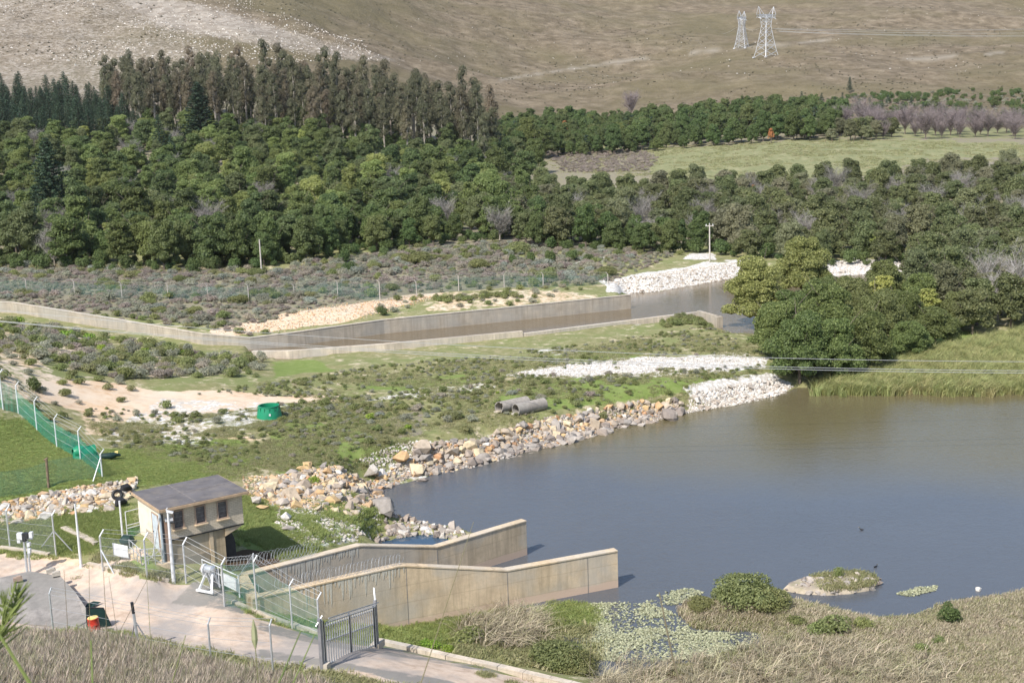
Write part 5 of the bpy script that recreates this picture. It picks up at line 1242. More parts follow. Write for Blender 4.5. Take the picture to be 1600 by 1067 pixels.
for k, L in BUSH.items():
    if not L: continue
    L.sort(key=lambda q: -(q[2] / q[1])); top, rest = L[:170], L[170:]
    zs = terrain_z([q[0] for q in top], [q[1] for q in top])
    for (x, y, s, w_), z in zip(top, zs):
        lb = locate(('small ' if s < .55 else 'large ' if s > 1.1 else '') + (SHN[k][1].replace('fynbos ', '') + ' ' + w_).strip(), x, y, float(z), 'flat'); bush_obj(k, x, y, s, lb, lb, z=float(z))
    if rest:
        zs = terrain_z([q[0] for q in rest], [q[1] for q in rest])
        scatter(SHN[k][0] + 's', SH[k], np.array([(q[0], q[1], z - .04) for q, z in zip(rest, zs)]), rS.uniform(0, 6.28, len(rest)), np.array([q[2] for q in rest]), SHN[k][1] + 's too many to count')
ug = poisson(rS, poly_D([(-200, 243), (0, 243), (150, 236), (300, 229), (420, 231), (520, 240), (620, 252), (735, 261), (850, 262), (850, 275), (620, 266), (420, 246), (300, 243), (0, 258), (-200, 258)]), 2.6)
ug = np.concatenate([ug, poisson(rS, poly_D([(850, 252), (1010, 244), (1110, 242), (1200, 233), (1300, 225), (1420, 224), (1420, 236), (1200, 246), (1010, 258), (850, 266)]), 2.8)])
scatter('forest_undergrowth', SH['bigbush'], np.column_stack([ug, terrain_z(ug[:, 0], ug[:, 1])]), rS.uniform(0, 6.28, len(ug)), rS.uniform(.5, 1.25, len(ug)), 'dark undergrowth under the front trees of the forest')
# single bushes
for a, b, k, s, lb in ((598, 493, 'bigbush', .55, 'single dark bush on the sand behind the channel wall'), (258, 638, 'green', .8, 'single small bush in the middle of the pale sandy track'), (190, 628, 'green', .6, 'small bush at the upper edge of the sandy track'),
                       (55, 612, 'bigbush', .6, 'dark bush right behind the left end of the green netting'), (105, 528, 'lime', 1.3, 'bright lime bush at the top of the sandy bank'), (30, 505, 'lime', 1.2, 'lime green bush at the left end of the channel wall'),
                       (490, 755, 'lime', .7, 'leafy green bush among the ochre rocks'), (940, 655, 'green', .8, 'small green bush growing through the rock bank'), (710, 655, 'green', .8, 'green bush behind the rock bank'),
                       (1168, 944, 'olive', 1.25, 'large rounded olive bush on the tip of the dry peninsula'), (1205, 950, 'olive', .8, 'olive bush beside the largest bush on the peninsula'), (1138, 940, 'olive', .8, 'olive bush left of the largest bush on the peninsula'), (1095, 950, 'olive', .6, 'small olive bush at the left end of the peninsula'),
                       (1300, 987, 'green', 1.3, 'dark green bush in the middle of the dry peninsula'), (1275, 990, 'green', .9, 'small green bush next to the middle peninsula bush'), (1245, 975, 'green', .7, 'small green bush near the largest peninsula bush'), (1350, 982, 'green', .75, 'small dark bush alone on the dry grass'),
                       (1480, 972, 'bigbush', .62, 'bright dark green bush near the lake shore on the right'), (1440, 1018, 'green', .6, 'tiny green bush in the lower right dry grass'), (1465, 1005, 'green', .5, 'tiny upright bush in the lower right dry grass'),
                       (868, 1040, 'olive', 1.1, 'dark reddish green bush beside the road kerb'), (730, 1005, 'green', 1.2, 'dark bush in the marsh behind the gate kerb'), (900, 1050, 'olive', .8, 'bush at the right end of the road kerb'),
                       (680, 1012, 'lime', .62, 'yellow green leafy plant behind the kerb by the gate'), (700, 1018, 'lime', .55, 'second yellow green leafy plant behind the kerb'), (662, 1008, 'lime', .5, 'third yellow green leafy plant closest to the gate')):
    g = g1(a, b); bush_obj(k, g.x, g.y, s, lb)

# ------------------------------------------------------------------ grasses and reeds
rG = np.random.default_rng(21)
def cover(name, kind, region, n, s, label, clumpy=None, marg=.25, tilt=.1, seed=0, world=False, zoff=0.):
    po = region if world else ground_poly(region); pts = rand_in(rG, po, n); pts = pts + rG.normal(0, .55, pts.shape) * (1 + (pts[:, 1:] > 300) * 3)
    if marg is not None: pts = free(pts, marg)
    if clumpy: k = rG.random(len(pts)) < clumpy(pts[:, 0], pts[:, 1]); pts = pts[k]
    z = terrain_z(pts[:, 0], pts[:, 1]); z = np.maximum(z, -.08) + zoff
    m_ = len(pts)
    return scatter(name, SH[kind], np.column_stack([pts, z]), rG.uniform(0, 6.28, m_), rG.uniform(*s, m_), label, tilt=tilt, seed=seed)
cover('dry_grass', 'straw', [(-60, 1008), (60, 1002), (150, 1006), (260, 1030), (420, 1068), (520, 1090), (560, 1150), (500, 1500), (-300, 1500)], 12000, (.5, 1.05), 'tall mauve straw grass on the near slope')
cover('slope_grass', 'lushgrass', [(0, 984), (135, 992), (220, 1010), (400, 1056), (400, 1075), (280, 1050), (150, 1016), (0, 1006)], 3000, (.7, 1.4), 'green grass strip at the top of the near slope')
cover('verge_grass', 'grass', [(200, 1000), (430, 1050), (520, 1060), (620, 1080), (800, 1110), (400, 1110), (100, 1010)], 6000, (.8, 1.5), 'short green and straw grass on the road verge', clump(2, -.2, 61))
cover('peninsula_grass', 'drygrass', [(1040, 945), (1080, 936), (1230, 935), (1340, 965), (1480, 945), (1680, 915), (1680, 1100), (1000, 1100), (1120, 1046), (1215, 1016), (1230, 985), (1085, 980)], 17000, (.3, .95), 'dry buff grass on the peninsula', marg=.05)
cover('peninsula_green_grass', 'grass', [(1080, 940), (1680, 940), (1680, 1100), (1000, 1100)], 10000, (.5, 1.4), 'green grass among the dry peninsula grass', clump(4, -.1, 62), marg=.1)
cover('flattened_reeds', 'fallenreed', [(960, 1042), (1060, 1036), (1180, 1012), (1280, 1000), (1480, 1040), (1480, 1100), (940, 1100)], 620, (.35, .75), 'flattened pale reeds at the edge of the pond', marg=None)
cover('marsh_reeds', 'fallenreed', [(735, 975), (820, 962), (850, 985), (820, 1015), (760, 1010), (730, 995)], 200, (.5, .9), 'bent straw coloured reeds in the marsh', marg=None, zoff=.1)
cover('marsh_grass', 'lushgrass', [(600, 988), (690, 970), (780, 958), (790, 966), (730, 980), (650, 1004), (610, 1000)], 2200, (.5, 1.2), 'bright green marsh grass below the intake wall', clump(1.2, -.35, 101), marg=None, zoff=.04, tilt=.25)
cover('marsh_grass', 'lushgrass', [(845, 962), (880, 945), (915, 950), (920, 972), (870, 980)], 900, (.5, 1.1), 'bright green grass island in the lily pads', marg=None, zoff=.03, seed=3, tilt=.25)
cover('marsh_grass', 'grass', [(820, 975), (930, 985), (920, 1050), (840, 1045), (760, 1030), (700, 1020), (720, 990)], 2600, (.7, 1.7), 'olive marsh grass beside the road kerb', clump(1.6, -.05, 102), marg=None, zoff=.03, seed=4, tilt=.3)
cover('reeds', 'reed', [(1285, 616), (1340, 617), (1420, 614), (1520, 618), (1620, 612), (2000, 606), (2000, 520), (1620, 520), (1480, 548), (1400, 572), (1300, 592)], 15000, (.6, 1.25), 'tall pale green reeds along the lake shore', marg=None)
cover('yard_grass', 'lushgrass', [(0, 815), (95, 800), (180, 790), (203, 838), (130, 856), (60, 862), (0, 852)], 5000, (.5, 1.0), 'green grass behind the yard')
cover('yard_grass', 'grass', [(150, 875), (225, 862), (262, 905), (190, 896)], 1500, (.5, 1.2), 'green grass in front of the pump house door', seed=2)
cover('lawn_grass', 'lushgrass', [(-60, 655), (60, 660), (160, 705), (200, 700), (360, 690), (420, 715), (330, 755), (160, 768), (-60, 800)], 11000, (.3, .55), 'mown bright green lawn', seed=6)
cover('flats_grass', 'grass', [(130, 660), (420, 640), (560, 640), (640, 690), (560, 740), (420, 745), (330, 740), (200, 700)], 17000, (.35, .8), 'short olive grass on the flats', clump(3, -.1, 63))
cover('bank_grass', 'lushgrass', [(375, 775), (440, 800), (600, 790), (580, 830), (470, 858), (400, 885), (370, 860)], 5000, (.5, 1.1), 'green grass patches beside the pump house', clump(2, -.1, 64))
cover('flats_grass', 'grass', [(400, 600), (560, 580), (900, 545), (1180, 520), (1190, 600), (1060, 640), (820, 670), (620, 700), (440, 690)], 26000, (.35, .9), 'short grass between channel and lake', clump(4, -.05, 65), seed=9)
cover('wall_grass', 'lushgrass', [(380, 948), (420, 952), (500, 968), (600, 985), (600, 1000), (500, 988), (420, 965)], 1600, (.5, 1.1), 'green grass between the intake wall and the fence')
cover('forest_edge_grass', 'drygrass', [(-60, 405), (0, 412), (300, 418), (420, 424), (300, 430), (-60, 428)], 2500, (.5, 1.3), 'straw grass at the foot of the forest')
cover('kerb_grass', 'grass', [(575, 1015), (640, 1026), (780, 1060), (860, 1085), (820, 1100), (700, 1050), (600, 1030)], 2200, (.4, .9), 'green and straw grass strip along the road kerb')
cover('meadow_grass', 'grass', [(850, 240), (1000, 232), (1300, 220), (1600, 226), (1640, 280), (1100, 280), (870, 268)], 9000, (1.0, 2.4), 'pale green grass of the meadow', clump(10, -.1, 66), marg=None)
lowp = ground_poly([(130, 640), (420, 600), (560, 575), (900, 540), (1120, 515), (1190, 560), (1180, 600), (1060, 630), (820, 665), (620, 700), (560, 740), (420, 745), (180, 700)]); pts = free(rand_in(rG, lowp, 4200))
pts = pts[rG.random(len(pts)) < clump(5, -.05, 81)(pts[:, 0], pts[:, 1]) * .7 + .12]
for kk_, fr in (('green', 0), ('grey', 1), ('green', 2)):
    q = pts[fr::3]; scatter('low_scrub', SH[kk_], np.column_stack([q, terrain_z(q[:, 0], q[:, 1])]), rG.uniform(0, 6.28, len(q)), rG.uniform(.14, .4, len(q)), 'low scrub plants dotted over the flats', seed=fr)
pts = rand_in(rG, ground_poly([(-60, 420), (0, 415), (420, 425), (640, 388), (800, 378), (1060, 398), (960, 440), (700, 440), (430, 500), (330, 515), (-60, 465)]), 5000)
scatter('low_scrub', SH['heath'] + SH['grey'], np.column_stack([pts, terrain_z(pts[:, 0], pts[:, 1])]), rG.uniform(0, 6.28, len(pts)), rG.uniform(.2, .7, len(pts)), 'low purplish scrub filling the far bank', seed=7)
# scrub on the far hillside
po = poly_D([(-300, 620), (400, 620), (900, 620), (1500, 590), (2000, 600), (2100, 1300), (-500, 1100)]); pts = rand_in(rG, po, 11000)
k = rG.random(len(pts)) < clump(38, .06, 71)(pts[:, 0], pts[:, 1]); pts = pts[k]
scatter('hillside_scrub', SH['far'], np.column_stack([pts, terrain_z(pts[:, 0], pts[:, 1])]), rG.uniform(0, 6.28, len(pts)), rG.uniform(.2, .7, len(pts)), 'low scrub dotted over the hillside')
hp_ = ground_poly([(850, 238), (1000, 234), (1030, 250), (1010, 268), (880, 270)]); pts = rand_in(rG, hp_, 700)
scatter('meadow_heath', SH['heath'], np.column_stack([pts, terrain_z(pts[:, 0], pts[:, 1])]), rG.uniform(0, 6.28, len(pts)), rG.uniform(.5, 1.2, len(pts)), 'brown heath on the left end of the meadow')
sp_ = poly_D([(1300, 560), (1640, 530), (1700, 760), (1300, 720)]); pts = rand_in(rG, sp_, 900); pts = pts[rG.random(len(pts)) < clump(16, -.05, 72)(pts[:, 0], pts[:, 1])]
scatter('slope_bushes', SH['bigbush'] + SH['grey'], np.column_stack([pts, terrain_z(pts[:, 0], pts[:, 1])]), rG.uniform(0, 6.28, len(pts)), rG.uniform(.5, 1.5, len(pts)), 'bushes climbing the slope on the far right')
# lily pads
def lily(poly, n, seed):
    rg = np.random.default_rng(seed); w = [tuple(P(a, b, 0)[:2]) for a, b in poly]; pts = rand_in(rg, w, n); k = rg.random(n) < np.where(fbm(pts[:, 0] / 2.2, pts[:, 1] / 2.2, 3, seed) > -.12, 1, .22); pts = pts[k]
    return pts
pads = np.concatenate([lily([(800, 962), (870, 946), (960, 940), (1010, 942), (1050, 955), (1080, 985), (1185, 990), (1180, 1012), (1090, 1030), (990, 1035), (930, 1030), (905, 1005), (930, 985), (860, 978)], 12000, 5),
                       lily([(1000, 945), (1040, 925), (1080, 918), (1100, 925), (1060, 945)], 700, 6), lily([(1400, 928), (1430, 918), (1465, 914), (1462, 922), (1425, 932)], 420, 7), lily([(690, 968), (800, 950), (860, 944), (850, 956), (720, 972)], 900, 8)])
m = MB(); m.add([(math.cos(t_) * .11, math.sin(t_) * .10, .0 + .012 * math.cos(3 * t_)) for t_ in np.linspace(.2, 6.0, 8)] + [(0, 0, 0)], [(8, i, i + 1) for i in range(7)])
lm = m.mesh('lily_pad', M['lf_lily']); a_ = lm.attributes.new('lv', 'FLOAT', 'FACE'); a_.data.foreach_set('value', [.1, .9, .4, .7, .2, .8, .5])
m = MB(); m.add([(math.cos(t_) * .14, math.sin(t_) * .12, .03 + .05 * math.cos(2 * t_)) for t_ in np.linspace(.2, 6.0, 8)] + [(0, 0, 0)], [(8, i, i + 1) for i in range(7)])
lm2 = m.mesh('lily_pad', M['lf_lily']); a_ = lm2.attributes.new('lv', 'FLOAT', 'FACE'); a_.data.foreach_set('value', [.9, .9, .6, 1, .8, .8, .9])
scatter('lily_pads', [lm, lm2], np.column_stack([pads, np.full(len(pads), .022)]), rG.uniform(0, 6.28, len(pads)), rG.uniform(.35, .95, len(pads)), 'green and silvery lily pads floating on the pond', tilt=.06)

# ------------------------------------------------------------------ rocks
rR = np.random.default_rng(33)
def rock_bank(name, label, region, n_big, n_small, kinds, sbig, ssmall, cat='rock bank', world=None, lift=.12, marg=None, dens=None, bottom_kind=None, stuff=True):
    o = thing(name, label, cat)
    po = world or ground_poly(region)
    ks = list(kinds); w = np.array([kinds[k] for k in ks], float); w /= w.sum()
    pts = poisson(rR, po, sbig[0] * .85, tries=4)
    if len(pts) > n_big: pts = pts[rR.choice(len(pts), n_big, replace=False)]
    if marg is not None: pts = free(pts, marg)
    z = terrain_z(pts[:, 0], pts[:, 1])
    for (x, y), q in zip(pts, z):
        k = ks[int(rR.choice(len(ks), p=w))]
        if q < .38 and bottom_kind: k = bottom_kind if rR.random() < .8 else k
        s = float(sbig[0] + (sbig[1] - sbig[0]) * rR.random() ** 1.6) * (1.3 if rR.random() < .08 else 1)
        r_ = new_obj('rock', ROCK[k][int(rR.integers(8))], o, (float(x), float(y), float(q) + lift * s)); r_.rotation_euler = tuple(float(v) for v in (rR.normal(0, .35), rR.normal(0, .35), rR.uniform(0, 6.28)))
        r_.scale = (s * float(rR.uniform(.8, 1.3)), s, s * float(rR.uniform(.75, 1.2)))
    if n_small:
        pts = rand_in(rR, po, n_small)
        if marg is not None: pts = free(pts, marg)
        z = terrain_z(pts[:, 0], pts[:, 1])
        for k in ks:
            j = rR.random(len(pts)) < kinds[k] / sum(kinds.values())
            if bottom_kind == k: j |= z < .3
            q = pts[j]
            if len(q): scatter('small_rocks', ROCK[k], np.column_stack([q, z[j] + .02]), rR.uniform(0, 6.28, len(q)), rR.uniform(*ssmall, len(q)), None, parent=o, tilt=.5, seed=len(q))
    return o
rock_bank('rock_embankment', 'long bank of ochre and grey boulders along the upper lake shore',
          [(640, 742), (640, 715), (660, 695), (700, 690), (745, 690), (790, 672), (850, 655), (930, 640), (1000, 628), (1060, 628), (1072, 646), (1000, 664), (940, 678), (890, 694), (830, 708), (760, 726), (700, 738)],
          290, 3400, {'warm': 3.4, 'pale': .4, 'grey': 2}, (.55, 1.35), (.2, .6), bottom_kind='grey')
rock_bank('rock_pile', 'heap of ochre and grey boulders at the left end of the lake beside the lawn',
          [(470, 735), (540, 738), (580, 740), (610, 732), (640, 722), (650, 740), (600, 766), (606, 796), (560, 810), (500, 800), (440, 790), (410, 780), (400, 770), (430, 745)],
          170, 2200, {'warm': 5, 'pale': .5, 'grey': .9}, (.5, 1.3), (.2, .55), bottom_kind='grey')
rock_bank('rubble_bank', 'long heap of broken tan stone below the lawn behind the yard', [(-40, 795), (0, 790), (40, 778), (110, 765), (170, 756), (215, 752), (200, 780), (170, 800), (100, 806), (50, 816), (0, 822), (-40, 828)],
          260, 3600, {'warm': 3, 'pale': 1.6, 'grey': .8}, (.38, .85), (.15, .42))
rock_bank('rock_causeway', 'narrow line of pale grey rocks between the small pond and the lake', [(560, 846), (600, 832), (640, 820), (690, 818), (730, 830), (722, 842), (690, 834), (650, 830), (610, 840), (575, 852)],
          60, 350, {'grey': 2.6, 'pale': .9, 'warm': .5}, (.4, .95), (.2, .5), world=[tuple(P(a, b, .2)[:2]) for a, b in ((556, 850), (600, 834), (606, 806), (640, 812), (690, 824), (730, 833), (722, 844), (690, 836), (650, 832), (612, 842), (575, 856))])
rock_bank('white_rock_slope', 'slope of white quarried stone running down to the lake corner', [(1072, 628), (1090, 612), (1160, 600), (1210, 592), (1240, 604), (1220, 617), (1150, 634), (1075, 645)],
          130, 2200, {'pale': 5, 'grey': 1, 'river': 1}, (.3, .8), (.12, .35), bottom_kind='river')
rock_bank('white_stone_strip', 'flat strip of scattered white stone across the grass', [(780, 588), (860, 574), (1000, 560), (1160, 555), (1195, 562), (1185, 572), (1000, 586), (870, 590)],
          90, 1800, {'pale': 1}, (.22, .42), (.08, .22))
rock_bank('river_rock_bank', 'sloping bank of white and tan stone where the river channel widens', [(985, 458), (1030, 455), (1100, 443), (1180, 430), (1185, 408), (1100, 416), (1000, 432), (940, 442)],
          220, 2600, {'pale': 1.6, 'river': 3}, (.28, .6), (.14, .36), bottom_kind='river')
rock_bank('far_sandbank', 'white stony sandbank on the far side of the river behind the trees', [(1285, 412), (1335, 405), (1410, 412), (1408, 426), (1335, 430), (1285, 430)], 50, 500, {'pale': 1}, (.5, 1.2), (.2, .5))
def boulder(px, py, s, kind, label, sz=1., i=None, cat='boulder'):
    g = g1(px, py); i = int(rR.integers(8)) if i is None else i
    o = new_obj('boulder', ROCK[kind][i], None, (g.x, g.y, g.z + .22 * s * sz)); o.scale = (s, s, s * sz); o.rotation_euler = (float(rR.normal(0, .2)), float(rR.normal(0, .2)), float(rR.uniform(0, 6))); return tag(o, label, cat)
boulder(399, 788, 1.08, 'pale', 'pale square boulder on the grass right of the pump house roof', 1.2)
boulder(411, 797, 0.94, 'warm', 'reddish boulder leaning against a pale one right of the pump house')
boulder(420, 770, 0.86, 'warm', 'orange boulder on the grass above the pale square one')
boulder(452, 829, 0.94, 'grey', 'flat grey boulder near the top of the gravel by the pond', .6)
boulder(450, 812, 1.08, 'pale', 'cream boulder on the gravel above the flat grey one')
boulder(580, 744, 1.66, 'pale', 'large round cream boulder by the left lake shore', 1.2)
boulder(598, 800, 2.16, 'grey', 'big grey brown boulder at the water below the rock pile', .8)
boulder(625, 722, 1.87, 'warm', 'large ochre boulder above the lake shore', 1.0)
boulder(661, 706, 1.58, 'warm', 'angular yellow boulder standing up on the rock bank', 1.3)
boulder(733, 704, 1.58, 'warm', 'big angular ochre boulder on the rock bank crest', 1.2)
boulder(650, 736, 1.87, 'warm', 'wide orange boulder just above the waterline', .8)
boulder(1045, 656, 1.87, 'grey', 'large grey boulder at the water under the ochre ones', 1.1)
boulder(1030, 640, 1.30, 'warm', 'orange boulder at the right end of the rock bank', 1.2)
boulder(660, 751, 1.15, 'grey', 'flat grey rock standing in the shallow water', .5)
boulder(512, 740, 1.08, 'warm', 'orange boulder on top of the rock heap near the lawn')
boulder(481, 730, 1.01, 'warm', 'red orange boulder at the top left of the rock heap')
boulder(467, 772, 0.94, 'warm', 'orange block at the lower left of the rock heap')
boulder(70, 812, 1.01, 'pale', 'yellow block at the foot of the rubble heap')
boulder(1530, 922, 0.58, 'pale', 'white stone at the lake edge on the right', .6)
# scree: loose stone on bare ground
def scree(name, kind, region, n, s, label, seed=0, marg=.2, dens=None):
    pts = rand_in(rR, ground_poly(region), n)
    if marg is not None: pts = free(pts, marg)
    if dens: pts = pts[rR.random(len(pts)) < dens(pts[:, 0], pts[:, 1])]
    scatter(name, ROCK[kind], np.column_stack([pts, terrain_z(pts[:, 0], pts[:, 1]) + .02]), rR.uniform(0, 6.28, len(pts)), rR.uniform(*s, len(pts)), label, tilt=.4, seed=seed)
scree('loose_stones', 'pale', [(440, 770), (560, 790), (600, 800), (560, 845), (470, 858), (430, 830)], 1500, (.1, .35), 'loose pale stones on the slope beside the pond')
scree('loose_stones', 'warm', [(380, 745), (460, 740), (480, 790), (420, 800), (380, 770)], 500, (.12, .4), 'loose tan stones behind the pump house', 2)
scree('loose_stones', 'pale', [(560, 720), (640, 690), (760, 690), (640, 740), (600, 745)], 900, (.1, .35), 'loose stones above the rock bank', 3)
scree('hillside_stones', 'river', [(-40, 100), (-40, 5), (420, 5), (560, 60), (600, 95), (400, 110)], 3600, (.4, 1.3), 'pale boulders strewn over the rocky spur', 4, None, clump(25, -.05, 91))
scree('hillside_stones', 'pale', [(600, 100), (560, 40), (600, 5), (1640, 5), (1640, 120), (900, 140)], 600, (.5, 1.3), 'scattered white stones on the brown hillside', 5, None, clump(40, .0, 92))
scree('sand_pebbles', 'warm', [(330, 520), (440, 492), (640, 462), (700, 462), (560, 500), (430, 520)], 1200, (.12, .35), 'pebbles on the sand behind the channel wall', 6)
# island
isl = [P(a, b, 0) for a, b in ((1222, 922), (1235, 912), (1265, 904), (1310, 900), (1350, 898), (1376, 904), (1379, 912), (1366, 922), (1330, 928), (1290, 930), (1250, 929))]
ctr = sum(isl, Vector()) / len(isl)
t_ = thing('island', 'small low island of pale stone and grass in the lake', 'island', (0, 0, 0))
V_ = []; F_ = []; rings = ((1., -.3), (.97, .06), (.86, .30), (.6, .42), (.25, .48))
for k_, (f_, z_) in enumerate(rings):
    for i, p in enumerate(isl):
        j = 1 + float(fbm(i * 1.7, k_ * 2.3, 2, 5)) * .10; V_.append(((ctr + (p - ctr) * f_ * j).x, (ctr + (p - ctr) * f_ * j).y, z_ + float(fbm(i * 3.1, k_, 2, 6)) * .06))
n_ = len(isl)
for k_ in range(len(rings) - 1):
    for i in range(n_): F_.append((k_ * n_ + i, k_ * n_ + (i + 1) % n_, (k_ + 1) * n_ + (i + 1) % n_, (k_ + 1) * n_ + i))
F_.append(tuple(range(4 * n_, 5 * n_))); m = MB(); m.add(V_, F_); m.build('bank', M['islandsoil'], t_, smooth=True)
q = rand_in(rR, [((ctr + (p - ctr) * .8).x, (ctr + (p - ctr) * .8).y) for p in isl], 700); q = q[q[:, 0] > ctr.x - 1.2]
scatter('island_grass', SH['grass'], np.column_stack([q, np.full(len(q), .34)]), rR.uniform(0, 6.28, len(q)), rR.uniform(.6, 1.4, len(q)), None, parent=t_, tilt=.15)
q = rand_in(rR, [((ctr + (p - ctr) * .97).x, (ctr + (p - ctr) * .97).y) for p in isl], 120)
dd = sdist([tuple(p[:2]) for p in isl], q[:, 0], q[:, 1]); zz = np.clip(-dd * .5, 0, .40)
scatter('island_stones', ROCK['grey'], np.column_stack([q, zz]), rR.uniform(0, 6.28, len(q)), rR.uniform(.15, .6, len(q)), None, parent=t_, tilt=.3)
g = P(1308, 903, .35); bush_obj('green', g.x, g.y, .45, 'thin shrub standing on the small island', z=.42, sz=1.7)
# waterbirds
def bird(px, py, label, rz):
    p = P(px, py, 0); o = thing('waterbird', label, 'bird', (p.x, p.y, 0), rz); o.scale = (.6, .6, .6)
    m = MB(); m.tube([(-.30, 0, .14), (-.2, 0, .10), (0, 0, .10), (.16, 0, .13), (.22, 0, .24), (.23, 0, .34), (.27, 0, .37)], [.01, .07, .11, .08, .035, .04, .03], 8); m.build('body', M['black'], o, smooth=True)
    m = MB(); m.tube([(.27, 0, .37), (.38, 0, .35)], [.018, .004], 5); m.build('beak', M['yellow'], o)
bird(1368, 886, 'dark waterbird swimming beyond the small island', .4); bird(1346, 828, 'tiny dark waterbird alone in the middle of the lake', 2.6)

# ------------------------------------------------------------------ fences
def post_mesh(h, r=.05, arm=.42, adir=(1, 0), n=6):
    m = MB(); m.tube([(0, 0, -.3), (0, 0, h)], r, n)
    if arm: m.tube([(0, 0, h - .02), (adir[0] * arm, adir[1] * arm, h + arm * .9)], r * .85, n)
    return m
def fence(name, label, bases, tops, mat, netmat=None, r=.05, adir=(.75, -.5), arm=.42, wires=4, net=(0., 1.), netpairs=None, zoff=None, group=None, braces=()):
    o = thing(name, label, 'fence', group=group); Pb = []
    for i, (b, t_) in enumerate(zip(bases, tops)):
        g = g1(*b) if zoff is None else P(b[0], b[1], zoff if not hasattr(zoff, '__len__') else zoff[i])
        h = top_at(b[0], t_, g).z - g.z - (arm * .9 if arm else 0); Pb.append((g, h))
        post_mesh(h, r, arm, adir).build('post', mat, o, loc=g, smooth=True)
    for i, (a, b) in enumerate(zip(Pb[:-1], Pb[1:])):
        if netpairs is not None and i not in netpairs: continue
        for k in range(wires):
            f = (k + 1) / wires * .97; m = MB(); p0 = a[0] + Vector((0, 0, a[1] * f)); p1 = b[0] + Vector((0, 0, b[1] * f))
            m.tube([p0, p0.lerp(p1, .5) - Vector((0, 0, .03)), p1], .008 + r * .06, 3, False); m.build('wire', M['wire'], o)
        if arm:
            for f in (.5, 1.):
                m = MB(); q = Vector((adir[0] * arm * f, adir[1] * arm * f, arm * .9 * f)); m.tube([a[0] + q + Vector((0, 0, a[1])), b[0] + q + Vector((0, 0, b[1]))], .009 + r * .05, 3, False); m.build('barbed_wire', M['wire'], o)
        if netmat:
            n = 10; V_ = []
            for j in range(n + 1):
                q = a[0].lerp(b[0], j / n); h = a[1] + (b[1] - a[1]) * j / n; s_ = math.sin(j / n * math.pi)
                zg = tz(q.x, q.y)
                V_ += [(q.x + .02, q.y + .04 * math.sin(j * 1.7), zg + h * net[0]), (q.x, q.y + .03 * math.cos(j * 2.1), q.z + h * net[1] - .10 * s_ - .04 * (j % 3))]
            m = MB(); m.add(V_, [(2 * j, 2 * j + 2, 2 * j + 3, 2 * j + 1) for j in range(n)]); m.build('netting', netmat, o)
    for (a, b, z0) in braces:
        q0, h0 = Pb[a]; q1 = g1(*b); m = MB(); m.tube([q0 + Vector((0, 0, h0 * z0)), q1], r * .7, 5); m.build('brace', mat, o)
    return o
# far side: line of leaning posts with blue green mesh
fx = [(-40, 458, 433), (42, 459, 433), (117, 461, 436), (191, 466, 440), (263, 467, 441), (325, 467, 443), (389, 474, 443), (460, 465, 443), (528, 463, 437), (594, 471, 437), (651, 462, 437), (717, 455, 428), (788, 449, 426), (849, 450, 425), (950, 444, 425)]
fence('mesh_fence', 'long line of angled posts and green mesh on the far bank of the channel', [(a, b) for a, b, c in fx], [c for a, b, c in fx], M['polewood'], M['net3'], .07, (-.8, -.3), .4, 2, (0., .95))
# green netting fence by the lawn
gx = [(-18, 628, 560), (5, 640, 577), (29, 646, 596), (58, 673, 620), (89, 698, 647), (126, 718, 666), (160, 745, 702)]
fence('green_net_fence', 'fence with torn green shade netting and white angled posts along the left lawn', [(a, b) for a, b, c in gx], [c for a, b, c in gx], M['white'], M['net'], .06, (.75, .1), .4, 3, (.0, .85), braces=((6, (145, 753), .85),))
t_ = thing('low_net_fence', 'low pale green net fence with one brown wooden post across the lawn', 'fence')
lp = [g1(160, 745), g1(76, 762), g1(-20, 784)]
for i, (a, b) in enumerate(zip(lp[:-1], lp[1:])):
    V_ = []
    for j in range(9):
        q = a.lerp(b, j / 8); zg = tz(q.x, q.y); V_ += [(q.x, q.y, zg), (q.x, q.y + .05 * math.sin(j * 2), zg + 2.0 - .1 * math.sin(j / 8 * math.pi))]
    m = MB(); m.add(V_, [(2 * j, 2 * j + 2, 2 * j + 3, 2 * j + 1) for j in range(8)]); m.build('netting', M['net2'], t_)
m = MB(); m.tube([lp[1] - Vector((0, 0, .3)), lp[1] + Vector((.05, 0, 2.2))], .10, 7); m.tube([lp[1] + Vector((-.14, 0, 2.15)), lp[1] + Vector((.16, 0, 2.3))], .06, 5); m.build('post', M['wood'], t_, smooth=True)
# yard fence, behind the road
yx = [(16, 857, 790), (88, 869, 797)]
fence('yard_fence', 'white angled posts with thin mesh along the back of the yard', [(-60, 840), (16, 857), (88, 869)], [775, 790, 797], M['galv'], M['chain'], .06, (.6, .4), .35, 4, braces=((2, (63, 857), .62), (2, (114, 862), .62)))
fence('yard_fence', 'angled grey posts with mesh between the road and the pump house grass', [(161, 892), (230, 902), (291, 911), (351, 946)], [828, 833, 840, 872], M['galv'], M['chain'], .065, (.55, .35), .45, 4, netpairs=(0, 1, 2), braces=((0, (178, 896), .62),))
fence('gate_fence', 'green tinted mesh fence with angled posts running from the intake to the gate', [(351, 947), (402, 958), (457, 982), (500, 1000)], [872, 868, 905, 926], M['galv'], M['net2'], .06, (.6, .3), .4, 5, netpairs=(0, 1, 2), braces=())
fence('inner_fence', 'short green tinted fence across the end of the intake channel', [(374, 926), (400, 932)], [900, 864], M['white'], M['net2'], .05, (.3, .1), .12, 2, zoff=(4.2, 3.6))
fence('road_fence', 'line of grey angled posts along the near edge of the dirt road', [(84, 992), (330, 1036), (427, 1054), (459, 1012)][:3], [918, 965, 967], M['galv'], None, .06, (.35, .2), .35, 3)
t_ = thing('strainer_post', 'thick black topped fence post with two diagonal stays beside the dirt road', 'fence post')
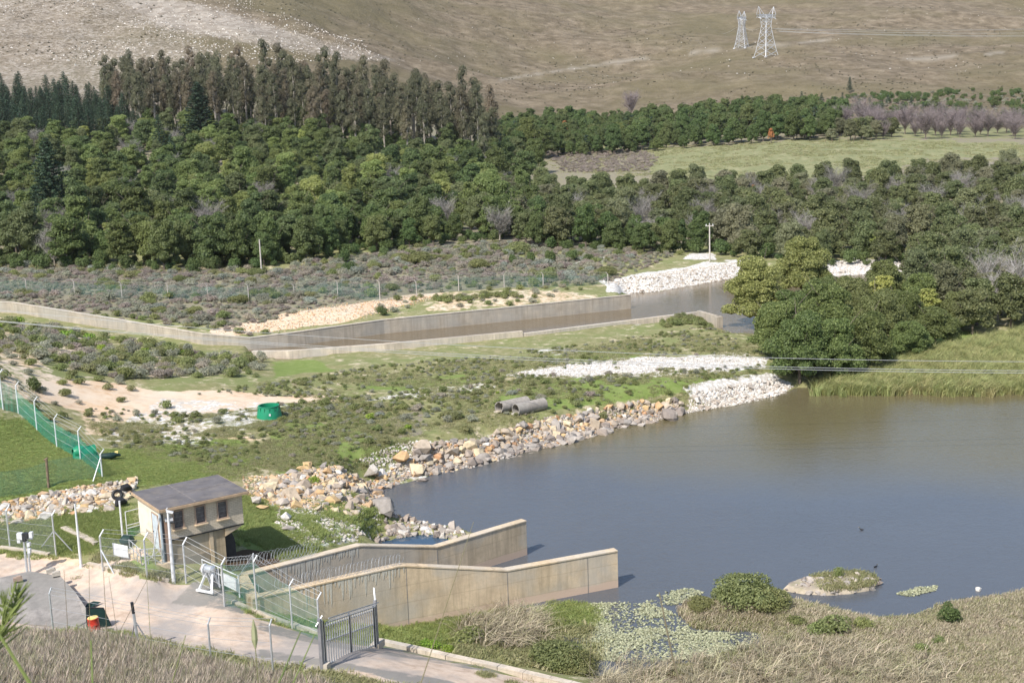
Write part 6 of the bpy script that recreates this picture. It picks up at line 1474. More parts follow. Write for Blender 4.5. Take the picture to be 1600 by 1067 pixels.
g = g1(217, 1010); h = top_at(217, 940, g).z - g.z
m = MB(); m.tube([g - Vector((0, 0, .3)), g + Vector((-.12, 0, h * .75))], .085, 8); m.build('post', M['galv'], t_, smooth=True)
m = MB(); m.tube([g + Vector((-.12, 0, h * .75)), g + Vector((-.16, 0, h))], .088, 8); m.build('post_cap', M['dark'], t_, smooth=True)
for px_, py_ in ((204, 1006), (238, 1012)):
    m = MB(); m.tube([g + Vector((-.08, 0, h * .58)), g1(px_, py_)], .04, 6); m.build('stay', M['bars'], t_, smooth=True)

# ------------------------------------------------------------------ palisade gate
ga, gb = g1(505, 1046), g1(590, 1012)
gd = (gb - ga); gd.z = 0; GL = gd.length; gd.normalize(); gr = math.atan2(gd.y, gd.x); gz0 = (ga.z + gb.z) / 2
GH = top_at(503, 965, ga).z - ga.z
t_ = thing('palisade_gate', 'tall grey steel palisade gate with spiked pales and slanted top across the dirt road', 'gate', (ga.x, ga.y, ga.z), gr)
dz = gb.z - ga.z; zl = lambda x: dz * x / GL
def gpart(name, fn, mat=M['gate'], par=None): m = MB(); fn(m); return m.build(name, mat, par or t_)
gpart('gate_post', lambda m: m.box((-.10, 0, GH / 2 - .1), (.17, .17, GH + .2)), M['bars'])
gpart('gate_post', lambda m: m.box((.14, 0, GH / 2 - .15), (.09, .12, GH)), M['galv'])
gpart('gate_post', lambda m: m.box((GL + .0, 0, zl(GL) + GH / 2), (.16, .16, GH + .1)), M['bars'])
gpart('gate_post', lambda m: m.box((GL - .22, .0, zl(GL) + GH / 2 - .1), (.09, .12, GH - .1)), M['galv'])
gpart('footing', lambda m: m.box((.05, -.1, .12), (.42, .42, .5)), M['conc_pale']); gpart('footing', lambda m: m.box((GL + .25, .1, zl(GL) + .1), (.9, .5, .4)), M['conc_pale'])
x0_, x1_ = .30, GL - .30
for z_ in (.22, GH - .55, GH * .52): gpart('rail', lambda m: m.bar((x0_, .03, z_ + zl(x0_)), (x1_, .03, z_ + zl(x1_)), .06, .07))
for x_ in (x0_, (x0_ + x1_) / 2 - .03, x1_): gpart('stile', lambda m: m.box((x_, 0, zl(x_) + GH / 2 - .05), (.09, .08, GH - .35)), M['dark'])
for z_, dy in ((GH - .3, -.18), (GH - .02, -.36)): gpart('top_rail', lambda m: m.bar((x0_, dy, z_ + zl(x0_)), (x1_, dy, z_ + zl(x1_)), .045, .05))
npal = 22
for i in range(npal):
    x_ = x0_ + (x1_ - x0_) * (i + .5) / npal
    def pale(m, x_=x_):
        z0_, z1_ = .12 + zl(x_), GH - .45 + zl(x_); w = .045
        m.add([(x_ - w, -.02, z0_), (x_ + w, -.02, z0_), (x_ + w, -.02, z1_), (x_, -.06, z1_ + .14), (x_ - w, -.02, z1_), (x_ - w, .0, z0_), (x_ + w, .0, z0_), (x_ + w, .0, z1_), (x_, -.05, z1_ + .13), (x_ - w, .0, z1_)],
              [(0, 1, 2, 3, 4), (9, 8, 7, 6, 5), (0, 5, 6, 1), (1, 6, 7, 2), (2, 7, 8, 3), (3, 8, 9, 4), (4, 9, 5, 0)])
    p_ = gpart('pale', pale, M['galv'])
    gpart('spike', lambda m: m.bar((x_, -.05, GH - .36 + zl(x_)), (x_, -.36, GH - .04 + zl(x_)), .03), M['gate'], p_)
gpart('arm', lambda m: m.tube([(GL + .02, 0, zl(GL) + GH), (GL + .38, .2, zl(GL) + GH + .62)], .05, 6), M['white'])
gpart('arm', lambda m: m.tube([(-.3, .1, GH - .35), (.1, -.1, GH + .1)], .045, 6), M['galv'])

# ------------------------------------------------------------------ razor wire coils on the wall tops
def coil(label, a, b, z, r, n):
    o = thing('razor_wire', label, 'razor wire'); a = Vector((a[0], a[1], z)); b = Vector((b[0], b[1], z)); d = (b - a).normalized(); s_ = Vector((-d.y, d.x, 0)); up = Vector((0, 0, 1)); rr = random.Random(int(z * 100 + n))
    for i in range(n):
        c = a.lerp(b, (i + .5) / n) + up * (r * .92); w = rr.uniform(-.5, .5); k = rr.uniform(.85, 1.1)
        ax = (s_ * math.cos(.9 + w * .2) + d * math.sin(.9 + w * .3)).normalized()
        pts = [c + ax * r * k * math.cos(t_) + up * r * k * math.sin(t_) + d * (.22 * t_ / 6.28 - .11) for t_ in np.linspace(0, 6.28, 17)]
        m = MB(); m.tube(pts, .011, 3, False); m.build('coil_loop', M['galv'], o)
    return o
coil('loops of razor wire standing on top of the near intake wall', lerp2(nA, nB, .16), lerp2(nA, nB, .98), 4.26, .40, 34)
coil('loops of razor wire tangled behind the far intake wall', (WF[0][0] - .9, WF[0][1] + .4), lerp2(WF[0], WF[1], .62), 4.3, .42, 26)
for f in (.05, .5, .97):
    q = lerp2(nA, nB, f); m = MB(); m.tube([(q[0], q[1], 4.1), (q[0], q[1], 4.9)], .022, 5); m.build('support_rod', M['galv'], bpy.data.objects['razor_wire'])

# ------------------------------------------------------------------ sluice head, panels, winch
hw = thing('sluice_headwall', 'concrete headwall closing the left end of the intake channel', 'concrete wall')
m = MB(); m.bar((nA[0] + .1, nA[1] + .2, 1.6), (WF[0][0], WF[0][1] - .2, 1.6), .7, 5.1); m.build('wall_body', M['conc_top'], hw)
t_ = thing('sluice_railing', 'white railing with sheet panels above the sluice headwall', 'railing')
ra, rb = Vector((WF[0][0] - .9, WF[0][1] + .5, 4.15)), Vector((nA[0] - .1, nA[1] - .1, 4.15))
ra = P(318, 905, 4.15); rb = P(375, 932, 4.15)
for f in (0, .45, 1): m = MB(); q = ra.lerp(rb, f); m.tube([q, q + Vector((0, 0, 1.35))], .035, 6); m.build('post', M['white'], t_)
for z_ in (1.33, .85): m = MB(); m.tube([ra + Vector((0, 0, z_)), rb + Vector((0, 0, z_))], .03, 6); m.build('rail', M['white'], t_)
for f0, f1 in ((.04, .40), (.52, .97)): m = MB(); m.bar(ra.lerp(rb, f0) + Vector((0, 0, .68)), ra.lerp(rb, f1) + Vector((0, 0, .68)), .04, .8); m.build('sheet_panel', M['white'], t_)
t_ = thing('sluice_winch', 'white A frame winch with a geared head standing on the yard concrete', 'winch', P(328, 921, 4.02), math.radians(-28))
for sx_ in (-.45, .45): m = MB(); m.bar((sx_ * 1.15, -.45, .0), (sx_ * .5, .1, 1.15), .13, .11); m.build('frame_leg', M['white'], t_)
for sx_ in (-.28, .28): m = MB(); m.bar((sx_ * 1.3, .55, .0), (sx_, .12, 1.1), .10, .10); m.build('frame_leg', M['white'], t_)
m = MB(); m.box((0, -.45, .06), (1.35, .14, .12)); m.build('base_bar', M['white'], t_)
m = MB(); m.tube([(-.3, .1, 1.28), (-.15, .1, 1.3), (.25, .1, 1.3), (.35, .1, 1.28)], [.20, .27, .27, .16], 12); m.build('gear_head', M['galv'], t_, smooth=True)
m = MB(); m.tube([(-.42, .1, 1.28), (-.3, .1, 1.28)], .33, 12); m.build('hand_wheel', M['white'], t_, smooth=True)
m = MB(); m.tube([(-.62, -.1, 1.2), (-.62, .1, 1.45), (-.55, .3, 1.3), (-.5, .2, 1.1)], .045, 6); m.build('crank', M['wframe'], t_, smooth=True)
m = MB(); m.box((.05, .55, .6), (.5, .3, 1.1)); m.build('gearbox_mount', M['dark'], t_)
# ------------------------------------------------------------------ poles with cameras
def pole(name, label, base, py_top, r0, r1, mat, cat='pole', z=None):
    g = g1(*base) if z is None else P(base[0], base[1], z); h = top_at(base[0], py_top, g).z - g.z
    o = thing(name, label, cat, g); m = MB(); m.tube([(0, 0, -.3), (0, 0, h * .5), (0, 0, h)], [r0, (r0 + r1) / 2, r1], 10); m.build('shaft', mat, o, smooth=True); return o, h
o, h = pole('camera_pole', 'tall white tapered pole with a small camera in front of the pump house windows', (272, 912), 800, .14, .07, M['white'], 'camera pole', 4.0)
m = MB(); m.box((.14, -.05, h + .05), (.42, .13, .12), .3, Matrix.Rotation(.3, 3, 'Y')); m.build('camera', M['white'], o)
m = MB(); m.tube([(0, 0, h - .02), (-.1, 0, h + .18), (0, 0, h + .3)], .03, 5); m.build('bracket', M['white'], o)
o, h = pole('slim_pole', 'slim white pole with a hooked top in the yard left of the pump house', (127, 886), 786, .10, .055, M['white'], 'pole')
m = MB(); m.tube([(0, 0, h - .02), (-.06, 0, h + .12), (-.22, 0, h + .14), (-.28, 0, h + .02)], .035, 6); m.build('hook', M['dark'], o)
o, h = pole('camera_mast', 'double tube mast carrying a cluster of cameras and boxes on the yard slab', (43, 899), 842, .085, .075, M['galv'], 'camera mast')
m = MB(); m.tube([(.22, 0, -.2), (.22, 0, h - .1)], .07, 8); m.build('shaft', M['galv'], o, smooth=True)
for k_, (x_, z_, sx_, sz_, mt) in enumerate(((-.18, .25, .34, .42, 'white'), (.22, .28, .30, .36, 'dark'), (.55, .32, .20, .36, 'white'), (-.25, -.05, .2, .25, 'white'), (.10, .0, .2, .2, 'dark'), (.34, -.32, .18, .22, 'white'), (.34, -.75, .16, .26, 'white'), (.30, -1.0, .14, .16, 'galv'))):
    m = MB(); m.box((x_, -.08, h + z_), (sx_, .28, sz_)); m.build('camera_box', M[mt], o)
m = MB(); m.box((.1, 0, h + .02), (1.0, .1, .07)); m.build('cross_bar', M['galv'], o)
m = MB(); m.box((.1, 0, -.05), (.8, .6, .16)); m.build('base_plate', M['conc_grey'], o)
o, h = pole('gate_frame_post', 'left white post of the small pedestrian gate beside the pump house', (193, 851), 782, .07, .06, M['white'], 'gate post')
t_ = thing('pedestrian_gate', 'open white tube frame gate against the left wall of the pump house', 'gate'); g = g1(196, 850)
a_, b_ = g + Vector((.15, .1, .1)), g + Vector((.85, .75, .1)); H_ = 2.1
for q in (a_, b_): m = MB(); m.tube([q, q + Vector((0, 0, H_))], .03, 5); m.build('frame_tube', M['white'], t_)
for z_ in (0, .95, 1.15, H_): m = MB(); m.tube([a_ + Vector((0, 0, z_)), b_ + Vector((0, 0, z_))], .03, 5); m.build('frame_tube', M['white'], t_)
V_ = [a_, b_, b_ + Vector((0, 0, .95)), a_ + Vector((0, 0, .95))]; m = MB(); m.add(V_, [(0, 1, 2, 3)]); m.build('mesh_infill', M['net'], t_)
# far poles
def util_pole(px, pb, pt, label, cross):
    g = g1(px, pb); h = top_at(px, pt, g).z - g.z; o = thing('utility_pole', label, 'utility pole', g)
    m = MB(); m.tube([(0, 0, -.4), (0, 0, h)], [.15, .11], 8); m.build('shaft', M['polewood'], o, smooth=True)
    if cross:
        m = MB(); m.box((0, 0, h - .35), (1.5, .14, .14)); m.build('cross_arm', M['polewood'], o)
        for x_ in (-.6, .0, .6): m = MB(); m.tube([(x_, 0, h - .28), (x_, 0, h - .02 + (0 if x_ else .15))], .07, 6); m.build('insulator', M['white'], o)
util_pole(409, 428, 374, 'plain pale pole in front of the left forest', False)
util_pole(1109, 408, 350, 'pale utility pole with a short cross arm by the middle thicket', True)
# ------------------------------------------------------------------ power cables crossing the flats
for k_, (pts, label) in enumerate((((( 240, 508), (600, 532), (1100, 554), (1600, 567)), 'uppermost pale cable crossing in front of the lawn and lake'), (((11, 502), (500, 542), (987, 564), (1600, 580)), 'middle one of three pale cables crossing the scene'),
                                   (((49, 507), (500, 545), (987, 567), (1600, 584)), 'lowest pale cable crossing the scene'))):
    D_ = (120, 112, 110)[k_]; q = [PD(a, b, D_ + .0) for a, b in pts]; q = [q[0] + (q[0] - q[1]) * 1.2 + Vector((0, 0, .9))] + q + [q[-1] + (q[-1] - q[-2]) * .8 + Vector((0, 0, 1.0))]
    xs_ = np.array([p.x for p in q]); zs_ = np.array([p.z for p in q]); cf = np.polyfit(xs_, zs_, 3); X_ = np.linspace(xs_[0], xs_[-1], 60)
    m = MB(); m.tube([(x_, D_, float(np.polyval(cf, x_))) for x_ in X_], .026, 4, False); tag(m.build('power_cable', M['wire']), label, 'cable', 'cables crossing the flats')
    CABL = [(X_[0], D_, float(np.polyval(cf, X_[0]))), (X_[-1], D_, float(np.polyval(cf, X_[-1])))]
# ------------------------------------------------------------------ lattice pylons
def pylon(label, px, pb, D, H_, rz, wbase):
    g = PD(px, pb, D); g.z = tz(g.x, g.y); o = thing('pylon', label, 'pylon', g, rz); hw_ = wbase / 2; wa = H_ * .075; zw = H_ * .62; zt = H_ * .84
    lev = [0, .12, .25, .38, .50, .62]; W_ = lambda z: hw_ + (wa - hw_) * min(1, (z / zw)) ** .8 if z < zw else wa + (wa * .35) * (z - zw) / (zt - zw)
    C_ = lambda z, i: Vector(((1, 1, -1, -1)[i] * W_(z), (1, -1, -1, 1)[i] * W_(z) * .8, z)); th = .30
    for i in range(4):
        m = MB(); zz = [H_ * l for l in lev] + [zt]
        for a, b in zip(zz[:-1], zz[1:]): m.bar(C_(a, i), C_(b, i), th)
        m.box(C_(0, i) + Vector((0, 0, .1)), (1.3, 1.3, .8)); m.build('leg', M['silver'], o)
    for i in range(4):
        m = MB(); j = (i + 1) % 4; zz = [H_ * l for l in lev] + [H_ * .70, H_ * .77, zt]
        for k, (a, b) in enumerate(zip(zz[:-1], zz[1:])): m.bar(C_(a, i), C_(b, j), th * .55); m.bar(C_(a, j), C_(b, i), th * .55); (m.bar(C_(b, i), C_(b, j), th * .5) if k % 2 else None)
        m.build('bracing', M['silver'], o)
    aw = H_ * .235; top = MB(); zb = zt - H_ * .055
    for y_ in (-1, 1):
        for x_ in np.linspace(-aw, aw, 9)[:-1]:
            x2 = x_ + aw / 4; y1 = y_ * wa * .7
            top.bar((x_, y1, zt), (x2, y1, zb), th * .5); top.bar((x_, y1, zb), (x2, y1, zt), th * .5)
        top.bar((-aw, y_ * wa * .7, zt), (aw, y_ * wa * .7, zt), th * .8); top.bar((-aw, y_ * wa * .7, zb), (aw, y_ * wa * .7, zb), th * .8)
    top.build('bridge', M['silver'], o)
    for sx_ in (-1, 1):
        m = MB(); ap = Vector((sx_ * aw * .98, 0, H_))
        for dx in (.55, 1.0):
            for y_ in (-1, 1): m.bar((sx_ * aw * dx, y_ * wa * .7, zt), ap, th * .7)
        for f in (.3, .6): m.bar(Vector((sx_ * aw * .55, 0, zt)).lerp(ap, f), Vector((sx_ * aw, 0, zt)).lerp(ap, f), th * .5)
        m.build('peak', M['silver'], o)
    for x_ in (-aw * .95, 0, aw * .95):
        m = MB(); m.tube([(x_, 0, zb), (x_, -2.2, zb - H_ * .03)], .22, 6); m.build('insulator_string', M['white'], o)
    return g, H_, zb, aw
p2 = pylon('larger lattice pylon standing nearer on the brown hillside', 1197, 106, 905, 34, math.radians(38), 13.5)
p1 = pylon('smaller more distant lattice pylon on the left of the pair', 1159, 94, 1010, 28, math.radians(62), 11)
def wire_span(a, b, sag, label, r=.10):
    m = MB(); a = Vector(a); b = Vector(b); m.tube([a.lerp(b, t_) - Vector((0, 0, sag * 4 * t_ * (1 - t_))) for t_ in np.linspace(0, 1, 24)], r, 4, False)
    tag(m.build('transmission_line', M['wire']), label, 'power line', 'transmission lines from the pylons')
for (pa, ya, pb_, yb, Db), lb in zip(((1212, 46, 2100, 30, 980), (1214, 49, 2100, 34, 975), (1206, 45, 2100, 18, 1010), (1218, 50, 2100, 36, 970)),
                                 ('transmission line from the right end of the nearer pylon', 'second transmission line just under the first', 'highest transmission line leaving the nearer pylon', 'lowest transmission line leaving the nearer pylon')):
    wire_span(PD(pa, ya, 905), PD(pb_, yb, Db), 6, lb)
wire_span(PD(1163, 43, 1010), PD(1186, 45, 905), 1.5, 'short line joining the two pylons', .08)
wire_span(PD(1152, 43, 1010), PD(1100, 56, 1300), 3, 'faint line going away behind the distant pylon', .08)

# ------------------------------------------------------------------ loose things
def drum(o, r, h, mat, lid):
    m = MB(); z_ = [0, .02, .3, .32, .34, .6, .62, .64, .96, 1]; rr_ = [1, 1.03, 1, 1.04, 1, 1, 1.04, 1, 1, 1.03]
    m.tube([(0, 0, h * a) for a in z_], [r * b for b in rr_], 20); m.build('shell', mat, o, smooth=True)
    m = MB(); m.tube([(0, 0, h - .001), (0, 0, h + .03)], r * .94, 20); m.build('lid', lid, o, smooth=True)
g = g1(149, 990); t_ = thing('oil_drum', 'red steel drum with yellow top standing by the dirt road', 'drum', g); t_.rotation_euler = (0, -.06, .3); drum(t_, .31, .98, M['red'], M['yellow'])
c_ = g1(152, 984); t_ = thing('dark_box', 'open dark green box structure behind the red drum', 'box', c_, .5); t_.scale = (.85, .85, .9)
m = MB(); m.add([(-.55, .55, 0), (.95, .25, 0), (.62, .5, 1.15), (-.45, .75, 1.35), (-.55, .9, 0), (.95, .6, 0), (.62, .75, 1.15), (-.45, .95, 1.35)], [(0, 1, 2, 3), (4, 7, 6, 5), (0, 4, 5, 1), (1, 5, 6, 2), (2, 6, 7, 3), (3, 7, 4, 0)]); m.build('back_sheet', M['greendk'], t_)
m = MB(); m.bar((-.5, .5, 0), (-.4, .75, 1.4), .06); m.bar((-.42, .7, 1.38), (.64, .55, 1.18), .06); m.bar((.98, .3, 0), (.62, .55, 1.18), .06); m.build('frame', M['dark'], t_)
g = g1(143, 948); t_ = thing('crow_like_scrap', 'dark torn sheet lying on the road behind the red drum', 'scrap', g)
t_.name = 'torn_sheet'
m = MB(); m.add([(-.35, -.25, .05), (.1, -.35, .12), (.55, .2, .22), (.75, .35, .12), (.1, .2, .3), (-.3, .15, .18)], [(0, 1, 4, 5), (1, 2, 4), (2, 3, 4), (0, 5, 4, 1)]); m.build('sheet', M['greendk'], t_)
# concrete mound on the left of the yard
t_ = thing('concrete_apron', 'large sloping grey concrete apron at the left edge of the yard', 'concrete slab')
tl = [P(a, b, 4.3) for a, b in ((-60, 918), (0, 905), (48, 893), (96, 900), (122, 925))]; bl = [P(a, b, 4.0) for a, b in ((-60, 960), (0, 968), (60, 970), (110, 978), (141, 986))]
tl = [P(-60, 912, 5.0), P(0, 902, 5.0), P(46, 892, 5.0), P(94, 899, 4.9), P(118, 925, 4.75), P(136, 952, 4.6)]
m = MB(); q = [P(-60, 976, 4.15), P(0, 973, 4.15), P(70, 976, 4.15), P(140, 988, 4.05)]
top = [(p.x, p.y) for p in tl]; bot = [(p.x, p.y) for p in q]
V_ = [(*a, p.z) for a, p in zip(top, tl)] + [(*a, p.z) for a, p in zip(bot, q)] + [(p.x - .1, p.y + .9, 3.6) for p in tl] + [(p.x, p.y - .05, 3.4) for p in q]
m.add(V_, [(0, 6, 7, 1), (1, 7, 8, 2), (2, 8, 3), (3, 8, 4), (4, 8, 9, 5), (0, 1, 11, 10), (1, 2, 12, 11), (2, 3, 13, 12), (3, 4, 14, 13), (4, 5, 15, 14), (6, 16, 17, 7), (7, 17, 18, 8), (8, 18, 19, 9), (5, 9, 19, 15)])
m.build('slab', M['conc_grey'], t_)
for px_, py_, s_ in ((28, 906, .30), (80, 893, .32), (88, 898, .28)):
    g = P(px_, py_, 5.0); b_ = thing('concrete_block', {28: 'brown block lying on the top of the concrete apron', 80: 'pale block on the right top of the concrete apron', 88: 'small white block beside the pale block on the apron'}[px_], 'block', g, .4)
    m = MB(); m.box((0, 0, .08), (s_ * 1.8, s_, .24)); m.box((s_ * .2, 0, .22), (s_ * .9, s_ * .8, .08)); m.build('body', M['wframe' if px_ == 28 else 'conc_pale'], b_)
# green tub
g = g1(421, 652); t_ = thing('green_tub', 'open topped green plastic tub standing on the grass', 'tub', g + Vector((0, 0, -.03)))
r0_, r1_, hh = 1.22, .98, 1.25; n_ = 28; m = MB()
prof = [(r0_, 0), (r0_ * 1.03, .08), (r0_ * .99, .12), (r0_ * .93, hh * .5), (r1_, hh * .92), (r1_ * 1.05, hh * .93), (r1_ * 1.05, hh), (r1_ * .93, hh), (r1_ * .9, hh * .7), (r0_ * .88, .15)]
V_ = [(a * math.cos(2 * math.pi * j / n_), a * math.sin(2 * math.pi * j / n_), z_) for a, z_ in prof for j in range(n_)]
m.add(V_, [(i * n_ + j, i * n_ + (j + 1) % n_, (i + 1) * n_ + (j + 1) % n_, (i + 1) * n_ + j) for i in range(len(prof) - 1) for j in range(n_)] + [tuple(range((len(prof) - 1) * n_, len(prof) * n_))]); m.build('shell', M['green'], t_, smooth=True)
for j in range(14):
    a = j / 14 * 6.283; m = MB(); m.box((1.075 * math.cos(a), 1.075 * math.sin(a), hh * .55), (.05, .06, hh * .7), a, ); m.build('rib', M['green'], t_)
m = MB(); m.box((.28, -1.12, hh * .42), (.17, .06, .2)); m.build('white_tag', M['white'], t_)
# concrete pipes
def pipe(label, px, py, broken):
    g = g1(px, py); r, L = .62, 3.6; d = Vector((.80, .60, 0)).normalized(); t_ = thing('concrete_pipe', label, 'concrete pipe', g + Vector((0, 0, r - .12)), math.atan2(d.y, d.x)); m = MB(); n = 28; rr = random.Random(3)
    ringx = [0 + (.18 * max(0, math.cos(2 * math.pi * j / n - 2.1)) * rr.uniform(.4, 1.6) if broken else 0) for j in range(n)]
    V_ = []
    for ro, xs_ in ((r, ringx), (r, [L] * n), (r - .085, [L] * n), (r - .085, ringx)):
        V_ += [(xs_[j], ro * math.cos(2 * math.pi * j / n), ro * math.sin(2 * math.pi * j / n)) for j in range(n)]
    m.add(V_, [(i * n + j, i * n + (j + 1) % n, ((i + 1) % 4) * n + (j + 1) % n, ((i + 1) % 4) * n + j) for i in range(4) for j in range(n)]); m.build('barrel', M['pipe'], t_, smooth=True)
    m = MB(); V_ = [(x_, .66 * r * math.sin(a), -.5 * r - .25 * r * math.cos(a * 1.)) for x_ in (-.35, .4) for a in np.linspace(-1.3, 1.3, 7)]; m.add(V_, [(j, j + 1, j + 8, j + 7) for j in range(6)]); m.build('silt', M['conc_pale'], t_)
pipe('left concrete pipe with a broken rim lying in the grass', 779, 645, True); pipe('right concrete pipe with an intact round mouth lying in the grass', 806, 648, False)
# rolls and bags by the green fence
g = g1(140, 716); t_ = thing('netting_roll', 'crumpled roll of green netting at the foot of the net fence', 'netting roll', g + Vector((0, 0, .55)), .5)
m = MB(); m.tube([(-1.2, 0, .1), (-.9, .05, .15), (-.2, 0, 0), (.5, 0, .0)], [.35, .5, .52, .55], 14, False); m.build('roll', M['green'], t_, smooth=True)
m = MB(); m.tube([(.5, 0, 0), (.56, 0, 0)], [.56, .30], 14, False); m.tube([(.52, 0, 0), (.1, 0, 0)], [.30, .22], 12); m.build('roll_end', M['green'], t_, smooth=True)
m = MB(); m.add([(-1.4, -.3, -.5), (-.4, -.7, -.5), (.7, -.5, -.5), (.4, -.1, .5), (-.5, -.25, .55), (-1.2, -.1, .4)], [(0, 1, 4, 5), (1, 2, 3, 4)]); m.build('loose_flap', M['green'], t_)
g = g1(173, 718); t_ = thing('tarpaulin_bundle', 'dark green tarpaulin bundle with a yellow end on the lawn', 'bundle', g + Vector((0, 0, .2)), .25)
m = MB(); m.tube([(-.9, 0, .0), (-.6, .05, .12), (0, 0, .1), (.5, .1, .18), (.8, .1, .05)], [.08, .25, .28, .2, .08], 10); m.build('bundle', M['greendk'], t_, smooth=True)
m = MB(); m.tube([(.35, .1, .3), (.6, .12, .3)], [.14, .16], 8); m.build('yellow_end', M['yellow'], t_, smooth=True)
def tyre(label, px, py, up):
    g = g1(px, py); t_ = thing('old_tyre', label, 'tyre', g + Vector((0, 0, .45)), .3); t_.rotation_euler = (up, .2, .3); n = 24; k = 8; m = MB()
    V_ = [((.30 + .12 * math.cos(2 * math.pi * j / k)) * math.cos(2 * math.pi * i / n), (.30 + .12 * math.cos(2 * math.pi * j / k)) * math.sin(2 * math.pi * i / n), .15 * math.sin(2 * math.pi * j / k)) for i in range(n) for j in range(k)]
    m.add(V_, [(i * k + j, ((i + 1) % n) * k + j, ((i + 1) % n) * k + (j + 1) % k, i * k + (j + 1) % k) for i in range(n) for j in range(k)]); m.build('carcass', M['black'], t_, smooth=True)
tyre('old black tyre leaning on the rubble heap left of the roof', 184, 782, 1.1)
for px_, py_, lb in ((198, 770, 'black lumpy bag at the top of the rubble heap'), (190, 792, 'dark bag below the old tyre on the rubble heap')):
    g = g1(px_, py_); t_ = thing('black_bag', lb, 'bag', g + Vector((0, 0, .25)), .7); m = MB(); m.tube([(-.4, 0, -.1), (-.2, .05, .15), (.1, 0, .2), (.4, .05, .0)], [.12, .30, .27, .12], 9); m.build('bag', M['black'], t_, smooth=True)
g = g1(206, 850); t_ = thing('green_bin_bag', 'dark green bag against the left foot of the pump house', 'bag', g + Vector((-.2, -.3, .3)))
m = MB(); m.tube([(-.45, 0, 0), (-.2, 0, .1), (.2, 0, .1), (.42, 0, 0)], [.15, .35, .36, .2], 10); m.build('bag', M['greendk'], t_, smooth=True)
# meadow fence posts
t_ = thing('meadow_fence', 'short row of thin posts along the far edge of the meadow', 'fence')
for px_ in (1290, 1300, 1312, 1325, 1334, 1347, 1361):
    g = g1(px_, 223); m = MB(); m.tube([(g.x, g.y, g.z - .2), (g.x, g.y, g.z + 1.5)], .08, 5); m.build('post', M['wood'], t_)
# tall stems close to the camera
def stem(px0, py0, px1, py1, D_, r, label, head=None, mat='lf_dry', bow=.0):
    a = PD(px0, py0, D_); b = PD(px1, py1, D_ + .25)
    gz_ = tz(a.x, a.y); L_ = (b - a); a2 = a - L_.normalized() * max(0., (a.z - gz_) / max(.2, L_.normalized().z)); t_ = thing('grass_stem', label, 'grass stem', group='tall stems on the slope below the camera')
    mid = a2.lerp(b, .5) + Vector((bow, 0, 0)); m = MB(); m.tube([a2, a2.lerp(mid, .5) + Vector((bow * .3, 0, 0)), mid, mid.lerp(b, .5) + Vector((bow * .3, 0, 0)), b], [r, r * .9, r * .8, r * .6, r * .35], 5, False); m.build('stalk', M[mat], t_)
    if head:
        d = (b - a).normalized(); m = MB(); m.tube([b - d * head, b - d * head * .7, b - d * head * .3, b + d * .02], [r * .8, r * 3.2, r * 3.0, r * .4], 6); m.build('seed_head', M['lf_straw'], t_)
stem(1076, 1075, 1030, 925, 7.5, .011, 'thick pale stalk bending left over the lily pads', None, 'lf_dry', -.05)
for a in ((655, 1075, 740, 815, 9, .0055, 'thin pale stalk leaning right across the intake wall'), (1025, 1075, 1014, 950, 9, .004, 'thin stalk left of the thick pale one'), (920, 1075, 924, 985, 8, .004, 'short thin stalk before the marsh'),
          (112, 1075, 100, 890, 9, .0045, 'thin dark stalk in front of the concrete apron'), (141, 1075, 139, 860, 10, .004, 'thin upright stalk left of the red drum'), (172, 1075, 160, 865, 9, .0045, 'thin stalk right of the red drum'),
          (140, 1075, 230, 905, 8, .004, 'thin stalk leaning right over the road'), (240, 1075, 228, 880, 10, .004, 'thin stalk over the yard road'), (192, 1050, 170, 900, 10, .004, 'slim stalk bending left over the road')):
    stem(*a[:7], mat='lf_dry')
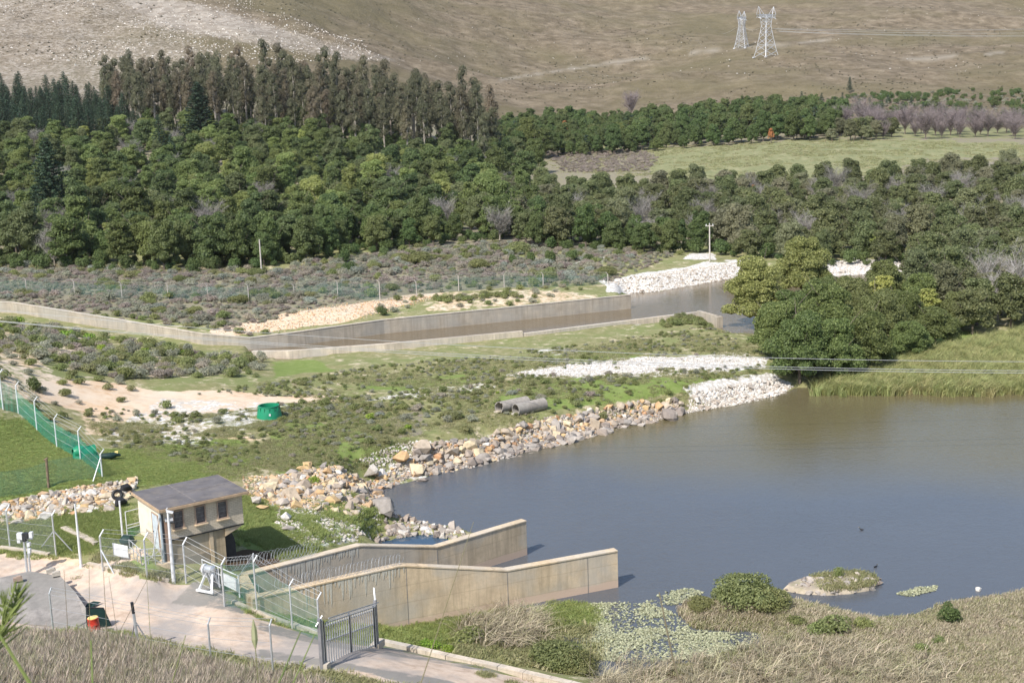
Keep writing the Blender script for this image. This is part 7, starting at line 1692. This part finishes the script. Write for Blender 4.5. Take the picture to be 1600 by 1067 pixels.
stem(404, 1075, 396, 972, 7, .006, 'stalk with a fat brown seed head at the bottom edge', .16, 'lf_grass')
for a in ((430, 1080, 470, 985, 6, .009, 'broad green blade leaning right near the gate'), (452, 1080, 492, 990, 6, .008, 'second broad green blade near the gate'), (145, 1080, 142, 1000, 5, .009, 'green blade at the lower left'), (265, 1080, 290, 992, 6, .006, 'green stalk leaning right over the dry grass'),
          (55, 1080, -5, 985, 4, .014, 'wide yellow green stalk at the bottom left corner'), (485, 1080, 468, 1032, 6, .006, 'short dark blade beside the gate foot')):
    stem(*a[:7], mat='lf_lush')
# feathery sprig at the left edge
t_ = thing('feathery_sprig', 'pale green feathery sprig close to the camera at the left edge', 'sprig'); rr = random.Random(6)
a = PD(-30, 1045, 5); b = PD(33, 925, 5.1)
m = MB(); m.tube([a - Vector((.1, 0, .9)), a, a.lerp(b, .5), b], [.012, .009, .006, .002], 5, False); m.build('stalk', M['lf_lush'], t_)
m = MB()
for i in range(90):
    f = i / 90; c = a.lerp(b, f); L_ = .16 * (1 - f) ** .6 + .03; d = Vector((rr.uniform(-1, 1), rr.uniform(-.6, .6), rr.uniform(.3, 1.1))).normalized(); m.tube([c, c + d * L_ * .6, c + d * L_ + Vector((.02, 0, .02))], [.0045, .0045, .001], 3, False)
m.build('leaflets', M['lf_sprig'], t_)

# ------------------------------------------------------------------ haze: thin even air from below the lowest ground to above the camera and the hilltops in range
hz = MB(); hz.box((0, 1100, 345), (5200, 3400, 700)); ho = hz.build('haze', M['white']); ho.data.materials.clear()
hm = bpy.data.materials.new('thin_haze'); hm.use_nodes = True; hn = hm.node_tree; hn.nodes.clear()
hout = hn.nodes.new('ShaderNodeOutputMaterial'); hv = hn.nodes.new('ShaderNodeVolumePrincipled'); hv.inputs['Color'].default_value = (.93, .95, 1, 1); hv.inputs['Density'].default_value = .00004; hv.inputs['Anisotropy'].default_value = .2
hn.links.new(hv.outputs[0], hout.inputs['Volume']); ho.data.materials.append(hm); tag(ho, 'thin pale haze over the valley', None, None, 'stuff')
